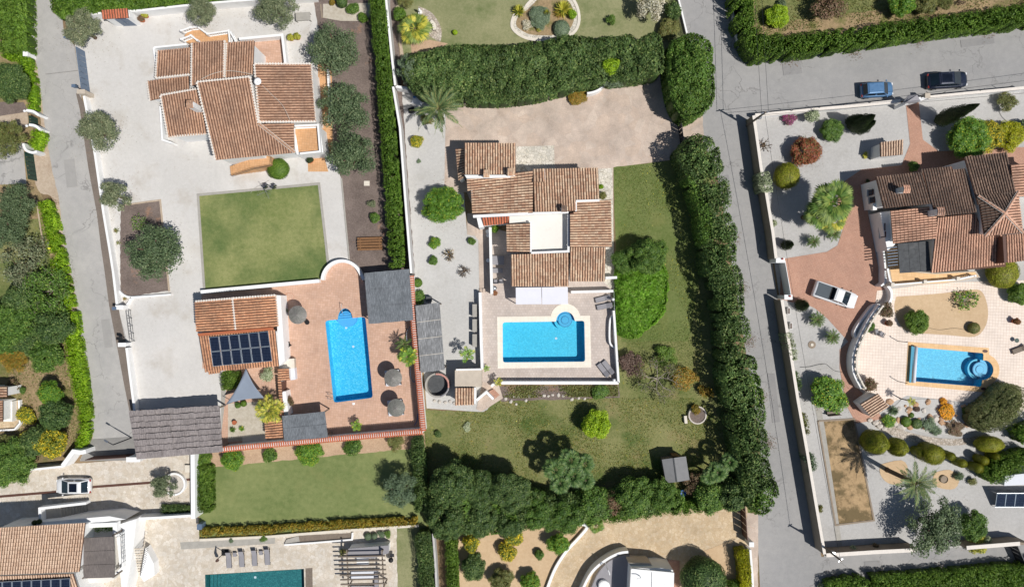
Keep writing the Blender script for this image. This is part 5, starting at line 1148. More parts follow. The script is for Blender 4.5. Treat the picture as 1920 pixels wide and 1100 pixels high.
for q in (B, C_): MB().tube([(q.x*1.04, q.y*1.04, 0), (q.x*1.04, q.y*1.04, 2.5)], .04).build('post', M['slate_metal'], t)
# garden walls with tile cap between annex and reed roof
t = thing('garden_wall', 'white garden wall with orange tiled top left of the pool, with a small tiled hood', 'garden wall', G(525, 730))
rf(t, [(521, 691), (521, 714), (543, 712), (541, 690)], 'tile_annex', (2.3, 2.1), ins=.1)
rf(t, [(521, 714), (526, 778), (532, 778), (527, 714)], 'tile_annex', (2.0, 1.9), ins=.05); rf(t, [(529, 786), (531, 820), (499, 822), (497, 790)], 'tile_annex', (2.2, 1.9), ins=.1)
block(t, [(527, 734), (536, 733), (541, 778), (530, 780)], (1.7,)*4, inset=0, drop=0, name='white_wall_face'); MB().box((G(530, 724, 1)-t.location), (.5, 1.3, 1.4)).build('door', M['brown_metal'], t)
def block2(name, label, cat, px, h, m, top=None):
    T = [G(x, y, h) for x, y in px]; c = sum(T, Vector())/len(T); t = thing(name, label, cat, (c.x, c.y, 0)); b = MB(); b.prism([(v.x-c.x, v.y-c.y, 0) for v in T], [(v.x-c.x, v.y-c.y, h-.06) for v in T]); b.build('base', M[m], t)
    b = MB(); k = 1.03; b.prism([((v.x-c.x)*k, (v.y-c.y)*k, h-.06) for v in T], [((v.x-c.x)*k, (v.y-c.y)*k, h) for v in T]); b.build('top', M[top or m], t, bevel=.01); return t
block2('barbecue_counter', 'cream counter top beside the tiled hood left of the tall pool', 'counter', [(523, 674), (551, 672), (552, 690), (524, 690)], .9, 'cream_wall', 'kerb_light')
block2('washing_machine', 'small pale grey cabinet right of the tiled hood by the tall pool', 'cabinet', [(543, 691), (552, 690), (554, 711), (545, 712)], .9, 'pad_white')
parasol('thatched parasol alone near the annex at the top left of the tall pool', 558, 590, 16.5, 2.5); parasol('upper of the two thatched parasols right of the tall pool', 737, 708, 16, 2.5); parasol('lower of the two thatched parasols right of the tall pool', 743, 764, 16, 2.5)
def sunbed(label, px, py, rz):
    p = G(px, py, .4); t = thing('double_sunbed', label, 'sunbed', (p.x, p.y, 0), rz)
    for s in (-.52, .52):
        MB().box((0, s, .36), (1.95, .9, .1)).build('cushion', M['pad_white'], t, bevel=.03)
    for x in (-.8, .8):
        for y in (-.85, .85): MB().box((x, y, .15), (.08, .08, .3)).build('leg', M['dark_metal'], t)
    MB().bar((.95, -.9, .5), (.95, .9, .5), .06, .3).build('headboard', M['dark_metal'], t)
sunbed('white double sunbed under the upper thatched parasol', 737, 708, .1); sunbed('white double sunbed under the lower thatched parasol', 742, 764, .1)
for x, y, l in ((576, 604, 'black round stool on the terracotta deck beside the lone thatched parasol'), (527, 600, 'dark round table against the white annex wall')):
    p = G(x, y, .5); t = thing('round_table', l, 'round table', (p.x, p.y, 0)); MB().lathe((0, 0, 0), [(.28, 0), (.26, .03), (.05, .06), (.05, .5), (.3, .52), (.3, .56)], 16).build('tabletop', M['black'], t)
chair('black garden chair pair by the annex wall, upper one', 535, 638, .5, seat='black'); chair('black garden chair pair by the annex wall, lower one', 540, 646, .5, seat='black'); chair('small black stool near the cream counter beside the annex', 536, 667, .2, seat='black', w_=.4)
b = MB(); p = G(537, 556)
for i in range(3): b.tube([(.45*math.cos(a*.35)*(1+.12*i)+.2*i, .4*math.sin(a*.35)*(1+.1*i), .03+.01*i) for a in range(19)], .015, 4)
tag(b.build('garden_hose', M['terracotta'], loc=(p.x, p.y, 0)), 'loosely coiled thin garden hose on the terracotta deck by the annex corner', 'hose')
def bathtub(label, pts): 
    P = [G(x, y, .45) for x, y in pts]; o = P[0].copy(); o.z = 0; t = MB().tube([v-o for v in P], .05, 6).build('planter_edge', M['slate_metal'], loc=o); tag(t, label, 'planter edge')
bathtub('curved blue-grey planter edge against the red-coped wall, upper one', smoothpts([(769, 612), (763, 622), (763, 638), (770, 645)], 4)); bathtub('curved blue-grey planter edge against the red-coped wall beside the upper parasol', smoothpts([(770, 685), (770, 705), (776, 716), (779, 712)], 4))
b = MB(); P = [G(x, y, .1) for x, y in smoothpts([(783, 775), (782, 788), (777, 797)], 4)]; o = P[0].copy(); o.z = 0; tag(b.tube([v-o for v in P], .04).build('pool_brush', M['blue_plastic'], loc=o), 'light blue pool pole lying in the shaded deck corner', 'pool brush')
# =============== LEFT NEIGHBOUR ===============
NL = thing('outbuilding', 'corner of a small tiled outbuilding with a stone terrace at the far left edge', 'outbuilding', G(0, 770)); rf(NL, [(-40, 725), (-40, 745), (13, 744), (13, 724)], 'tile_mid', (2.9, 2.7), ins=.15); rf(NL, [(-40, 752), (-40, 795), (5, 790), (5, 750)], 'tile_left', (2.7, 2.5), ins=.15)
slab(NL, [(5, 752), (23, 752), (23, 790), (5, 790)], 0, .9, 'white_flat', 'counter'); slab(NL, [(-40, 745), (33, 750), (36, 790), (25, 806), (-40, 806)], 0, .12, 'stamped', 'terrace_floor')
wall('low white curved wall round the stone terrace at the far left edge', [(35, 750), (37, 793), (27, 805), (-20, 808)], .5, .2)
wall('curved white gate wing wall above the small green gate at far left', smoothpts([(49, 207), (62, 209), (72, 216)], 3), 1.7, .3); wall('curved white gate wing wall below the small green gate at far left', smoothpts([(54, 234), (66, 236), (75, 243)], 3), 1.7, .3)
gate('small dark green gate between white wings at far left', (54, 217), (55, 232), 1.6, 'green_gate', 3); gate('long dark green gate beside the shaded driveway at far left', (46, 285), (53, 335), 1.6, 'green_gate', 6)
wall('white wing wall above the long green gate at far left', smoothpts([(43, 269), (48, 281), (60, 286), (69, 284)], 3), 1.6, .3); pillar('white pillar on the verge by the top-left lime hedge', 48, 98, 1.5, .5, .9)
for x, y, l in ((46, 208, 'small white ball lamp by the upper green gate wing'), (50, 236, 'small white ball lamp by the lower green gate wing'), (92, 465, 'yellow ball lying on the lime green hedge')):
    p = G(x, y, 1.6); tag(MB().lathe((0, 0, 0), [(.02, 0), (.13, .06), (.18, .18), (.13, .3), (.02, .36)], 12).build('ball_lamp' if x < 90 else 'beach_ball', M['lamp_white'] if x < 90 else M['ball_yellow'] if 'ball_yellow' in M else plain('ball_yellow', L(220, 220, 60), .5), loc=(p.x, p.y, 1.4), smooth=True), l, 'lamp' if x < 90 else 'ball')
wall('angular white gate wing at the end of the pale road by the shaded gate', [(117, 873), (137, 846), (152, 848), (161, 846)], 1.9, .5); wall('low white wall under the bottom-left hedge beside the stone courtyard', [(-20, 888), (60, 880), (118, 874)], 1.2, .25)
pillar('white stepped pillar at the corner of the thatched carport', 250, 861, 2.0, 1.6, .5); gate('long dark brown sliding gate at the end of the pale road', (160, 862), (236, 857), 1.9, 'brown_metal', 9)
# =============== CENTRE PROPERTY ===============
wall('long grey-white wall between tall hedge and north garden, upper stretch', [(724, -60), (724, 0), (735, 109), (741, 160)], 2.0, .3, 'old_wall', cap='white', capw=-.05)
wall('long grey-white wall between the tall hedge and the grey gravel strip', [(737, 163), (750, 240), (762, 400), (771, 512)], 2.0, .3, 'old_wall', cap='white', capw=-.05)
wall('short white cross wall by the north garden corner', [(742, 162), (764, 166)], 1.6, .3)
CH = thing('house', 'rambling white villa with mixed tan tiled roofs and a flat white terrace, centre', 'house', G(1010, 410))
rf(CH, [(871, 327), (966.5, 327), (966.5, 269), (871, 269)], 'tile_mid', (4.6, 3.9), ins=.25)
rf(CH, [(870, 278), (870, 333), (860, 339), (854.5, 279)], 'tile_mid', (3.3, 2.7), ins=.12)
slab(CH, [(871, 328), (966, 328), (966, 333), (875, 334)], 0, 4.2, 'white', 'wall_band')
block(CH, [(878, 334), (999, 320), (999, 399), (886, 404)], (3.5, 4.3, 4.3, 3.5), inset=.2)
roof(CH, [(999, 320), (999, 399), (880, 405), (876, 335)], 'tile_mid', (4.5, 3.4), clip=[(878, 335), (999, 320), (999, 399), (887, 405), (886, 355), (879, 356)])
block(CH, [(999, 318), (1121, 315), (1124, 375), (1080, 377), (1079, 396), (1002, 398)], (3.8, 3.8, 4.5, 4.5, 4.8, 4.8), inset=.2)
roof(CH, [(1002, 397.5), (1125, 393), (1121, 315), (999, 318)], 'tile_mid', (4.9, 3.9), clip=[(999, 318), (1121, 315), (1124, 375.5), (1079, 376.5), (1078, 396), (1002, 397.5)])
roof(CH, [(1000, 341), (1022, 341), (1021, 317), (999, 318)], 'tile_mid', (4.95, 4.35)); slab(CH, [(999, 318), (1021.5, 317), (1022.5, 341), (1000, 341)], 3.6, 4.25, 'white', 'raised_base')
block(CH, [(1081, 378), (1145, 374), (1146, 463), (1070, 463), (1069, 400), (1080, 398)], (4.6, 3.9, 3.9, 4.6, 4.6, 4.6), inset=.2)
roof(CH, [(1069, 378), (1069, 463), (1146.5, 463), (1145, 374)], 'tile_mid', (4.75, 3.8), clip=[(1081, 378), (1145, 374), (1146.5, 463), (1069, 463), (1069, 400), (1081, 398)])
rf(CH, [(1069, 463.5), (1135.6, 463.5), (1134, 527), (1068, 527)], 'tile_mid', (4.4, 3.6), ins=.22)
rf(CH, [(958, 477), (1066, 474), (1066, 536), (959, 536)], 'tile_mid', (4.2, 3.4), ins=.25)
rf(CH, [(993.5, 418.5), (993.5, 472.6), (951, 472), (950, 420)], 'tile_mid', (4.3, 3.6), ins=.2)
slab(CH, [(955, 404), (1066, 400), (1068, 474), (994, 474), (994, 417), (955, 418)], 0, 3.3, 'white_flat', 'flat_roof')
parapet(CH, [(887, 405.5), (1002, 400), (1066, 397)], .5, 3.9, .3); parapet(CH, [(996, 474), (1066, 471), (1066, 401)], .4, 3.9, .25); parapet(CH, [(995.5, 416), (995.5, 473)], .3, 3.9, .2); parapet(CH, [(1080, 377), (1124, 375.5)], .25, 4.5, .25); parapet(CH, [(1080, 396), (1080, 378)], .25, 4.4, .2)
rf(CH, [(903, 406), (955, 404), (955, 418), (906, 423)], 'tile_red', (3.3, 2.9), ins=.08)
slab(CH, [(893, 405), (903, 404), (907, 425), (898, 427)], 0, 2.9, 'white', 'porch_wall')
chimney(CH, 912, 326, 5.2, 1.2, .7); chimney(CH, 957, 323, 5.3, 1.2, .7); chimney(CH, 1057, 391.5, 5.6, 1.1, .6, 'tile_rdark')
for a, b_ in (((967, 539), (1015, 538.5)), ((1016, 538.5), (1064.5, 538))):
    T = [G(*a, 3.0)-CH.location, G(*b_, 3.0)-CH.location, G(b_[0]+.5, 570, 2.5)-CH.location, G(a[0]+.5, 570.5, 2.5)-CH.location]
    MB().prism([v-Vector((0, 0, .06)) for v in T], T).build('awning', M['awning'], CH)
for x in (967, 1065): q = G(x, 569, 2.4)-CH.location; MB().box((q.x, q.y, 1.2), (.1, .1, 2.4)).build('awning_post', M['white'], CH)
wall('white wall along the left of the villa patio', [(919, 426), (922, 551)], 1.6, .32); wall('white wall left of the centre pool terrace', [(900, 548), (902, 640), (904, 692)], 1.3, .32)
wall('white wall below the centre pool terrace', [(940, 717.5), (1160, 717.5)], 1.2, .36); wall('white wall right of the centre pool terrace', [(1151, 582), (1155, 640), (1160, 717)], 1.2, .26)
wall('white wall stub below the villa tiled roof, facing the loungers', [(1071, 547.5), (1150, 545.5)], 1.5, .3); wall('short white wall across the narrow stone path right of the villa', [(1136, 521), (1157, 520)], 1.5, .3)
fence_rail('thin glass and steel railing at the top right of the centre pool terrace', [(1151, 546), (1152.5, 582)], 1.0, 'steel'); 
t = wall('white scalloped bench wall on the right side of the centre pool terrace', smoothpts([(1152, 590), (1145, 597), (1143, 620), (1144, 642), (1150, 650), (1156, 653)], 4), .7, .2)
COP = [(932, 593.5), (1033, 592)]+arc(1060, 597, 28, 190, 350, 18)+[(1088, 591.5), (1106, 591.5), (1108.5, 688), (933, 690)]
t, o = pool('turquoise pool with pale stone coping and a round step bay, in the centre', C_POOL, 1.5, 'pool_cyan', COP, 'coping_cream')
halfdisk(t, o, 1060, 600.5, 20, 0, 180, -1.48, -.8, 'pool_cyan'); halfdisk(t, o, 1060, 601, 16.8, 180, 360, -1.5, -.5, 'pool_step'); halfdisk(t, o, 1060, 600, 13.5, 0, 360, -.55, -.44, 'pool_line'); halfdisk(t, o, 1060, 600, 12.4, 0, 360, -.5, -.42, 'pool_step'); halfdisk(t, o, 1060, 600, 7.6, 0, 360, -.44, -.37, 'pool_line'); halfdisk(t, o, 1060, 600, 6.6, 0, 360, -.4, -.35, 'pool_step')
for x, y, a, l in ((1130, 560, .25, 'upper lounger of the pair under the villa wall, right end of terrace'), (1133, 574, .2, 'lower lounger of the pair under the villa wall, right end of terrace'), (1131, 693, -.9, 'left lounger of the angled pair at the bottom right of the terrace'), (1140, 688, -.9, 'right lounger of the angled pair at the bottom right of the terrace')): lounger('grey '+l, x, y, a, 'pad_dark2' if 'pad_dark2' in M else 'pad_grey')
for x, y, l in ((1149, 561, 'small white globe lamp on the railing beside the upper loungers'), (1151, 712, 'small white globe lamp at the bottom right corner of the centre terrace')):
    p = G(x, y, 1.2); t = thing('globe_lamp', l, 'lamp', (p.x, p.y, 0)); MB().lathe((0, 0, 1.2), [(.02, 0), (.18, .1), (.2, .2), (.12, .34), (.02, .38)], 12).build('globe', M['lamp_white'], t, smooth=True); MB().tube([(0, 0, 0), (0, 0, 1.2)], .05).build('post', M['white'], t)
# patio furniture
MBt = table('grey patio table left of the villa under the tan roof', 934, 488, 0, 1.5, 1.1, .74, 'wood_grey', 'pad_grey'); table('low grey side bench under the patio table beside the villa', 932, 507, 0, 1.4, .6, .5, 'wood_grey', 'pad_grey')
chair('left grey chair of the pair near the patio wall end', 930, 528, 1.57); chair('right grey chair of the pair near the patio wall end', 940, 527, 1.57)
p = G(927, 540, 1.1); t = thing('kettle_barbecue', 'silver kettle barbecue at the lower end of the patio wall', 'barbecue', (p.x, p.y, 0)); MB().lathe((0, 0, .7), [(.05, 0), (.26, .1), (.3, .25), (.26, .38), (.05, .46)], 16).build('lid', M['steel'], t, smooth=True)
for i in range(3): a = i*2.09; MB().tube([(math.cos(a)*.2, math.sin(a)*.2, .8), (math.cos(a)*.32, math.sin(a)*.32, 0)], .02, 4).build('leg', M['black'], t)
pot('small red pot with a plant beside the kettle barbecue', 928, 549, 4, 'red', 'red', h=.3, ph=.3)
for x, y, l in ((914, 434, 'white pot on the path, top of the row along the patio wall'), (915, 441, 'white ball pot just under the top white pot by the patio wall'), (915, 488, 'white pot halfway down the outer side of the patio wall')): pot(l, x, y, 3.5, None, 'white', h=.5)
for y, l in ((582, 'upper'), (610, 'middle'), (638, 'lower')):
    p = G(890, y, .8); t = thing('garden_cabinet', 'grey %s cabinet of three standing on gravel against the terrace wall' % l, 'cabinet', (p.x, p.y, 0)); MB().box((0, 0, .45), (.5, 1.5, .9)).build('body', M['pad_grey'], t); MB().box((0, 0, .92), (.56, 1.58, .06)).build('lid', M['kerb'], t, bevel=.01)
steps(CH, (899, 541), (899, 548), (917, 541), (917, 548), 3, .1, .45, 'stone_drive')
# round tank, pool shed
p = G(820, 722, 1.1); t = thing('round_tank', 'round open concrete tank with dark inside at the pergola foot', 'water tank', (p.x, p.y, 0)); r0 = 23/PXM
MB().add(*(lambda n: ([(r0*k*math.cos(6.2832*i/n), r0*k*math.sin(6.2832*i/n), z) for k, z in ((1, 0), (1, 1.1), (.86, 1.1), (.84, .15), (0.01, .15)) for i in range(n)], [(j*n+i, j*n+(i+1) % n, (j+1)*n+(i+1) % n, (j+1)*n+i) for j in range(4) for i in range(n)]))(32)).build('tank_wall', M['kerb'], t)
MB().lathe((0, 0, .2), [(r0*.82, 0), (r0*.82, .03)], 28).build('dark_cover', M['felt'], t); P = [(r0*.92*math.cos(a), r0*.92*math.sin(a), 1.15) for a in np.linspace(-.2, 1.7, 9)]; MB().tube(P, .12, 6).build('pink_cloth', M['pink'], t); P = [(r0*.92*math.cos(a), r0*.92*math.sin(a), 1.13) for a in np.linspace(-1.3, -.2, 8)]; MB().tube(P, .1, 6).build('rim_cover', M['pad_grey'], t)
t = thing('pool_shed', 'small shed with flat beige roof above and tan tiled roof below, by the tank', 'shed', G(878, 725)); slab(t, [(853, 694), (903, 693), (903, 725), (853, 725)], 0, 2.5, 'cream_wall', 'flat_roof'); parapet(t, [(855, 693), (903, 692)], .2, 2.5, .2)
rf(t, [(853, 727), (889, 727), (889, 758), (853, 759)], 'tile_mid', (2.9, 2.5), ins=.15); block(t, [(889, 726), (892, 726), (892, 757), (889, 757)], (2.7,)*4, inset=0, drop=0)
wall('white angled garden wall right of the pool shed', [(894, 750), (912, 735), (925, 748)], 1.2, .28); wall('short white wall stub by the bright palm plant at the terrace corner', [(921, 724), (930, 717)], 1.0, .3)
steps(thing('garden_steps', 'short flight of terracotta steps leading from the terrace corner to the lawn', 'steps', (0, 0, 0)), (914, 735), (925, 729), (927, 748), (937, 740), 4, .45, .1, 'drive_terra')
for i, (x, y, r) in enumerate([(948, 747, 4), (958, 752, 4), (964, 743, 3), (972, 744, 3), (986, 750, 4), (992, 742, 4), (968, 757, 3), (1020, 741, 4), (1028, 742, 4), (1036, 740, 3), (1047, 740, 4), (1056, 742, 3), (1072, 748, 4), (1085, 746, 3), (1096, 747, 3), (815, 751, 4), (824, 753, 4), (835, 754, 4), (844, 752, 4), (852, 755, 4)]):
    bm = bmesh.new(); bmesh.ops.create_icosphere(bm, subdivisions=2, radius=1)
    for v in bm.verts: v.co *= R.uniform(.82, 1.12)
    me = bpy.data.meshes.new('rock'); bm.to_mesh(me); bm.free(); me.materials.append(M['rock_grey']); p = G(x, y); o = link('rock', me, None, (p.x, p.y, .08)); k = r/PXM*.9; o.scale = (k*R.uniform(.8, 1.3), k*.9, k*.6); o.rotation_euler.z = R.random()*6; tag(o, 'small pale rock in the row edging the lawn below the centre terrace', 'rock', 'pale rocks edging the lawn')
# round plinth, shed
p = G(1308, 778, .5); t = thing('round_stone_planter', 'round stone-edged planter with brown soil beside the dark hedge shade', 'planter', (p.x, p.y, 0)); k = 17/PXM; MB().lathe((0, 0, 0), [(k, 0), (k, .5), (k*.86, .52), (k*.84, .4)], 28).build('rim', M['rock_grey'], t); MB().lathe((0, 0, .38), [(k*.84, 0), (k*.84, .04)], 24).build('soil', M['mulch'], t)
p = G(1284, 785); tag(MB().box((0, 0, .25), (.35, .95, .5), .1).build('stone_block', M['kerb_light'], loc=(p.x, p.y, 0)), 'pale stone block standing left of the round stone planter', 'stone block')
SH = thing('garden_shed', 'small grey felt-roofed shed on the lower lawn', 'shed', G(1266, 880)); hr, he = 2.6, 2.2
for q, nm in ((([(1263, 858), (1269, 903), (1249, 905), (1241, 861)]), 0), (([(1263, 858), (1269, 903), (1293, 899), (1286, 855)]), 1)):
    T = [G(x, y, z)-SH.location for (x, y), z in zip(q, (hr, hr, he, he))]; MB().prism([v-Vector((0, 0, .08)) for v in T], T).build('roof', M['shed_roof'], SH)
MB().bar(G(1263, 858, hr+.03)-SH.location, G(1269, 903, hr+.03)-SH.location, .14, .05).build('ridge_cap', M['felt'], SH); block(SH, [(1241, 861), (1286, 855), (1293, 899), (1249, 905)], (2.15,)*4, 'wood_grey', .2)
p = G(1264, 857, .7); MB().box((p.x-SH.location.x, p.y-SH.location.y+.4, .95), (.8, .06, 1.8)).build('door', M['wood'], SH)
for x, y, l in ((1327, 899, 'blue plastic item half hidden under the palms by the shed'), (1280, 923, 'blue and white plastic item in the gap of the bottom hedge')):
    p = G(x, y, .5); tag(MB().lathe((0, 0, 0), [(.3, 0), (.36, .4), (.4, .42), (.34, .44), (.3, .1)], 12).build('bucket', M['blue_plastic'], loc=(p.x, p.y, .3)), l, 'bucket')
# north garden
P = [G(x, y, .45) for x, y in smoothpts([(807, 40), (813, 45), (815, 56)], 4)]; A, B = ring_path(P, .42); b = MB(); c = sum(P, Vector())/len(P)
for i in range(len(P)-1): q = [A[i], A[i+1], B[i+1], B[i]]; b.prism([(v.x-c.x, v.y-c.y, .38) for v in q], [(v.x-c.x, v.y-c.y, .46) for v in q])
t = thing('curved_bench', 'curved white stone bench on the paved crescent in the north garden', 'bench', (c.x, c.y, 0)); b.build('seat', M['kerb_light'], t)
for q in (P[1], P[-2]): MB().box((q.x-c.x, q.y-c.y, .19), (.3, .3, .38)).build('leg', M['kerb'], t)
p = G(786, 19, 1); t = thing('garden_statue', 'small white garden statue at the tip of the paved crescent', 'statue', (p.x, p.y, 0)); MB().box((0, 0, .2), (.4, .4, .4)).build('plinth', M['white'], t); MB().lathe((0, 0, .4), [(.16, 0), (.1, .3), (.16, .6), (.07, .78), (.11, .9), (.02, 1.02)], 12).build('figure', M['white'], t)
wall('curved white garden wall piece emerging from the big hedge, left piece', smoothpts([(1061, 162), (1068, 168), (1076, 171)], 3), 1.2, .25); wall('curved white garden wall piece emerging from the big hedge, right piece', smoothpts([(1101, 175), (1112, 173), (1124, 168), (1132, 160)], 3), 1.2, .25)
gate('dark sliding gate of the pink stone driveway between two tall hedges', (1276, 215), (1282, 262), 1.8, 'dark_metal', 6)
t = thing('garden_clutter', 'blue and white inflatable and loose items under the date palm', 'inflatable', G(783, 197)); MB().box((0, .4, .15), (1.3, .8, .25), -.3).build('white_panel', M['pad_white'], t); MB().tube([(-.5, .9, .3), (.1, 1.0, .35), (.6, .7, .3)], .14, 8).build('blue_tube', M['blue_plastic'], t); MB().box((-.7, -.7, .2), (.8, .6, .4), .4).build('dark_box', M['black'], t)
fence_rail('white-based black railing of the north garden beside the road', [(1266, -60), (1270, 0), (1285, 62)], 1.4, 'dark_metal', cat='fence', name='fence', pitch=.18); wall('low white wall under the black railing by the road', [(1269, -60), (1273, 0), (1288, 62)], .5, .2)
# =============== LEFT & CENTRE PLANTS ===============
T_ = tree
for a in [
 ('dark green rounded tree at the far left edge above the mulch bed', 22, 157, 37, 4.4, 'dark'), ('yellowish green tree at the far left edge beside the small green gate', 10, 258, 36, 4.2, 'olive_y'),
 ('dark olive tree shading the driveway at the far left', 30, 380, 44, 5, 'deep'), ('lower dark olive tree with the pale lawn beneath at far left', 10, 430, 42, 5, 'deep'),
 ('bright green dense tree at the left edge above the orange shrub', 12, 612, 46, 4.5, 'green'), ('dark leafy tree filling the gap left of the lime hedge, beside the bare-limbed trees', 100, 612, 30, 4.2, 'dark'), ('dark green tree at the left edge below the twisting sparse tree', 40, 560, 30, 3.8, 'dark'), ('low dark tree at the left edge between orange shrub and citrus column', 55, 640, 26, 3.2, 'dark'), ('mid green tree beside the lime hedge right of the orange shrub', 88, 668, 30, 3.8, 'green'),
 ('round green citrus tree, uppermost of the orchard column', 92, 737, 21, 3.2, 'citrus'), ('dark green citrus tree in the middle of the orchard column', 104, 780, 29, 3.6, 'dark'),
 ('yellow fruited lemon tree at the bottom of the orchard column', 97, 830, 28, 3.4, 'lemon'), ('dark leafy tree left of the yellow lemon tree', 72, 826, 30, 3.2, 'dark'),
 ('broad green tree spilling over the courtyard at the bottom-left corner', 18, 868, 44, 3.6, 'green'), ('small dark leafy tree at the left edge by the stone terrace', 14, 826, 18, 2.6, 'olive_y'),
 ('grey-green olive tree beside the top of the blue-grey gate', 152, 55, 37, 5.0, 'olive'), ('large grey-green olive tree straddling the white road wall', 186, 247, 46, 5.4, 'olive'),
 ('smaller olive tree straddling the road wall above the brown bed', 213, 367, 30, 4.6, 'olive'), ('biggest olive tree, standing in the brown bed beside the road wall', 288, 472, 56, 5.6, 'deep'),
 ('sparse olive tree by the white wall at the top, left of two', 377, 22, 33, 4.2, 'olive'), ('olive tree by the grey stone table at the top', 519, 14, 44, 4.6, 'olive'),
 ('dark olive tree, uppermost of the three beside the left villa', 626, 90, 52, 5.6, 'deep'), ('dark olive tree, middle of the three beside the left villa', 648, 198, 50, 5.6, 'deep'),
 ('dark olive tree, lowest of the three beside the left villa', 664, 288, 53, 5.6, 'deep'), ('grey-green feathery tree at the right end of the bottom-left lawn', 752, 916, 38, 5.0, 'sage'),
 ('round orange tree with bright leaves on the grey gravel left of the centre villa', 830, 385, 35, 3.6, 'citrus'), ('bright lime green tree alone on the rough lower lawn', 1117, 795, 27, 3.4, 'ltree'),
 ('light green spreading tree on the lawn right of the centre villa', 1212, 478, 36, 4.4, 'green'), ('dark green shrub-like tree left of the light green spreading tree', 1168, 490, 20, 2.6, 'green'),
 ('white blossoming tree at the top of the north garden', 1219, 12, 30, 4.0, 'white'), ('grey-green bush standing out of the big hedge beside the driveway', 1143, 153, 22, 3.6, 'sage'), ('feathery grey tree at the left end of the big hedge', 768, 132, 27, 4.4, 'sage'),
 ('olive tree in a round white planter on the stone courtyard', 305, 912, 25, 3.2, 'olive'),
]:
    k = 'airy' if a[5] in ('olive', 'sage', 'olive_y', 'white', 'deep') else 'lobe'; T_(*a, kind=k)
B_ = lambda l, x, y, r, h, pal, kind='lobe', cat='bush', **k: tree(l, x, y, r, h, pal, kind, cat, trunk=False, **k)
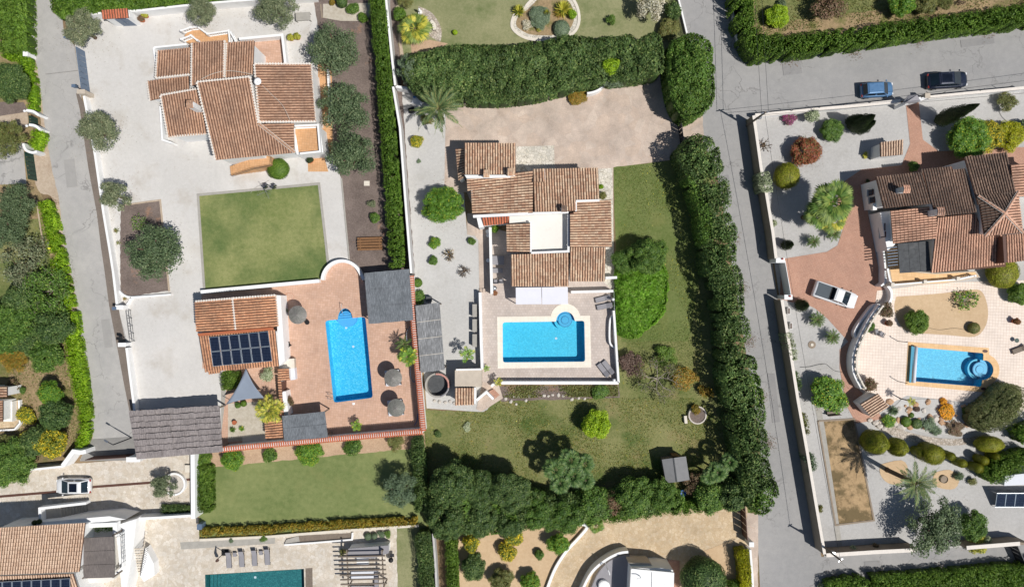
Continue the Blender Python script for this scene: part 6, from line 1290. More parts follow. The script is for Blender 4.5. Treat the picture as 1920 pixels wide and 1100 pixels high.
for a in [
 ('orange-brown shrub at the left edge below the bright green tree', 24, 672, 34, 2.0, 'autumn', 'airy'), ('yellow-green low shrub by the far left stone terrace, upper', 50, 779, 16, 1.2, 'lemon'), ('yellow shrub by the far left stone terrace, lower', 52, 822, 16, 1.2, 'yellow'),
 ('small grey shrub above the far left outbuilding', 24, 722, 14, 1.2, 'brown', 'airy'), ('tiny green shrub between grey shrub and citrus column', 43, 732, 6, .8, 'green'),
 ('round clipped dark bush against the left villa stairs', 522, 317, 20.5, 1.9, 'hedge', 'clip'), ('clipped round dark bush near the top right of the left property', 641, 4, 11, 1.2, 'dark', 'clip'), ('soft green cushion bush beside the clipped round bush at top', 661, 17, 11, 1.0, 'green'),
 ('small light green bush by a rock in the mulch near the tall hedge end', 703, 409, 10, 1.0, 'green'), ('small olive bush just above the light green bush in the mulch', 697, 382, 9, 1.0, 'olive', 'airy'), ('small green bush at the foot of the top left hedge edge', 680, 33, 9, .9, 'hedge'),
 ('small orange-tinted plant on the clay near the top left wall', 623, 5, 6, .6, 'autumn'),
 ('silver-green spiky bush with red leaves behind the shade sail', 503, 703, 17, 1.6, 'silver', 'airy'), ('slim reddish-green bush against the white wall by the small reed roof', 542, 752, 12, 1.8, 'brown', 'airy'),
 ('small bush under the shade sail edge, left one', 446, 759, 6, .7, 'green'), ('round bush under the shade sail edge, right one', 457, 756, 6, .7, 'hedge', 'clip'),
 ('small green bush against the annex wall beside the lone parasol', 531, 581, 7, .9, 'green'), ('tiny light green bush against the annex wall by the black chairs', 534, 618, 5, .7, 'citrus'),
 ('dense hedge bush at the left end of the soil strip', 382, 861, 14, 1.5, 'hedge'), ('light green orange bush, second on the soil strip from the left', 437, 861, 20, 2.0, 'citrus'), ('small dark bush, third on the soil strip from the left', 507, 853, 14, 1.5, 'green'),
 ('largest light green bush on the soil strip under the red-coped wall', 580, 850, 24, 2.2, 'citrus'), ('dense dark bush on the soil strip below the deck bottom palm', 661, 838, 16, 1.6, 'green'), ('loose greenish bush at the right end of the soil strip', 742, 830, 21, 1.8, 'olive_y', 'airy'),
 ('small round green bush on the grey gravel, directly below the orange tree', 815, 455, 10, 1.0, 'citrus'), ('small bush on the grey gravel next to the villa path', 884, 452, 7, .8, 'green'), ('small bush on the grey gravel, below the round green one', 812, 489, 9, .9, 'green'),
 ('half round bush against the wall, above the weathered pergola', 783, 530, 9, 1.0, 'hedge', 'clip'), ('dark half bush against the wall touching the weathered pergola', 785, 557, 12, 1.2, 'green'), ('light green bush inside the villa patio corner', 928, 429, 8, 1.6, 'citrus'),
 ('large brown leafless round shrub at the corner of the centre terrace', 1184, 686, 29, 2.2, 'plum', 'airy'), ('dark green low shrub below the terrace wall right part', 1126, 734, 14, 1.0, 'green'), ('small dark green shrub beside the big mound of bright grass', 1246, 668, 24, 1.4, 'hedge', 'airy'),
 ('yellowish wispy shrub left of the hedge shade', 1284, 712, 28, 1.8, 'autumn', 'airy'), ('small yellow-green shrub touching the hedge shade', 1322, 735, 16, 1.4, 'autumn', 'airy'), ('yellow shrub growing out of the round stone planter', 1306, 768, 12, 1.3, 'autumn', 'airy'),
 ('small dark shrub alone on the rough lawn at left', 822, 813, 7, .6, 'dark'), ('lavender-grey tuft on the rough lawn below the tile shed', 875, 800, 10, .5, 'silver', 'airy'), ('tiny lime bush alone on the north lawn', 853, 61, 5, .6, 'ltree', 'clip'),
 ('grey-green cushion bush in the island bed', 1053, 54, 16, 1.0, 'sage', 'clip'), ('dark green spreading juniper in the island bed middle', 1012, 34, 20, .9, 'sage'), ('green clipped bush against the wall above the fan palm', 749, 28, 13, 1.4, 'hedge'), ('dark leafy bush at the very top by the grey-white wall', 762, 0, 20, 2.0, 'olive_y', 'airy'),
 ('white flowering ground plant in the island bed', 989, 47, 12, .6, 'white', 'airy'), ('yellow flowering plant in the island bed', 1010, 54, 7, .6, 'yellow', 'airy'), ('lime green bush at the right rim of the island bed', 1072, 27, 9, 1.0, 'lime'), ('small sapling bush in the north lawn right of the island bed', 1146, 38, 11, 1.2, 'green', 'airy'),
 ('dark bush against the black railing at the top', 1262, 22, 16, 2.0, 'dark'), ('light spreading bush near the hedge end by the black railing', 1255, 55, 20, 1.6, 'olive_y'), ('flowering bush bed around the curved white wall at the driveway', 1083, 179, 18, .9, 'autumn'),
 ('lime green foliage patch in the big hedge top', 1146, 124, 16, 4.9, 'ltree', 'lobe'),
 ('light green plant beside the villa on the stone path, upper', 1127, 350, 5, 1.0, 'lime'), ('olive plant beside the villa on the stone path, lower', 1131, 367, 7, .9, 'olive_y'),
 ('small green bush in the white planter beside the villa patio', 771, 195, 8, .8, 'olive_y') if False else ('low green plant at the foot of the date palm', 800, 224, 14, .7, 'olive_y', 'airy'),
]:
    kk = dict(ay=.96) if a[4] < 4.5 else dict(rz=1.0)
    B_(*a, **kk)
# hedges and thickets
hedge('wide dark green hedge in the very top-left corner', [(6, -60), (18, 0), (22, 95)], [60, 56, 50], 2.6, 'hedge', lump=.45)
hedge('bright lime green hedge curving round the dark tree at far left', [(2, 100), (30, 98), (48, 122), (56, 160), (58, 205)], [24, 24, 20, 17, 15], 1.4, 'lime')
hedge('short bean-shaped lime green hedge between the two green gates', [(68, 242), (70, 258), (60, 276)], [17, 22, 20], 1.5, 'lime'); hedge('long lime green hedge beside the pale road, upper half', [(80, 378), (92, 420), (104, 480), (117, 540), (126, 580)], [20, 26, 26, 22, 22], 1.5, 'lime')
hedge('long green hedge beside the pale road, lower half', [(128, 583), (134, 640), (143, 700), (155, 770), (157, 805), (147, 840)], [26, 28, 28, 20, 18, 16], 1.5, 'lime', pal2='hedge')
mass('hedge', 'thick green hedge running along the top edge above the white wall', 'hedge', [(93, -60), (95, 0), (100, 22), (118, 35), (160, 26), (190, 18), (240, 16), (262, 14), (342, 6), (405, -2), (480, -14), (480, -80)], 2.2, 'hedge', .42, 130, .09, .2, var=.08)
hedge('tall narrow green hedge right of the mulch strip, running down to the reed roof', [(704, -40), (707, 0), (712, 60), (720, 160), (728, 260), (737, 380), (744, 500)], 27, 2.8, 'hedge', lump=.42)
hedge('small square bright hedge block beside the shade sail', [(431, 696), (431, 730)], 32, 1.3, 'hedge', lump=.5); hedge('upright bright green hedge at the left end of the bottom-left lawn', [(382, 874), (383, 960)], 25, 1.8, 'hedge')
hedge('narrow dark hedge right of the bottom-left lawn', [(780, 822), (786, 880), (790, 960)], 22, 2.2, 'dark'); hedge('low orange-green hedge along the bottom of the lawn', [(374, 998), (480, 994), (600, 986), (700, 981), (782, 977)], 13, 1.2, 'euony', lump=.4)
hedge('small grey-green hedge strip inside the white courtyard wall', [(302, 955), (358, 955)], 14, .9, 'dark', lump=.35); hedge('bushy dark hedge right of the narrow pale lawn at the bottom', [(790, 1000), (797, 1050), (802, 1130)], 26, 2.4, 'dark', lump=.6); hedge('clipped green hedge strip at the bottom beside the sand bed', [(846, 1010), (848, 1060), (850, 1130)], 20, 2.2, 'hedge')
hedge('low dark hedge planted in a slot behind the white bottom-left house', [(179, 991), (212, 989)], 8, 3.2, 'green', lump=.3)
mass('hedge', 'huge broad dark green hedge across the centre above the pink driveway', 'hedge', smoothpts([(762, 150), (752, 128), (770, 105), (800, 98), (860, 86), (930, 85), (1000, 80), (1060, 70), (1150, 72), (1225, 64), (1240, 85), (1244, 115), (1238, 136), (1180, 146), (1135, 150), (1070, 162), (1010, 178), (940, 186), (890, 186), (850, 184), (810, 180), (775, 168), (762, 150)], 2), 4.6, 'dark', 1.05, 125, .13, .8, var=.6, core=.62, sub_=.36, rag=.5)
mass('hedge', 'tall rounded green hedge block at the road corner beside the driveway gate', 'hedge', smoothpts([(1262, 78), (1290, 66), (1315, 68), (1334, 90), (1338, 130), (1338, 180), (1325, 205), (1300, 221), (1278, 212), (1262, 180), (1254, 130), (1256, 95), (1262, 78)], 2), 5.2, 'green', .9, 135, .12, .75, var=.45, core=.64, sub_=.32, rag=.4)
mass('hedge', 'very long tall dark hedge beside the right road, from driveway to bottom', 'hedge', smoothpts([(1276, 268), (1295, 256), (1320, 254), (1345, 268), (1350, 300), (1362, 330), (1366, 380), (1378, 420), (1380, 470), (1390, 510), (1394, 560), (1402, 600), (1408, 650), (1424, 700), (1432, 750), (1434, 800), (1440, 850), (1450, 890), (1460, 925), (1450, 950), (1430, 963), (1410, 958), (1394, 930), (1388, 880), (1378, 830), (1370, 780), (1358, 720), (1354, 660), (1346, 600), (1330, 540), (1322, 480), (1316, 430), (1312, 400), (1296, 350), (1280, 310), (1272, 285), (1276, 268)], 2), 5.2, 'dark', 1.1, 120, .13, .85, var=.7, pal2='green', core=.6, sub_=.4, rag=.8)
mass('hedge', 'mound of long bright green grass-like foliage beside the centre terrace', 'ground shrub', smoothpts([(1158, 500), (1190, 505), (1225, 490), (1248, 505), (1252, 545), (1246, 580), (1232, 600), (1214, 620), (1190, 632), (1162, 628), (1156, 580), (1154, 530), (1158, 500)], 2), 1.1, 'grass', .8, 190, .13, .3, var=.15, jit=.4, sub_=.14, rnd=1.0)
B_('bright yellow-green bush on the grey gravel just below the date palm', 780, 265, 12, 1.1, 'lemon'); B_('tiny blue-grey plant on the grey gravel below the yellow-green bush', 785, 302, 5, .3, 'sage', 'airy')
p = G(804, 561, .9); t = thing('lidded_box', 'small dark grey box with lid at the head of the weathered pergola', 'bin', (p.x, p.y, 0)); MB().box((0, 0, .42), (.6, .6, .84)).build('body', M['black'], t); MB().box((0, 0, .88), (.68, .68, .07)).build('lid', M['felt'], t, bevel=.02)  # plain dark box with a slightly wider lid
for a in [('tall dark tree at the left end of the bottom tree row, upper', 850, 905, 42, 6.2), ('tall dark tree second from the left in the bottom tree row', 906, 916, 33, 5.0), ('dark tree at the lower left of the bottom tree row above the clipped strip', 838, 972, 38, 5.0), ('dark tree above the first yellow citrus in the sand bed', 902, 968, 34, 4.4), ('dark tree in the bottom row with a pointed top, above the sand bed', 958, 922, 35, 5.8), ('dark tree above the second yellow citrus of the sand bed', 955, 972, 33, 4.4), ('mid green tree in the bottom row left of the palm cluster base', 1010, 958, 36, 4.4), ('green tree just below the palm cluster in the bottom row', 1065, 962, 36, 4.4), ('bushy green tree right of the palm cluster in the bottom row', 1110, 945, 32, 4.2), ('green tree in the bottom row below the left side of the shed', 1190, 932, 36, 4.2), ('bushy green tree in the bottom row directly below the shed', 1240, 930, 34, 4.2), ('low green tree in the bottom row right of the gap', 1330, 930, 30, 3.6), ('dark green tree where bottom row meets the long road hedge', 1380, 925, 30, 4.4)]: T_(*a, 'dark' if 'green tree' not in a[0] or 'dark' in a[0] else 'green')
mass('thicket', 'continuous dark green thicket under the bottom tree row', 'thicket', smoothpts([(806, 905), (826, 890), (880, 890), (960, 900), (1005, 925), (1060, 925), (1130, 932), (1180, 915), (1240, 912), (1276, 925), (1295, 950), (1240, 962), (1180, 966), (1100, 982), (1020, 985), (960, 995), (900, 1005), (850, 1012), (806, 1005), (798, 950), (806, 905)], 2), 3.3, 'dark', 1.1, 95, .13, .85, var=.8, pal2='green', core=.6, sub_=.4, rag=1.0)
T_('sparse grey bushy tree in the bottom row left of the shed', 1150, 940, 28, 3.6, 'brown', 'airy'); T_('brownish thin shrub-like tree right of the shed', 1300, 905, 24, 2.4, 'brown', 'airy')
hedge('low dark green clipped hedge along the bottom driveway, under the tree row', [(1080, 972), (1150, 968), (1220, 958), (1300, 950), (1372, 942)], 22, 2.0, 'hedge', lump=.5)
bare('leafless grey branching tree on the rough lawn beside the brown shrub', 1236, 712, 46, 3.4, 'olive_y', 1500, 5, fan=7)
bare('sparse tree with twisting dark branches over the pale lawn at far left', 38, 490, 50, 4.0, 'olive', 2600, 8, mat='bark', leaf=.12); bare('sparse fig-like tree with thick limbs beside the lime hedge at far left', 82, 545, 46, 4.0, 'green', 3200, 9, leaf=.13); bare('loose leafy tree with pale limbs below the fig-like tree', 72, 600, 46, 3.8, 'green', 3600, 10, leaf=.13)
bare('small bare pale shrub on the grey gravel with brown twigs', 870, 508, 14, 1.0, None, 0, 11, cat='shrub', name='bare_shrub', mat='bark'); bare('small dry plant with dark stems on the grey gravel', 843, 478, 13, 1.0, 'autumn', 60, 12, cat='shrub', name='bare_shrub', mat='bark', leaf=.07)
bare('dead grey sapling lying over the mulch with pale trunk', 260, 418, 16, 1.4, 'green', 260, 14, cat='shrub', name='yucca_shrub', leaf=.1)
rosette('yellowish spiky plant in the brown bed near the road wall', 218, 432, 8, .4, 'olive_y', 18); rosette('small spiky plant in the brown bed below the first spiky one', 222, 455, 7, .4, 'olive_y', 14); rosette('grey agave rosette beneath the dead sapling in the brown bed', 262, 425, 8, .6, 'silver', 24)
rosette('small yellow plant in the wedge of bed by the gate pillar', 234, 560, 6, .4, 'autumn', 14)
palm('large date palm with long arching fronds beside the grey gravel', 822, 204, 60, 4.6, 'date', 26); palm('bright yellow-green palm beside the white garden wall left of the tall pool', 505, 768, 34, 2.4, 'areca', 22, trunk_r=.12); palm('green palm in the deck corner beside the red-coped wall, upper', 757, 645, 22, 2.2, 'cycad', 18, trunk_r=.1); palm('bright leafy palm beside the red-coped wall, just below the dark one', 764, 668, 24, 2.4, 'areca_g', 20, trunk_r=.1)
palm('small palm at the bottom of the terracotta deck in the wall shade', 669, 797, 14, 1.2, 'areca_g', 13, trunk_r=.06); palm('fan palm with broad yellow-green leaves by the paved crescent', 778, 54, 33, 2.2, 'fan_y', 26, trunk_r=.2)
palm('small feathery palm by the terrace wall above the pool shed', 876, 664, 20, 2.6, 'areca_g', 10, trunk_r=.06); palm('bright small palm at the lower left corner of the centre terrace', 934, 716, 11, 1.4, 'areca', 13, trunk_r=.05); palm('tiny palm on the terrace against the wall near the shed', 912, 690, 9, 1.0, 'areca_g', 10, trunk_r=.05)
for x, y, r, l in ((1040, 880, 24, 'fan palm at the lower left of the palm cluster'), (1068, 862, 24, 'fan palm in the middle left of the palm cluster'), (1096, 868, 22, 'fan palm at the top right of the palm cluster'), (1075, 892, 24, 'fan palm low in the centre of the palm cluster'), (1050, 905, 22, 'fan palm at the bottom of the palm cluster'), (1098, 900, 20, 'fan palm at the lower right of the palm cluster'), (1345, 885, 22, 'fan palm in the shade right of the shed, lower one'), (1368, 866, 20, 'fan palm in the shade right of the shed, upper one'), (1330, 893, 18, 'fan palm in the shade right of the shed, left one')): palm('green '+l, x, y, r, 4.4 if x < 1200 else 3.4, 'fan_d', 20, trunk_r=.13)
palm('grey-green fan palm standing on the stamped bottom driveway edge', 1117, 984, 17, 1.4, 'fan', 20, trunk_r=.12)
for x, y, r, l in ((973, 20, 15, 'left'), (1025, 26, 9, 'small middle'), (1056, 16, 20, 'large right')): rosette('yellow-green spiky bush, %s one in the island bed' % l, x, y, r, 1.5, 'yellow', 60, wd=.07, cat='spiky bush', name='spiky_bush')
rosette('orange-tinged cycad-like plant in the island bed', 1047, 25, 13, .9, 'autumn', 40, wd=.05); rosette('tiny blue-grey agave beside the grey-white wall in the north garden', 747, 60, 6, .4, 'sage', 16); rosette('dark green spiky plant beside the stepping path in the sail garden', 436, 805, 8, .7, 'green', 24, wd=.1); rosette('lighter green spiky plant right of the dark one in the sail garden', 453, 803, 8, .7, 'citrus', 20, wd=.1)
pot('terracotta pot lying by the spiky plants in the sail garden', 439, 792, 4, None, h=.5)
for a in [('yellow-green citrus at the upper left of the sand bed', 884, 1018, 17, 2.2, 'lemon'), ('dark green tree at the left of the sand bed', 888, 1062, 24, 2.8, 'dark'), ('yellow-green round citrus in the middle of the sand bed', 950, 1034, 17, 2.0, 'lemon'), ('yellow citrus half hidden under the bottom tree row', 963, 1006, 17, 2.0, 'lemon'), ('tiny citrus sapling in the sand bed', 1012, 1038, 9, 1.1, 'green'), ('bright citrus by the curved white kerb wall', 1046, 1018, 20, 2.4, 'citrus'), ('citrus with autumn leaves at the bottom of the sand bed', 940, 1085, 20, 2.2, 'olive_y'), ('green citrus at the bottom right of the sand bed', 995, 1088, 18, 2.2, 'citrus')]: T_(*a, trunk=True)
# tufts and weeds on the rough lawns
def tufts(name, label, poly, n, pal, s, zmax=.12, seed=1, excl=()):
    W = [tuple(G(x, y)[:2]) for x, y in poly]; A = np.array(W); g = np.random.default_rng(seed); P = A.min(0)+(A.max(0)-A.min(0))*g.random((n*2, 2)); P = P[inpoly(P[:, 0], P[:, 1], W)][:n]
    for e in excl: w2 = [tuple(G(x, y)[:2]) for x, y in e]; P = P[~inpoly(P[:, 0], P[:, 1], w2)]
    f = np.sin(P[:, 0]*.9)+np.sin(P[:, 1]*.7+P[:, 0]*.3)+g.normal(0, .6, len(P)); P = P[f > -.4]; p3 = np.c_[P, .02+zmax*g.random(len(P))]
    return tag(link(name, quads(name, leafq(p3, np.tile([0, 0, 1.], (len(P), 1)), s, g, .9), pcol(pal, len(P), g), M['leaf'])), kind='stuff', label=label)
TL = [(796, 770), (905, 773), (940, 752), (1160, 745), (1290, 745), (1340, 760), (1385, 880), (1160, 960), (800, 990)]
tufts('grass', 'rough grass tufts on the lower lawn', TL, 26000, 'tuft', .07, seed=2); tufts('grass', 'dry grass on the lower lawn', TL, 14000, 'autumn', .05, .05, 3); tufts('weeds', 'yellow flowers scattered in the lawns', TL, 500, 'yellow', .08, .1, 4)
def litter(name, label, spots, n, pal, s, seed):
    g = np.random.default_rng(seed); P = []
    for x, y, r_ in spots: c = G(x, y); k = g.normal(0, 1, (n, 2))*r_/PXM*.62; P.append(np.c_[c.x+k[:, 0], c.y+k[:, 1], np.full(n, .09)+.02*g.random(n)])
    P = np.concatenate(P); tag(link(name, quads(name, leafq(P, np.tile([0, 0, 1.], (len(P), 1)), s, g, .3), pcol(pal, len(P), g), M['leaf'])), kind='stuff', label=label)
litter('leaf_litter', 'fallen leaves under the trees', [(186, 250, 50), (213, 375, 36), (155, 60, 45), (377, 30, 34), (520, 25, 46), (600, 110, 40), (600, 210, 30), (830, 390, 38), (1511, 290, 30), (1553, 745, 36), (1756, 980, 66), (305, 915, 26), (1820, 262, 40), (288, 480, 60)], 420, 'brown', .045, 3)
litter('grit', 'grit and dry leaves along the road edges', [(100, 380, 9), (112, 450, 9), (130, 530, 9), (150, 650, 9), (165, 760, 9), (1480, 110, 14), (1600, 95, 14), (1720, 76, 14), (1850, 58, 14), (1322, 300, 12), (1350, 370, 12), (1372, 450, 12), (1390, 540, 12), (1404, 640, 12), (1425, 740, 12), (1440, 830, 12), (1560, 1086, 12), (1650, 1078, 12), (1760, 1068, 12), (1290, 100, 10)], 260, 'brown', .05, 4)
tufts('grass', 'green grass on the lawn east of the villa', [(1152, 316), (1276, 300), (1310, 500), (1320, 700), (1240, 740), (1165, 640)], 16000, 'tuft', .06, seed=5); tufts('weeds', 'yellow flowers in the lawn east of the villa', [(1200, 316), (1276, 300), (1310, 500), (1300, 620), (1250, 600)], 450, 'yellow', .08, .1, 6)
tufts('ground_cover', 'low ground cover below the terrace wall', [(940, 723), (1158, 722), (1160, 742), (945, 746)], 9000, 'olive_y', .09, .25, 7); tufts('ground_cover', 'weeds and ground cover in the far left orchard', [(0, 690), (140, 640), (150, 850), (0, 870)], 9000, 'olive_y', .08, .1, 8)
# =============== RIGHT ROAD AND PROPERTY ===============
wall('long stone-brown wall beside the right road, above the driveway gate', [(1413, 217), (1419, 258), (1427, 315), (1437, 364), (1449, 436), (1455, 484)], 2.3, .35, 'road_wall', cap='mortar', capw=.0)
wall('long stone-brown wall beside the right road, below the driveway gate', [(1466, 562), (1482, 660), (1496, 750), (1514, 850), (1530, 945), (1546, 1038)], 2.3, .35, 'road_wall', cap='mortar', capw=.0)
wall('brown wall along the bottom lane with a pale cap', [(1549, 1040), (1640, 1034), (1720, 1030)], 2.0, .35, 'brown_wall', cap='mortar'); wall('brown wall along the bottom lane right of the big olive, with a pale cap', [(1812, 1026), (1912, 1018)], 2.0, .35, 'brown_wall', cap='mortar')
wall('white wall with pale pink cap along the upper road, left of the tiled gate', [(1416, 216.5), (1500, 208.5), (1600, 198.5), (1688, 189.5)], 1.2, .3, 'white', cap='mortar'); wall('white wall with pale pink cap along the upper road, right of the tiled gate', [(1740, 183), (1830, 174), (1925, 165)], 1.2, .3, 'white', cap='mortar')
pillar('short square beige pillar at the wall end near the navy car', 1739, 179, 1.6, .55, .55, 'cream_wall'); pillar('white gate pillar with a red lamp above the white driveway gate', 1463, 488, 2.3, 1.0, .5); pillar('white gate pillar with blue sign below the white driveway gate', 1478, 557, 2.3, .9, .5)
gate('white solid sliding gate of the terracotta driveway', (1472, 489), (1483, 552), 2.1, 'white', 1)
for x, y, l, c in ((1467, 485, 'red light on the upper white gate pillar', 'red'), (1481, 555, 'red light on the lower white gate pillar', 'red')): p = G(x, y, 2.45); tag(MB().lathe((0, 0, 0), [(.12, 0), (.12, .12), (.04, .2)], 10).build('warning_light', M[c], loc=(p.x, p.y, 2.38)), l, 'light')
PG = thing('pedestrian_gate', 'small gabled entrance gate in the white wall between the two parked cars', 'porch', G(1712, 192)); hr, he = 3.0, 2.6
for q in ([(1720, 178), (1726, 190), (1692, 196), (1702, 190)], [(1704, 178), (1720, 178), (1702, 190), (1692, 193)]):
    T = [G(x, y, z)-PG.location for (x, y), z in zip(q, (hr, he, he, hr) if q[0][0] == 1720 else (he, hr, hr, he))]; MB().prism([v-Vector((0, 0, .1)) for v in T], T).build('roof', M['pad_grey'], PG)
block(PG, [(1696, 190), (1703, 189), (1705, 195), (1698, 196)], (2.5,)*4, inset=.02); block(PG, [(1718, 182), (1728, 181), (1728, 188), (1720, 188)], (2.5,)*4, inset=.02)
tag(wall('sloping white parapet wall right of the gabled gate', [(1722, 188), (1740, 182)], 1.5, .3))
# house
HK[0] = .78
RH = thing('house', 'big white villa with dark-stained tiled roofs and a square tower, right', 'house', G(1780, 405))
rf(RH, [(1657, 390.5), (1755, 381), (1738, 322), (1642, 332)], 'tile_rdark', (6.4, 5.4), ins=.3)
block(RH, [(1727, 318), (1785, 312), (1790, 318), (1810, 316), (1829, 397), (1747, 405)], (5.5, 5.5, 5.5, 5.5, 6.6, 6.6), inset=.3)
roof(RH, [(1747, 407), (1832, 398), (1812, 310), (1725, 318)], 'tile_rdark', (6.8, 5.5), clip=[(1727, 318), (1785, 312), (1787, 319), (1810, 316), (1830, 398), (1755, 406), (1748, 383)])
rf(RH, [(1834, 384), (1905, 360), (1888, 286), (1808, 295)], 'tile_rdark', (7.2, 5.8), ins=.3)
rf(RH, [(1895, 309), (1902, 370), (2000, 362), (1990, 302)], 'tile_right', (6.8, 5.8), ins=.3)
rf(RH, [(1756, 386), (1756, 447), (1675, 457), (1670, 395)], 'tile_right', (5.8, 4.8), ins=.3)
block(RH, [(1760, 408), (1829, 400), (1835, 440), (1930, 440), (1935, 490), (1885, 496), (1746, 510)], (5.4, 5.4, 5.0, 5.0, 4.3, 4.3, 4.3), inset=.35)
roof(RH, [(1757, 408), (1935, 392), (1940, 488), (1745, 511)], 'tile_right', (6.0, 4.2), clip=[(1758, 408), (1829, 400), (1846, 442), (1884, 440), (1886, 500), (1746, 511)])
rf(RH, [(1886, 440), (1990, 430), (1995, 480), (1888, 492)], 'tile_right', (5.0, 4.2), ins=.3)
slab(RH, [(1880, 443), (1886, 442), (1888, 492), (1883, 493)], 0, 4.9, 'brown_metal', 'gutter_strip')
# tower: pyramid roof
tw = [(1834, 367), (1909, 359), (1918, 436), (1846, 443)]; ap = (1884, 400); block(RH, tw, (7.0,)*4, inset=.3)
for i in range(4):
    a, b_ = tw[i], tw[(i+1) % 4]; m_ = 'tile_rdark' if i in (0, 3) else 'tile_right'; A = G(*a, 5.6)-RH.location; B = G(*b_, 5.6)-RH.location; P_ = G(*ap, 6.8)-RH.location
    ro = MB().prism([A-Vector((0, 0, .14)), B-Vector((0, 0, .14)), P_-Vector((0, 0, .14))], [A-Vector((0, 0, .03)), B-Vector((0, 0, .03)), P_-Vector((0, 0, .03))]).build('roof', M['under'], RH)
    ln = (B-A).length; ac = (B-A)/ln; mid = (A+B)/2; dn = (mid-P_); dn = dn-ac*dn.dot(ac); sl = dn.length; dn /= sl; Q = []; nc = int(ln/.31); foot = (P_-A).dot(ac)
    for k in range(nc):
        x = (k+.5)*ln/nc
        for j in range(int(sl/.43)+1):
            y0 = j*.43; y1 = min(sl, y0+.48); yy = (y0+y1)/2; lo = foot*(1-yy/sl)
            hi = foot+(ln-foot)*yy/sl
            if x < lo or x > hi or y0 > sl-.1: continue
            o = P_+dn*0+ac*(x-foot); Q += tile_geo(o+dn*y0, o+dn*y1, ac, .115, .03)
    tag(tiles_obj('roof_tiles', Q, m_, ro), kind='stuff')
for q in tw: ridge(RH, ap, q, 6.85, 5.65, 'tile_right')
chimney(RH, 1698, 355, 6.0, 1.6, .75, 'tile_right'); chimney(RH, 1762, 397, 6.0, 1.6, .85, 'tile_right', .1)
block(RH, [(1650, 398), (1675, 395), (1680, 457), (1664, 470)], (3.4,)*4, inset=0, drop=0, name='side_wing')
HK[0] = 1.0
def wn(px, py, h, wd, ht): window(RH, px, py, h, wd, ht, math.pi, 'brown_metal')
wn(1633, 361, 2.4, .7, 1.0); wn(1636, 375, 2.4, .7, 1.0); wn(1655, 426, 2.2, .9, 1.1); wn(1656, 440, 2.2, .7, 1.1)
p = G(1638, 388, 2.6)-RH.location; MB().box(p, (.5, .8, .6)).build('air_conditioner', M['white'], RH, bevel=.03)
T = [G(x, y, z)-RH.location for x, y, z in ((1683, 457, 3.0), (1741, 452, 3.1), (1746, 508, 2.8), (1687, 512, 2.7))]
for k in range(3):
    a, b_ = T[0].lerp(T[1], k/3+.004), T[0].lerp(T[1], (k+1)/3-.004); c, d = T[3].lerp(T[2], (k+1)/3-.004), T[3].lerp(T[2], k/3+.004); MB().prism([v-Vector((0, 0, .06)) for v in (a, b_, c, d)], [a, b_, c, d]).build('veranda_roof', M['felt'], RH)
slab(RH, [(1660, 462), (1683, 460), (1686, 505), (1752, 512), (1830, 508), (1838, 520), (1770, 532), (1672, 536), (1664, 500)], 0, 1.2, 'cream_wall', 'veranda'); slab(RH, [(1662, 464), (1682, 463), (1688, 508), (1752, 514), (1828, 510), (1834, 518), (1768, 530), (1674, 534)], 1.2, 1.23, 'coping_sand', 'veranda_floor')
for k in range(7): a = G(1663+k*.3, 465+k*5.5, 2.7)-RH.location; b_ = G(1683, 463+k*5.5, 2.8)-RH.location; MB().bar(a, b_, .1, .12).build('pergola_beam', M['slate_metal'], RH)
rail(RH, [(1674, 534), (1734, 529), (1795, 524), (1828, 517)], .8, 1.2, 'white'); rail(RH, [(1664, 505), (1668, 525), (1674, 534)], .8, 1.2, 'white')
for x, y in ((1674, 533), (1735, 528), (1797, 522)): q = G(x, y, 2.2)-RH.location; MB().box((q.x, q.y, 1.6), (.4, .4, 1.25)).build('rail_pillar', M['kerb_light'], RH)
parapet(RH, [(1657, 470), (1660, 500), (1660, 530), (1652, 536)], 1.4)
wall('curved white garden wall beside the veranda by the terracotta drive', smoothpts([(1665, 536), (1671, 545), (1672, 558), (1667, 570)], 4), 1.0, .3)
# balustraded retaining wall of the pool deck
t = wall('curved white retaining wall with balustrade round the cream pool deck', smoothpts([(1650, 572), (1632, 596), (1618, 622), (1606, 648), (1600, 672), (1602, 700), (1616, 728)], 5), 1.5, .3); rail(t, smoothpts([(1655, 574), (1638, 598), (1624, 623), (1612, 649), (1606, 672), (1608, 699), (1622, 727)], 2), .85, 1.0, 'kerb_light', pitch=.35, bal=.12)
wall('white curved planter wall below the pickup truck', smoothpts([(1650, 572), (1638, 573), (1622, 592), (1606, 615), (1603, 628), (1610, 636)], 4), .8, .25)
for (lab, q, ang) in (('small square tiled kiosk with white walls by the upper gravel garden', [(1650, 268), (1694, 262), (1693, 290), (1651, 294)], 0),):
    KI = thing('garden_kiosk', lab, 'kiosk', G(1665, 280)); rf(KI, [q[3], q[2], q[1], q[0]], 'tile_pink', (2.6, 2.3), ins=.1)
KI = thing('garden_kiosk', 'tilted square tiled kiosk with striped tan roof beside the lower bend', 'kiosk', G(1632, 762)); rf(KI, [(1646, 737), (1667, 762), (1635, 783), (1613, 757)], 'tile_pink', (2.6, 2.2), ins=.1)
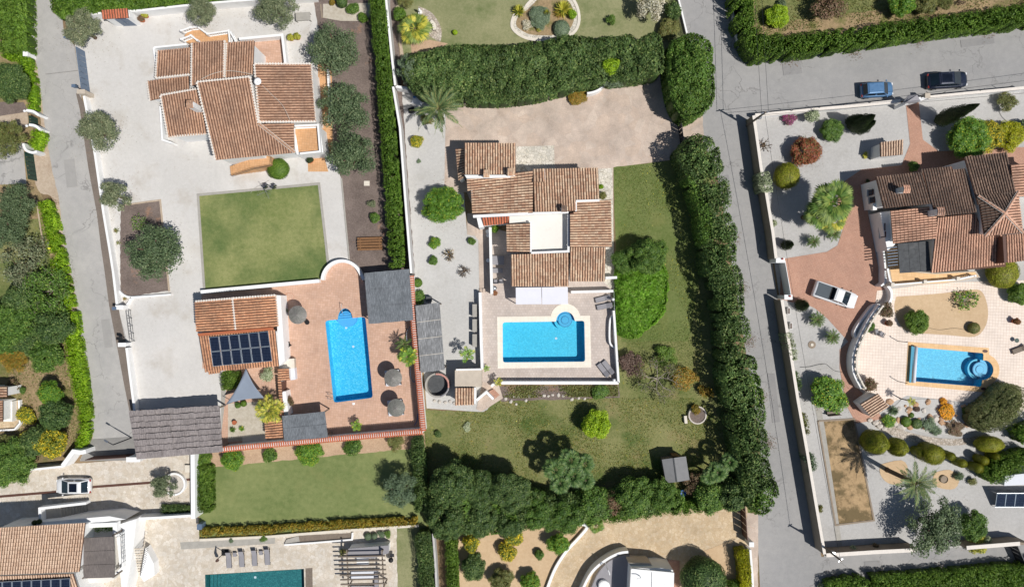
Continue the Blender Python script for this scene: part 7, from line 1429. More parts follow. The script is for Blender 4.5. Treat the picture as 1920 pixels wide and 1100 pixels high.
# deck things
COP = [(1702, 640.5), (1853, 652), (1854, 664)]+arc(1843, 693, 30, -68, 70, 14)+[(1848, 735), (1697, 721)]
t, o = pool('blue pool with sand coping, roller cover and round steps, right side', R_POOL, 1.5, 'pool_azure', COP, 'coping_sand')
halfdisk(t, o, 1841, 693, 19, 90, 270, -1.48, -.8, 'pool_azure'); halfdisk(t, o, 1843, 693, 18.3, -90, 90, -1.5, -.5, 'pool_step'); halfdisk(t, o, 1842, 693, 14, 0, 360, -.56, -.44, 'pool_line'); halfdisk(t, o, 1842, 693, 13, 0, 360, -.5, -.42, 'pool_step'); halfdisk(t, o, 1841, 693, 7.8, 0, 360, -.44, -.37, 'pool_line'); halfdisk(t, o, 1841, 693, 7, 0, 360, -.4, -.35, 'pool_step')
rc = thing('pool_cover_roller', 'long white pool cover roller at the left end of the right pool', 'pool cover roller', G(1715, 683)); a, b_ = G(1718, 649, .5)-rc.location, G(1713.5, 717, .5)-rc.location
MB().tube([a, b_], .2, 12).build('cover_roll', M['pad_white'], rc, smooth=True); MB().bar(a-Vector((.42, 0, .1)), b_-Vector((.42, 0, .1)), .26, .1).build('blue_cover', plain('cover_blue', L(60, 150, 180), .6, .1, 8), rc)
for q in (a, b_):
    for s in (-.2, .2): MB().tube([(q.x, q.y, .5), (q.x+s, q.y, 0)], .03, 5).build('leg', M['steel'], rc)
for x, y, l in ((1691, 640, 'upper'), (1691, 716, 'lower')):
    p = G(x, y, 1); t = thing('shower_post', 'thin dark %s post standing on the deck left of the right pool' % l, 'post', (p.x, p.y, 0)); MB().tube([(0, 0, 0), (0, 0, 1.9)], .04).build('post', M['dark_metal'], t); MB().tube([(0, 0, 1.9), (.15, .05, 1.95)], .05).build('arm', M['dark_metal'], t)
for x, y, l in ((1846, 658, 'oval brown mat at the upper corner of the right pool coping'), (1842.5, 728, 'oval brown mat at the lower corner of the right pool coping')): p = G(x, y); o_ = MB().lathe((0, 0, 0), [(.3, 0), (.3, .04), (.12, .05)], 16).build('pool_mat', M['brown_metal'], loc=(p.x, p.y, .12)); o_.scale = (1, .6, 1); tag(o_, l, 'mat')
chair('dark wicker chair on the cream deck, left one of the pair', 1643, 622, .3, w_=.6); chair('dark wicker chair on the cream deck, right one of the pair', 1653, 626, 1.0, w_=.6); lounger('dark wooden lounger at the right edge of the cream deck', 1912, 655, .35, 'wood_grey', frame='wood')
pot('terracotta pot with reddish plant at the right side of the cream deck', 1904, 602, 5, 'red', h=.5); pot('small pot on the cream deck beside the balustrade bush', 1665, 606, 5, 'brown', h=.4); pot('ball-topped pot against the right villa wall', 1641, 418, 6, 'autumn', h=2.4, ph=.5) if False else None
p = G(1906.5, 638, .5); t = thing('round_glass_table', 'small round green glass table on the cream deck near the right edge', 'round table', (p.x, p.y, 0)); MB().lathe((0, 0, .5), [(.28, 0), (.28, .03)], 18).build('tabletop', M['green_gate'], t); MB().tube([(0, 0, 0), (0, 0, .5)], .04).build('leg', M['steel'], t)
t = thing('garden_bench', 'thin grey garden bench below the bright bush by the court', 'bench', G(1560, 773), .1); MB().box((0, 0, .42), (1.6, .45, .05)).build('seat', M['wood_grey'], t); MB().box((0, -.24, .68), (1.6, .05, .4)).build('backrest', M['wood_grey'], t)
for s in (-.7, .7): MB().box((s, 0, .2), (.08, .4, .4)).build('leg', M['dark_metal'], t)
for x, y, l in ((1480, 583, 'upper'), (1484, 611, 'lower')): p = G(x, y, .5); t = thing('planter_box', 'small white planter box against the road wall, %s of two' % l, 'planter', (p.x, p.y, 0)); MB().box((0, 0, .2), (.3, .8, .4)).build('box_side', M['white'], t); MB().box((0, 0, .41), (.22, .7, .03)).build('soil', M['mulch'], t)
p = G(1522, 646); t = thing('drain_ring', 'round dark drain ring with pale centre on the lower gravel garden', 'drain ring', (p.x, p.y, 0)); MB().lathe((0, 0, .0), [(.48, 0), (.48, .07), (.4, .08)], 20).build('ring', M['brown_wall'], t); MB().lathe((0, 0, .08), [(.2, 0), (.18, .05)], 14).build('centre_cap', M['kerb_light'], t)
AR = thing('solar_array', 'row of ground-mounted solar panels at the right edge', 'solar panels', G(1900, 937))
for k in range(5):
    x0 = 1866+k*18.0; T = [G(x, y, z)-AR.location for x, y, z in ((x0+3.5, 924, 1.5), (x0+20.5, 924, 1.5), (x0+17.5, 950, .5), (x0, 950, .5))]; sp = MB().prism([v-Vector((0, 0, .04)) for v in T], T).build('solar_panel', M['solar'], AR)
    for i in range(4): MB().bar(T[i]+Vector((0, 0, .005)), T[(i+1) % 4]+Vector((0, 0, .005)), .05, .05).build('panel_edge', M['panel_frame'], sp)
    for i in (0, 3): MB().bar(T[i]-Vector((0, 0, .05)), Vector((T[i].x, T[i].y, 0)), .05).build('support', M['steel'], AR)
t = block2('white_awning', 'white flat tent top behind the dark clipped hedge at the right edge', 'canopy', [(1886, 891), (1960, 884), (1965, 905), (1884, 910)], 2.2, 'pad_white')
for i in range(34):
    x, y = R.uniform(1662, 1850), R.uniform(752, 800)
    if y < 752+(x-1700)*.0: continue
    bm = bmesh.new(); bmesh.ops.create_icosphere(bm, subdivisions=2, radius=1)
    for v in bm.verts: v.co *= R.uniform(.8, 1.15)
    me = bpy.data.meshes.new('rock'); bm.to_mesh(me); bm.free(); me.materials.append(M['rock' if i % 3 else 'rock_grey']); p = G(x, y); o_ = link('rock', me, None, (p.x, p.y, .1)); k = R.uniform(.15, .42); o_.scale = (k*R.uniform(.9, 1.5), k, k*.6); o_.rotation_euler.z = R.random()*6; tag(o_, 'orange-beige rock scattered in the rock garden below the right pool', 'rock', 'rocks in the rock garden')
for x, y, r in ((1640, 792, 6), (1648, 798, 6), (1630, 787, 5), (1656, 803, 5)):
    p = G(x, y); o_ = link('rock', me, None, (p.x, p.y, .12)); k = r/PXM; o_.scale = (k, k*.8, k*.7); tag(o_, 'beige boulder in the row below the tilted tiled kiosk', 'rock', 'boulders below the kiosk')
car('light blue compact car parked by the upper road wall, facing right', 1645, 168, .06, 'car_blue', 4.0, 1.85, 1.65, 'hatch'); car('large navy blue estate car with glass roof parked by the upper road wall', 1777, 150, .06, 'car_navy', 5.0, 2.0, 1.72, 'suvglass')
car('white pickup truck with dark covered bed on the terracotta driveway', 1566, 553, -.33, 'car_white', 5.5, 2.05, 1.8, 'pickup'); car('white hatchback with black sunroof parked on the stone courtyard', 137, 911, math.pi+.0, 'car_white', 4.3, 1.95, 1.5, 'sunroof')
# right plants
for a in [
 ('magenta flowering low shrub by the upper road wall corner', 1480, 224, 15, .9, 'magenta', 'airy'), ('silver-leaved spreading shrub by the upper road wall', 1524, 216, 17, 2.2, 'silver', 'airy'), ('round green bush between silver shrub and dark conifer', 1559, 245, 21, 1.7, 'green'),
 ('large round rust-red bush on the upper gravel garden', 1511, 284, 27, 2.6, 'red'), ('round golden-green clipped bush near the road wall', 1475, 330, 25, 2.4, 'goldd', 'clip'), ('bare grey-brown twiggy shrub clump against the road wall', 1433, 270, 3, .3, 'brown', 'airy'),
 ('small yellow plant beside the upper tiled kiosk', 1622, 291, 7, .5, 'yellow', 'airy'), ('small grey-green shrub on the road wall halfway down', 1450, 420, 9, 1.6, 'silver', 'airy'),
 ('autumn-coloured loose shrub by the upper right wall', 1890, 191, 21, 1.8, 'olive_y', 'airy'), ('golden clipped bush at the right end of the upper tree group', 1893, 256, 26, 2.4, 'gold'), ('green bush between villa roofs and upper drive, in shade', 1712, 313, 10, 1.4, 'green'),
 ('dark bush at the far right edge by the golden bush', 1918, 240, 16, 1.6, 'deep'), ('round glossy green bush on the sand-coloured island bed', 1720, 603, 22, 2.2, 'hedge', 'lobe'), ('small round bush at the right end of the sand-coloured bed', 1826, 615, 11, 1.0, 'olive_y', 'clip'),
 ('reddish brown shrub above the white planter on the drive bend', 1663, 582, 16, 1.8, 'brown', 'airy'), ('small green bush inside the white curved planter', 1631, 612, 9, 1.3, 'green'), ('bushy reddish plant behind the tilted tiled kiosk', 1630, 722, 17, 2.2, 'brown', 'airy'),
 ('clipped olive-green bush below the villa roofs', 1880, 511, 30, 2.4, 'goldd', 'clip'), ('bright green bush at the right edge beyond the path', 1912, 552, 22, 2.0, 'hedge'),
 ('orange flowering bush in the rock garden', 1775, 772, 15, .8, 'orange', 'lobe'), ('small orange flowering plant above the large orange bush', 1769, 752, 6, .5, 'orange'), ('green cushion plant in the rock garden, left one', 1699, 790, 10, .7, 'hedge', 'clip'), ('green cushion plant in the rock garden, second one', 1719, 794, 10, .7, 'dark', 'clip'), ('grey-green spreading plant in the rock garden middle', 1744, 795, 17, .9, 'sage', 'airy'), ('lower grey-green spreading plant in the rock garden', 1756, 807, 11, .8, 'sage', 'airy'), ('brown dry grass clump at the lower rim of the rock garden', 1793, 803, 18, .8, 'brown', 'airy'),
 ('small purple-grey succulent in the rock garden', 1719, 767, 6, .4, 'plum'), ('small green plant in the rock garden near the big clipped shrub', 1810, 770, 7, .5, 'green'), ('small round green plant in the upper rock garden', 1709, 778, 5, .4, 'hedge', 'clip'), ('pale green plant by the tilted kiosk', 1667, 789, 11, .8, 'citrus'),
 ('white-grey shrub at the bottom lane wall, left one', 1600, 1030, 9, 1.6, 'silver', 'airy'), ('brown small shrub at the bottom lane wall', 1641, 1024, 8, 1.4, 'brown', 'airy'), ('yellow-green low bush at the bottom wall right of the big olive', 1833, 1020, 16, 1.6, 'yellow'), ('white flowering spray at the bottom wall right of the big olive', 1848, 1012, 11, 1.8, 'silver', 'airy'),
 ('dark-leaved small bush near the sand patch at lower right', 1800, 893, 11, .8, 'deep', 'airy'), ('light green rose-like bush near the sand patch at lower right', 1824, 903, 10, .8, 'olive_y', 'airy'), ('green bush hanging on the lower road wall, slim', 1536, 952, 8, 1.8, 'olive_y', 'airy'),
 ('bright lime bush left in the top right orchard', 1458, 32, 21, 2.0, 'ltree'), ('small dark plant on the hedge shadow, top right orchard', 1466, 9, 9, .8, 'deep'),
]: B_(*a, ay=.96)
for a in [('light green round tree above the grey bench in the lower gravel garden', 1553, 739, 31, 2.8, 'citrus', 'lobe'), ('light green tree at the left of the upper right tree group', 1818, 260, 36, 3.2, 'citrus', 'lobe'), ('yellow-green tree in the middle of the upper right tree group', 1850, 255, 28, 3.0, 'lemon', 'lobe'),
 ('very large grey-green olive tree at the bottom right', 1756, 990, 58, 6.0, 'deep', 'airy'), ('glossy green tree right of the very large olive', 1822, 984, 25, 3.2, 'green', 'lobe'), ('brown-leaved tree in the top right orchard', 1556, 18, 32, 3.4, 'brown', 'airy'), ('green tree in the top right orchard, in the middle', 1690, 8, 22, 2.8, 'citrus', 'lobe'), ('green tree in the top right orchard, right of the middle one', 1735, 8, 20, 2.6, 'olive_y', 'lobe'), ('yellowish tree at the very top right edge', 1768, 4, 18, 2.6, 'olive_y', 'airy')]: T_(*a)
def cyp(l, base, h, rpx, pal='conifer', kind='cone', group=None):
    o_ = link('cypress_tree' if kind == 'cone' else 'topiary', crown_mesh(pal, kind, 'M', 0), None, (*G(*base)[:2], h/2)); o_.scale = (rpx/PXM, rpx/PXM, h/2); return tag(o_, l, 'tree' if kind == 'cone' else 'topiary', group)
cyp('tall slim dark cypress leaning out by the upper right wall', (1758, 227), 7.6, 15); cyp('dark conifer with a bent tip by the upper gravel garden, taller one', (1596, 238), 5.6, 15); cyp('dark conifer close to the bent one, shorter', (1608, 243), 4.2, 13); cyp('third dark conifer in the bent conifer clump', (1590, 230), 3.6, 10)
cyp('small dark pointed conifer above the white driveway gate', (1471, 460), 2.6, 10); cyp('small dark pointed conifer below the white driveway gate', (1498, 572), 2.6, 12)
cyp('largest golden clipped dome at the left of the topiary row', (1622, 821), 4.2, 22, 'goldd', 'clip'); cyp('second golden clipped dome in the topiary row', (1668, 832), 3.2, 17, 'goldd', 'clip'); cyp('wide golden clipped drum in the topiary row', (1730, 844), 3.0, 19, 'goldd', 'pill')
for x, y, l, r in ((1712, 842, 'dark clipped column left of the golden drum', 9), (1767, 849, 'first small clipped column right of the golden drum', 8), (1788, 862, 'second small clipped column, beside the first', 8.5), (1818, 871, 'third clipped column in the slanting row', 9), (1828, 857, 'upper clipped column in the right pair', 8.5), (1850, 850, 'thin clipped column below the dark oval bush', 7)): cyp(l, (x, y), 2.1, r, 'goldd', 'pill')
B_('dark oval bush with golden side above the clipped columns', 1854, 832, 25, 2.4, 'goldd', 'clip', ax=1.05, ay=.62); 
mass('hedge', 'huge clipped grey-green bean-shaped shrub below the right pool', 'clipped shrub', smoothpts([(1828, 790), (1836, 768), (1862, 748), (1885, 725), (1905, 718), (1922, 730), (1932, 752), (1922, 775), (1900, 795), (1870, 808), (1845, 808), (1828, 790)], 3), 3.0, 'clip', .5, 190, .07, .15, var=.03, jit=.4, core=.9, rnd=1.9)
mass('hedge', 'dark clipped curved hedge beside the white tent top at the right edge', 'hedge', smoothpts([(1850, 880), (1870, 862), (1900, 852), (1940, 845), (1945, 870), (1910, 885), (1880, 905), (1862, 905), (1850, 895), (1850, 880)], 3), 2.6, 'hedge', .5, 150, .08, .15, var=.04, rnd=1.1)
mass('hedge', 'dark hedge mass at the right edge beside the huge clipped shrub', 'hedge', [(1905, 805), (1990, 780), (1990, 830), (1920, 830)], 2.4, 'hedge', .8)
palm('big round fan palm cluster with heavy leaves in front of the right villa', 1561, 378, 44, 5.2, 'fan', 40, trunk_r=.3); palm('second head of the fan palm cluster, lower left', 1535, 400, 32, 4.4, 'fan', 26, trunk_r=.25); palm('third head of the fan palm cluster, lowest', 1562, 412, 28, 3.8, 'fan_y', 22, trunk_r=.2)
for x, y, r, l in ((1525, 453, 16, 'dark cycad on the upper gravel garden, left of the pair'), (1563, 438, 18, 'cycad on the upper gravel garden, right of the pair near the drive'), (1532, 599, 19, 'cycad on the lower gravel garden, upper one near the pickup'), (1561, 632, 18, 'cycad on the lower gravel garden, lower one near the drive bend')): palm(l, x, y, r*1.15, 1.0, 'cycad', 34, cat='cycad', name='cycad', trunk_r=.16)
palm('large date palm with long fronds beside the brown court', 1716, 905, 56, 6.0, 'date', 24, trunk_r=.28); palm('small palm with thin trunk at the top left of the rock garden', 1708, 752, 12, 2.4, 'areca', 11, trunk_r=.07)
bare('small bare brown shrub against the road wall in the upper gravel garden', 1434, 272, 18, 1.2, None, 0, 21, cat='shrub', name='bare_shrub', mat='bark', depth=3); bare('sprawling cactus-like leafy shrub on the sand-coloured bed', 1812, 562, 24, 1.3, 'citrus', 420, 23, cat='shrub', name='succulent_shrub', depth=3, leaf=.12)
rosette('blue-green agave beside the tilted tiled kiosk', 1676, 770, 12, .8, 'sage', 34, wd=.12); rosette('dark spiky plant in the dim corner of the upper drive', 1627, 340, 7, .5, 'conifer', 20)
hedge('silvery white-green oval shrub on the road wall by the golden bush', [(1431, 322), (1435, 340), (1437, 358)], [16, 22, 18], 3.0, 'silver', lump=.5, cat='shrub'); hedge('silvery white-green shrub strip on the lower road wall', [(1476, 622), (1484, 650), (1489, 674)], [12, 15, 12], 2.6, 'silver', lump=.4, cat='shrub')
hedge('dark bush strip on the road wall left of the bright bush tree', [(1490, 697), (1496, 718), (1499, 730)], 10, 2.4, 'dark', lump=.35, cat='shrub'); hedge('mixed green bush strip on the road wall by the brown court top', [(1503, 770), (1510, 795), (1513, 812)], 11, 2.4, 'olive_y', lump=.35, cat='shrub'); hedge('grey-green bush strip on the road wall at the court middle', [(1516, 852), (1522, 868), (1523, 882)], 15, 2.4, 'sage', lump=.4, cat='shrub')
mass('hedge', 'wide green hedge bordering the upper right road, with rounded corner', 'hedge', smoothpts([(1368, -60), (1372, 0), (1380, 45), (1394, 85), (1416, 111)], 3)+[(1500, 102), (1600, 88), (1700, 72), (1800, 58), (1920, 46), (2050, 26), (2050, -14), (1920, 8), (1840, 20), (1700, 38), (1600, 52), (1470, 66), (1428, 56), (1418, 30), (1412, -60)], 3.2, 'hedge', .45, 130, .09, .25, var=.1)
wall('curved white kerb wall at the foot of the corner hedge', smoothpts([(1367, -40), (1372, 0), (1377, 40), (1384, 75), (1394, 92), (1412, 108)], 4), .7, .2)
mass('hedge', 'uneven green hedge along the bottom edge of the lower right lane', 'hedge', [(1553, 1094), (1600, 1084), (1700, 1078), (1800, 1070), (1925, 1058), (2000, 1050), (2000, 1110), (1550, 1140)], 2.0, 'hedge', .5, 110, .1, .5, var=.35)
B_('small silver bush at the left tip of the bottom lane hedge', 1541, 1098, 10, .8, 'silver', 'airy')
bare('leafless reddish stump plant in the top right orchard', 1802, 1, 12, .8, None, 0, 31, cat='shrub', name='bare_shrub', mat='bark', depth=3)
tufts('ground_cover', 'weeds between the trees of the top right orchard', [(1420, -20), (1960, -20), (1960, 10), (1420, 64)], 9000, 'olive_y', .09, .12, 12); tufts('gravel', 'pebbles in the rock garden', [(1660, 785), (1692, 750), (1860, 766), (1850, 806), (1700, 802)], 3000, 'silver', .05, .03, 13)
p = G(1770, 898, .2); tag(MB().lathe((0, 0, 0), [(.5, 0), (.5, .25), (.45, .3), (.42, .2)], 16).build('stone_ring', M['brown_wall'], loc=(p.x, p.y, 0)), 'dark round stone ring on the sand patch right of the big date palm', 'stone ring')
# =============== BOTTOM PROPERTIES ===============
wall('tall white courtyard wall left of the bottom lawn', [(361, 851), (362, 972)], 2.2, .5); wall('white wall closing the stone courtyard beneath, right part', [(364, 966), (300, 970), (258, 972)], 1.6, .3)
HK[0] = .82
WHh = thing('house', 'white villa with pale tan tiled roof and solar panels, bottom-left corner', 'house', G(70, 1040))
rf(WHh, [(-30, 1077), (150, 1067), (159, 979), (-20, 990)][::1] if False else [(-30, 1078), (149, 1071), (160, 980), (-20, 990)], 'tile_pink', (7.0, 6.0), ins=.35, pitch=.3)
rf(WHh, [(-30, 1080), (137, 1075), (158, 1140), (-20, 1150)], 'tile_pink', (6.6, 5.8), ins=.3)
for k in range(8):
    x0 = -14+k*18.2; T = [G(x, y, z)-WHh.location for x, y, z in ((x0+1, 1091-k*.9, 5.75), (x0+17.6, 1090-k*.9, 5.75), (x0+18.2, 1125-k*.9, 5.5), (x0+1.2, 1126-k*.9, 5.5))]; sp = MB().prism([v-Vector((0, 0, .04)) for v in T], T).build('solar_panel', M['solar'], WHh)
    for i in range(4): MB().bar(T[i]+Vector((0, 0, .005)), T[(i+1) % 4]+Vector((0, 0, .005)), .05, .05).build('panel_edge', M['panel_frame'], sp)
HK[0] = 1.0
slab(WHh, [(160, 980), (213, 978), (215, 1020), (214, 1085), (200, 1092), (145, 1092), (150, 1040)], 0, 2.6, 'white_flat', 'lower_roof')
T = [G(x, y, z)-WHh.location for x, y, z in ((152, 1008, 4.6), (213, 1005, 4.6), (215, 1082, 4.4), (157, 1084, 4.4))]
for k in range(3): a, b_ = T[0].lerp(T[3], k/3+.004), T[1].lerp(T[2], k/3+.004); c, d = T[1].lerp(T[2], (k+1)/3-.004), T[0].lerp(T[3], (k+1)/3-.004); MB().prism([v-Vector((0, 0, .1)) for v in (a, b_, c, d)], [a, b_, c, d]).build('reed_canopy', M['reed_brown'], WHh)
for q in T: MB().box((q.x*.98, q.y, 2.2), (.14, .14, 4.3)).build('canopy_post', M['wood_grey'], WHh)
parapet(WHh, [(160, 985), (215, 983), (216, 1004)], .8, 2.6, .5); parapet(WHh, [(216, 1004), (228, 1000), (230, 1062), (216, 1076)], .5, 2.6, .2, name='terrace_wall'); block(WHh, [(216, 985), (256, 972), (250, 1022), (238, 1100), (230, 1130), (226, 1080)], (2.4,)*6, inset=0, drop=0, name='stair_block')
steps(WHh, (250, 1028), (271, 1027), (243, 1075), (262, 1076), 10, 2.3, .3, 'travertine', gap=.35); block(WHh, [(273, 1026), (288, 1055), (290, 1078), (270, 1090), (262, 1078)], (1.2,)*5, inset=0, drop=0, name='white_bank')
b = MB(); P = [G(x, y, z)-WHh.location for x, y, z in ((272, 1027, 3.2), (263, 1078, 1.3))]; b.tube(P, .035); [b.bar(P[0].lerp(P[1], i/12), P[0].lerp(P[1], i/12)-Vector((0, 0, .9)), .03) for i in range(13)]; b.build('stair_rail', M['dark_metal'], WHh)
fence_rail('thin grey railing on the white roof terrace of the bottom-left villa', [(218, 1006), (226, 1005), (228, 1055)], .9, 'steel', zb=3.1, cat='railing'); 
# garage stairs on the north side
GS = thing('outdoor_stairs', 'outdoor stairway with white side wall above the bottom-left villa roof', 'stairs', G(115, 955)); steps(GS, (160, 945), (162, 966), (108, 951), (110, 972), 9, .2, 1.9, 'kerb'); slab(GS, [(76, 953), (108, 951), (110, 975), (78, 978)], 0, 1.9, 'kerb', 'landing'); parapet(GS, [(75, 978), (74, 953), (108, 949), (161, 943)], .9, 1.9, .3, 'white')
block(GS, [(40, 985), (78, 978), (205, 967), (236, 973), (160, 982)], (3.2,)*5, inset=0, drop=0, name='retaining_wall'); 
for x, y in ((69, 977), (78, 975)): q = G(x, y, 3)-GS.location; o_ = link('clipped_ball', crown_mesh('conifer', 'clip', 'S', 0), GS, (q.x, q.y, 3.4)); o_.scale = (.3, .3, .3)
p = G(327, 907, .4); t = thing('round_planter', 'round white pebble-filled planter on the stone courtyard', 'planter', (p.x, p.y, 0)); MB().lathe((0, 0, 0), [(1.42, 0), (1.42, .5), (1.2, .52), (1.18, .35)], 32).build('ring_wall', M['white'], t); MB().lathe((0, 0, .34), [(1.19, 0), (1.19, .04)], 28).build('pebbles', M['rock_grey'], t)
kerb([(-20, 932), (100, 922), (180, 912), (300, 903)], .06, .28, 'brown_metal', 'drain_channel'); kerb([(346, 899), (360, 898)], .06, .28, 'brown_metal', 'drain_channel')
T_p, o = pool('dark teal pool cut off by the bottom edge', T_POOL, 1.4, 'pool_teal'); 
for i in range(4): a = G(392+i*6, 1078)-o; b_ = G(392+i*6, 1150)-o; MB().box(((a.x+b_.x)/2, (a.y+b_.y)/2, -1.2+.25*(3-i)*.5), (.38, 4.6, .1)).build('pool_step', M['pool_teal'], T_p)
planks('strip of grey wooden planks beside the teal pool', [(573, 1065), (573, 1140), (587, 1140), (586, 1064)], .06, 'wood_grey', 5)
for x, y, l in ((429, 1049, 'first grey sun lounger from the left above the teal pool'), (453, 1047, 'second grey sun lounger from the left above the teal pool'), (477, 1045, 'third grey sun lounger from the left above the teal pool'), (501, 1043, 'fourth grey sun lounger from the left above the teal pool')): lounger(l, x, y, math.pi/2+.04, 'pad_grey', 2.1, .3, 'sun loungers above the teal pool')
for x, y, l in ((440, 1039, 'low grey side table between the first two teal pool loungers'), (489, 1036, 'low grey side table between the last two teal pool loungers')): table(l, x, y, 0, .45, .5, .4, 'dark_metal', 'pad_grey')
p = G(409, 1046, 2); t = thing('folded_parasol', 'closed dark cantilever parasol left of the grey loungers', 'parasol', (p.x, p.y, 0)); MB().tube([(0, 0, 0), (0, 0, 2.2)], .05).build('pole', M['dark_metal'], t); MB().tube([(.1, .1, 2.3), (-.4, -.5, 1.5), (-.6, -.7, .8)], [.05, .16, .2], 8).build('folded_canopy', M['brown_metal'], t); MB().box((0, 0, .05), (.8, .8, .1)).build('base', M['black'], t)
t = thing('sunken_stairs', 'narrow stairwell with white edges sunk into the stone terrace', 'stairs', G(595, 1010)); steps(t, (537, 1011), (533, 1019), (560, 1004), (562, 1016), 6, .3, .1, 'kerb'); parapet(t, [(533, 1021), (590, 1017), (660, 1011), (661, 998)], .35, 0, .2); slab(t, [(560, 1004), (658, 999), (658, 1010), (562, 1015)], 0, .08, 'wood_grey', 'stair_floor')
PR = thing('pergola', 'white slatted pergola beside the teal pool with pale sofa below', 'pergola', G(690, 1060))
for k in range(8): x = 8.2; a = G(634+k*.8, 1043+k*8.6, 2.6)-PR.location; b_ = G(722+k*.6, 1041+k*8.6, 2.6)-PR.location; MB().bar(a, b_, .14, .16).build('slat', M['wood_grey'], PR)
for x in (650, 716): a = G(x, 1030, 2.42)-PR.location; b_ = G(x+4, 1110, 2.42)-PR.location; MB().bar(a, b_, .14, .16).build('beam', M['wood_grey'], PR)
for x, y in ((650, 1036), (716, 1034), (653, 1100), (719, 1100)): q = G(x, y, 2.4)-PR.location; MB().box((q.x, q.y, 1.2), (.14, .14, 2.4)).build('post', M['wood_grey'], PR)
block2('outdoor_kitchen', 'grey and white angular outdoor kitchen at the top of the slatted pergola', 'outdoor kitchen', [(654, 1028), (728, 1022), (728, 1036), (700, 1046), (652, 1044)], 1.6, 'white', 'pad_grey')
t = thing('outdoor_sofa', 'white cushioned outdoor sofa under the slatted pergola', 'sofa', G(685, 1075)); MB().box((0, 0, .3), (3.4, 1.0, .3)).build('seat', M['pad_white'], t, bevel=.05); MB().box((0, -1.9, .3), (3.4, 1.0, .3)).build('seat', M['pad_white'], t, bevel=.05); MB().box((1.5, -.9, .45), (.5, 2.6, .5)).build('backrest', M['pad_grey'], t, bevel=.04)
t = table('white square table under the top of the slatted pergola', 680, 1050, 0, 1.5, 1.0, .74, 'white'); p = G(733, 1049, .8); t = thing('kettle_barbecue', 'black kettle barbecue beside the white outdoor kitchen', 'barbecue', (p.x, p.y, 0)); MB().lathe((0, 0, .6), [(.05, 0), (.28, .12), (.32, .26), (.26, .4), (.04, .46)], 14).build('lid', M['black'], t, smooth=True); MB().box((.1, .5, .6), (.5, .4, .05)).build('shelf', M['dark_metal'], t); MB().tube([(0, 0, .6), (0, 0, 0)], .05).build('stand', M['black'], t)
for x, y, r, l, pal in ((690, 1005, 7, 'round clipped bush left on the pergola terrace edge', 'sage'), (702, 1004, 6, 'round clipped bush second on the pergola terrace edge', 'sage'), (716, 1002, 9, 'low spreading bush on the pergola terrace edge', 'sage'), (727, 1001, 8, 'low green bush at the right end of the pergola terrace edge', 'green'), (643, 1034, 8, 'small yellowish plant at the pergola left corner', 'olive_y'), (433, 1013, 6, 'low green plant on the left of the grey gravel strip', 'sage'), (494, 1009, 8, 'low green plant on the right of the grey gravel strip', 'green')): B_(l, x, y, r, .7, pal, 'clip' if 'clipped' in l else 'airy')
wall('thin white-capped wall at the bottom between two narrow hedges', [(812, 1000), (816, 1050), (820, 1130)], 1.5, .25, 'old_wall'); wall('low pale kerb wall under the orange-green hedge', [(374, 1012), (500, 1006), (650, 994), (785, 985)], .4, .3, 'kerb_light')
pillar('small dark post box at the left end of the orange-green hedge', 374, 987, 1.2, .5, .6, 'slate_metal', cat='post', name='post_box'); pillar('white hatch pillar in the white wall above the dark slot hedge', 352, 878, .3, .6, .8, 'kerb_light', cat='slab', name='stone_slab')
# bottom middle property
wall('long curved white kerb wall between the sand bed and the stamped driveway', smoothpts([(1078, 984), (1090, 982), (1101, 988), (1085, 1008), (1062, 1033), (1042, 1064), (1028, 1098), (1018, 1130)], 4), .5, .35)
BH = thing('house', 'modern white house with flat roof cut off by the bottom edge', 'house', G(1190, 1095))
block(BH, [(1185, 1064), (1240, 1064), (1262, 1068), (1262, 1160), (1180, 1160)], (3.4,)*5, inset=0, drop=0); slab(BH, [(1183, 1066), (1222, 1070), (1220, 1160), (1178, 1160)], 3.4, 3.7, 'white', 'flat_roof'); slab(BH, [(1222.5, 1070), (1264, 1074), (1262, 1160), (1220.5, 1160)], 3.4, 3.8, 'white', 'flat_roof')
parapet(BH, [(1184, 1066.5), (1264, 1074)], .2, 3.8, .15); parapet(BH, smoothpts([(1076, 1140), (1092, 1105), (1110, 1072), (1135, 1050), (1160, 1037), (1178, 1034)], 4), 1.5, 0, .3, name='curved_wall')
slab(BH, smoothpts([(1100, 1130), (1118, 1080), (1142, 1052), (1165, 1042), (1180, 1040)], 3)+[(1186, 1064), (1180, 1160), (1100, 1160)], 0, .6, 'pad_grey', 'terrace'); slab(BH, [(1178, 1054), (1218, 1055), (1228, 1064), (1185, 1064)], 0, 2.6, 'cream_wall', 'porch_roof')
q = G(1201, 1082, 4.2)-BH.location; MB().tube([(q.x, q.y, 3.8), (q.x, q.y, 4.5), (q.x-.5, q.y, 4.6)], .06).build('roof_vent', M['steel'], BH); q = G(1133, 1098, 1.0)-BH.location; MB().lathe((q.x, q.y, .6), [(.7, 0), (.7, .5), (.55, .55)], 18).build('white_table', M['white'], BH)
fence_rail('thin steel railing on the terrace of the modern white house', [(1226, 1062), (1250, 1064), (1252, 1072)], 1.0, 'steel', zb=1.6)
p = G(1138, 1062, 2); t = thing('wall_lamp', 'white hooked lamp on the curved wall of the modern house', 'lamp', (p.x, p.y, 0)); MB().tube([(0, 0, 0), (0, 0, 3.0)], .05).build('post', M['white'], t); MB().tube([(0, 0, 3.0), (.15, -.3, 3.05), (.2, -.6, 2.9)], .06).build('lamp_head', M['white'], t)
cyp('huge round clipped tree with grey-green flat crown at the bottom edge', (1309, 1072), 4.4, 41, 'dark', 'clip').name = 'clipped_tree'
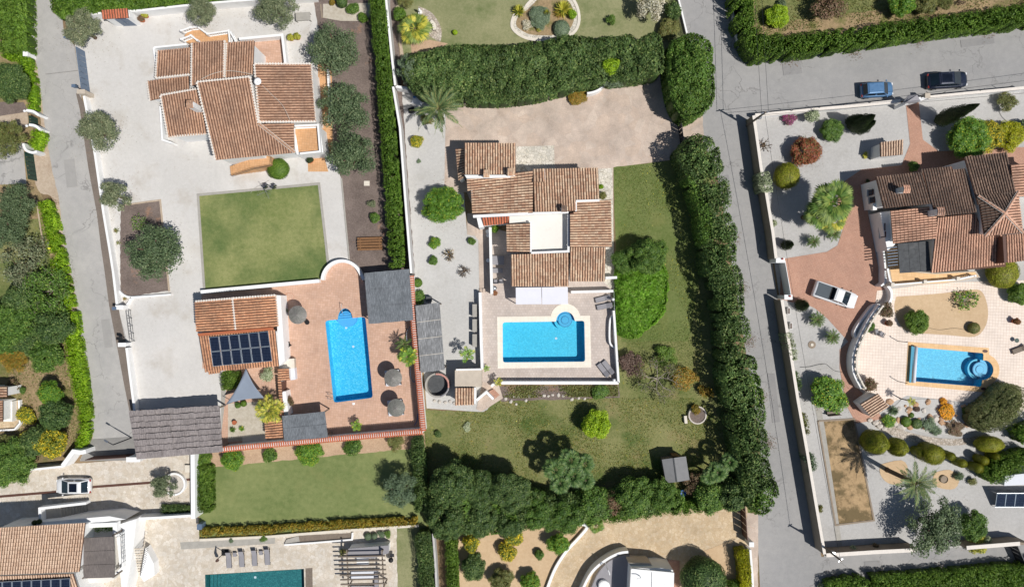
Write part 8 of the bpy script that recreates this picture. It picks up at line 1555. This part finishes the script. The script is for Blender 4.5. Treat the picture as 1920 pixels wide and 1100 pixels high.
hedge('golden clipped hedge inside the bottom right gate', [(1392, 1034), (1396, 1060), (1400, 1110)], 17, 2.4, 'gold', lump=.5); B_('dark green bush at the bottom beside the golden hedge', 1378, 1098, 14, 1.8, 'hedge')
gate('brown solid gate between stamped driveway and right road', (1397, 948), (1402, 1012), 2.0, 'brown_metal', 5); pillar('small pale gate pillar below the brown solid gate', 1409, 1020, 1.8, .5, .5); pillar('pale gate pillar above the brown solid gate under the hedge', 1384, 940, 1.8, 1.0, .5, 'kerb_light')
wall('white low wall beside the golden hedge along the right road', [(1407, 1030), (1411, 1080), (1413, 1130)], 1.5, .25)
# lane gate at the right bottom
gate('open metal driveway gate at the bottom right corner', (1905, 1016), (1925, 1060), 1.8, 'dark_metal', 5); wall('low brown wall at the lane gate in the bottom right corner', [(1912, 1018), (1930, 1020)], 2.0, .3, 'brown_wall')
def hose(label, pts, m='black', h=.09, r_=.02, name='irrigation_hose'):
    P = [G(x, y, h) for x, y in smoothpts(pts, 5)]; o = Vector((P[0].x, P[0].y, 0)); tag(MB().tube([v-o for v in P], r_, 4).build(name, M[m], loc=o), label, 'hose')
hose('thin black hose snaking over the lower gravel garden above the bright tree', [(1500, 688), (1518, 687), (1535, 683), (1548, 682), (1556, 688), (1566, 695), (1579, 697)]); hose('thin black hose crossing the upper gravel garden beside the dark conifer', [(1873, 208), (1878, 218), (1886, 226), (1892, 232)])
hose('thin dark hose lying across the sand-coloured island bed', [(1738, 613), (1760, 618), (1790, 615), (1812, 619)], h=.1); hose('thin garden hose lying on the gravel by the clothes airer', [(470, 362), (476, 354), (490, 346), (505, 338)], 'kerb')
b = MB(); P = [G(x, y, 6.6)-LH.location for x, y in smoothpts([(378, 148), (400, 138), (425, 133), (450, 135), (474, 140)], 4)]; b.tube(P, .025, 4).build('roof_cable', M['kerb_light'], LH)
P = [G(x, y, 5.6)-LH.location for x, y in smoothpts([(492, 160), (510, 178), (530, 198), (544, 226)], 4)]; MB().tube(P, .02, 4).build('roof_cable', M['kerb_light'], LH)
for k, (x, y) in enumerate(((297, 105), (470, 84))): q = G(x, y, 3.6)-LH.location; MB().box(q, (.5, .35, .5)).build('wall_lamp', M['slate_metal'], LH)
# =============== POLES AND WIRES ===============
def pole(label, base, h, arms):
    p = G(*base); t = thing('utility_pole', label, 'utility pole', (p.x, p.y, 0)); MB().tube([(0, 0, -.1), (0, 0, h)], [.16, .10], 10).build('shaft', M['wood_grey'], t)
    for z, l, a in arms: d = Vector((math.cos(a), math.sin(a), 0))*l; MB().bar(-d+Vector((0, 0, z)), d+Vector((0, 0, z)), .09).build('crossarm', M['steel'], t)
    MB().box((.2, 0, h*.62), (.3, .3, .5)).build('junction_box', M['steel'], t); return p
p1 = pole('tall wooden utility pole at the corner of the upper road wall', (1400, 236), 6.4, ((6.2, .5, .2),)); p2 = pole('tall wooden utility pole at the bottom corner of the lower lane wall', (1531, 1013), 6.4, ((6.2, .3, .6),))
def wire(label, a, b_, ha, hb, sag=.5):
    A = Vector((a[0], a[1], ha)); B = Vector((b_[0], b_[1], hb)); P = [A.lerp(B, i/14)-Vector((0, 0, sag*4*(i/14)*(1-i/14))) for i in range(15)]; o = Vector((A.x, A.y, 0)); tag(MB().tube([v-o for v in P], .022, 4).build('power_line', M['dark_metal'], loc=o), label, 'cable')
top = G(1368, -420); e2 = G(2300, 120)
wire('overhead wire from corner pole running up the road, left strand', (p1.x-.4, p1.y), (top.x-.4, top.y), 6.2, 6.2); wire('overhead wire from corner pole running up the road, right strand', (p1.x+.4, p1.y+.1), (top.x+.5, top.y), 6.2, 6.2)
wire('overhead wire between the two wooden poles beside the right road', (p1.x, p1.y), (p2.x, p2.y), 6.1, 6.2, .7); wire('overhead wire from corner pole along the upper road, upper strand', (p1.x, p1.y), (e2.x, e2.y), 6.2, 6.4, .9); wire('overhead wire from corner pole along the upper road, lower strand', (p1.x, p1.y), (e2.x, e2.y-2.4), 5.2, 5.4, .9)
def lamp(label, base, h, ang, ln=.9):
    p = G(*base); t = thing('street_lamp', label, 'street lamp', (p.x, p.y, 0)); MB().tube([(0, 0, 0), (0, 0, h)], .07).build('post', M['dark_metal'], t); d = Vector((math.cos(ang), math.sin(ang), 0)); MB().tube([Vector((0, 0, h)), d*ln+Vector((0, 0, h+.1))], .05).build('arm', M['dark_metal'], t); MB().box(d*ln+Vector((0, 0, h+.1)), (.5, .22, .12), ang).build('lamp_head', M['steel'], t, bevel=.02)
lamp('dark street lamp post beside the thatched carport on the pale road', (247, 820), 4.0, 2.6); 
for i, (x, y) in enumerate(((1438, 208), (1484, 204), (1536, 198), (1582, 193), (1630, 189), (1765, 172), (1838, 166), (1890, 160))):
    p = G(x, y+4, 1.3); tag(MB().tube([(0, 0, .9), (0, 0, 2.1)], .035).build('fence_post', M['dark_metal'], loc=(p.x, p.y, 0)), 'thin dark post standing on the upper road wall', 'post', 'thin posts on the upper road wall')
# pool drains and skimmers, and a few worn spots on the road
for lab, o_ in [(o, o) for o in COL.objects if o.name.startswith('swimming_pool')]:
    for dx, dy in ((.4, -1.2), (-.5, 1.2)): MB().lathe((dx, dy, -1.49 if 'teal' not in o_['label'] else -1.39), [(.16, 0), (.16, .02)], 12).build('floor_drain', M['pad_white'], o_)
for pts in ([(1466, 118), (1500, 114), (1504, 138), (1469, 142)], [(1800, 76), (1862, 68), (1864, 82), (1802, 90)], [(1438, 700), (1452, 700), (1462, 790), (1448, 792)], [(1620, 1052), (1650, 1050), (1651, 1066), (1622, 1068)], [(1352, 330), (1366, 328), (1372, 372), (1358, 374)]): S_('road_patch', pts, 'asphalt_patch', 5)
S_('road_patch', [(120, 300), (140, 298), (146, 350), (126, 352)], 'asphalt_lpatch', 5); S_('road_patch', [(190, 600), (206, 598), (212, 650), (197, 652)], 'asphalt_lpatch', 5)
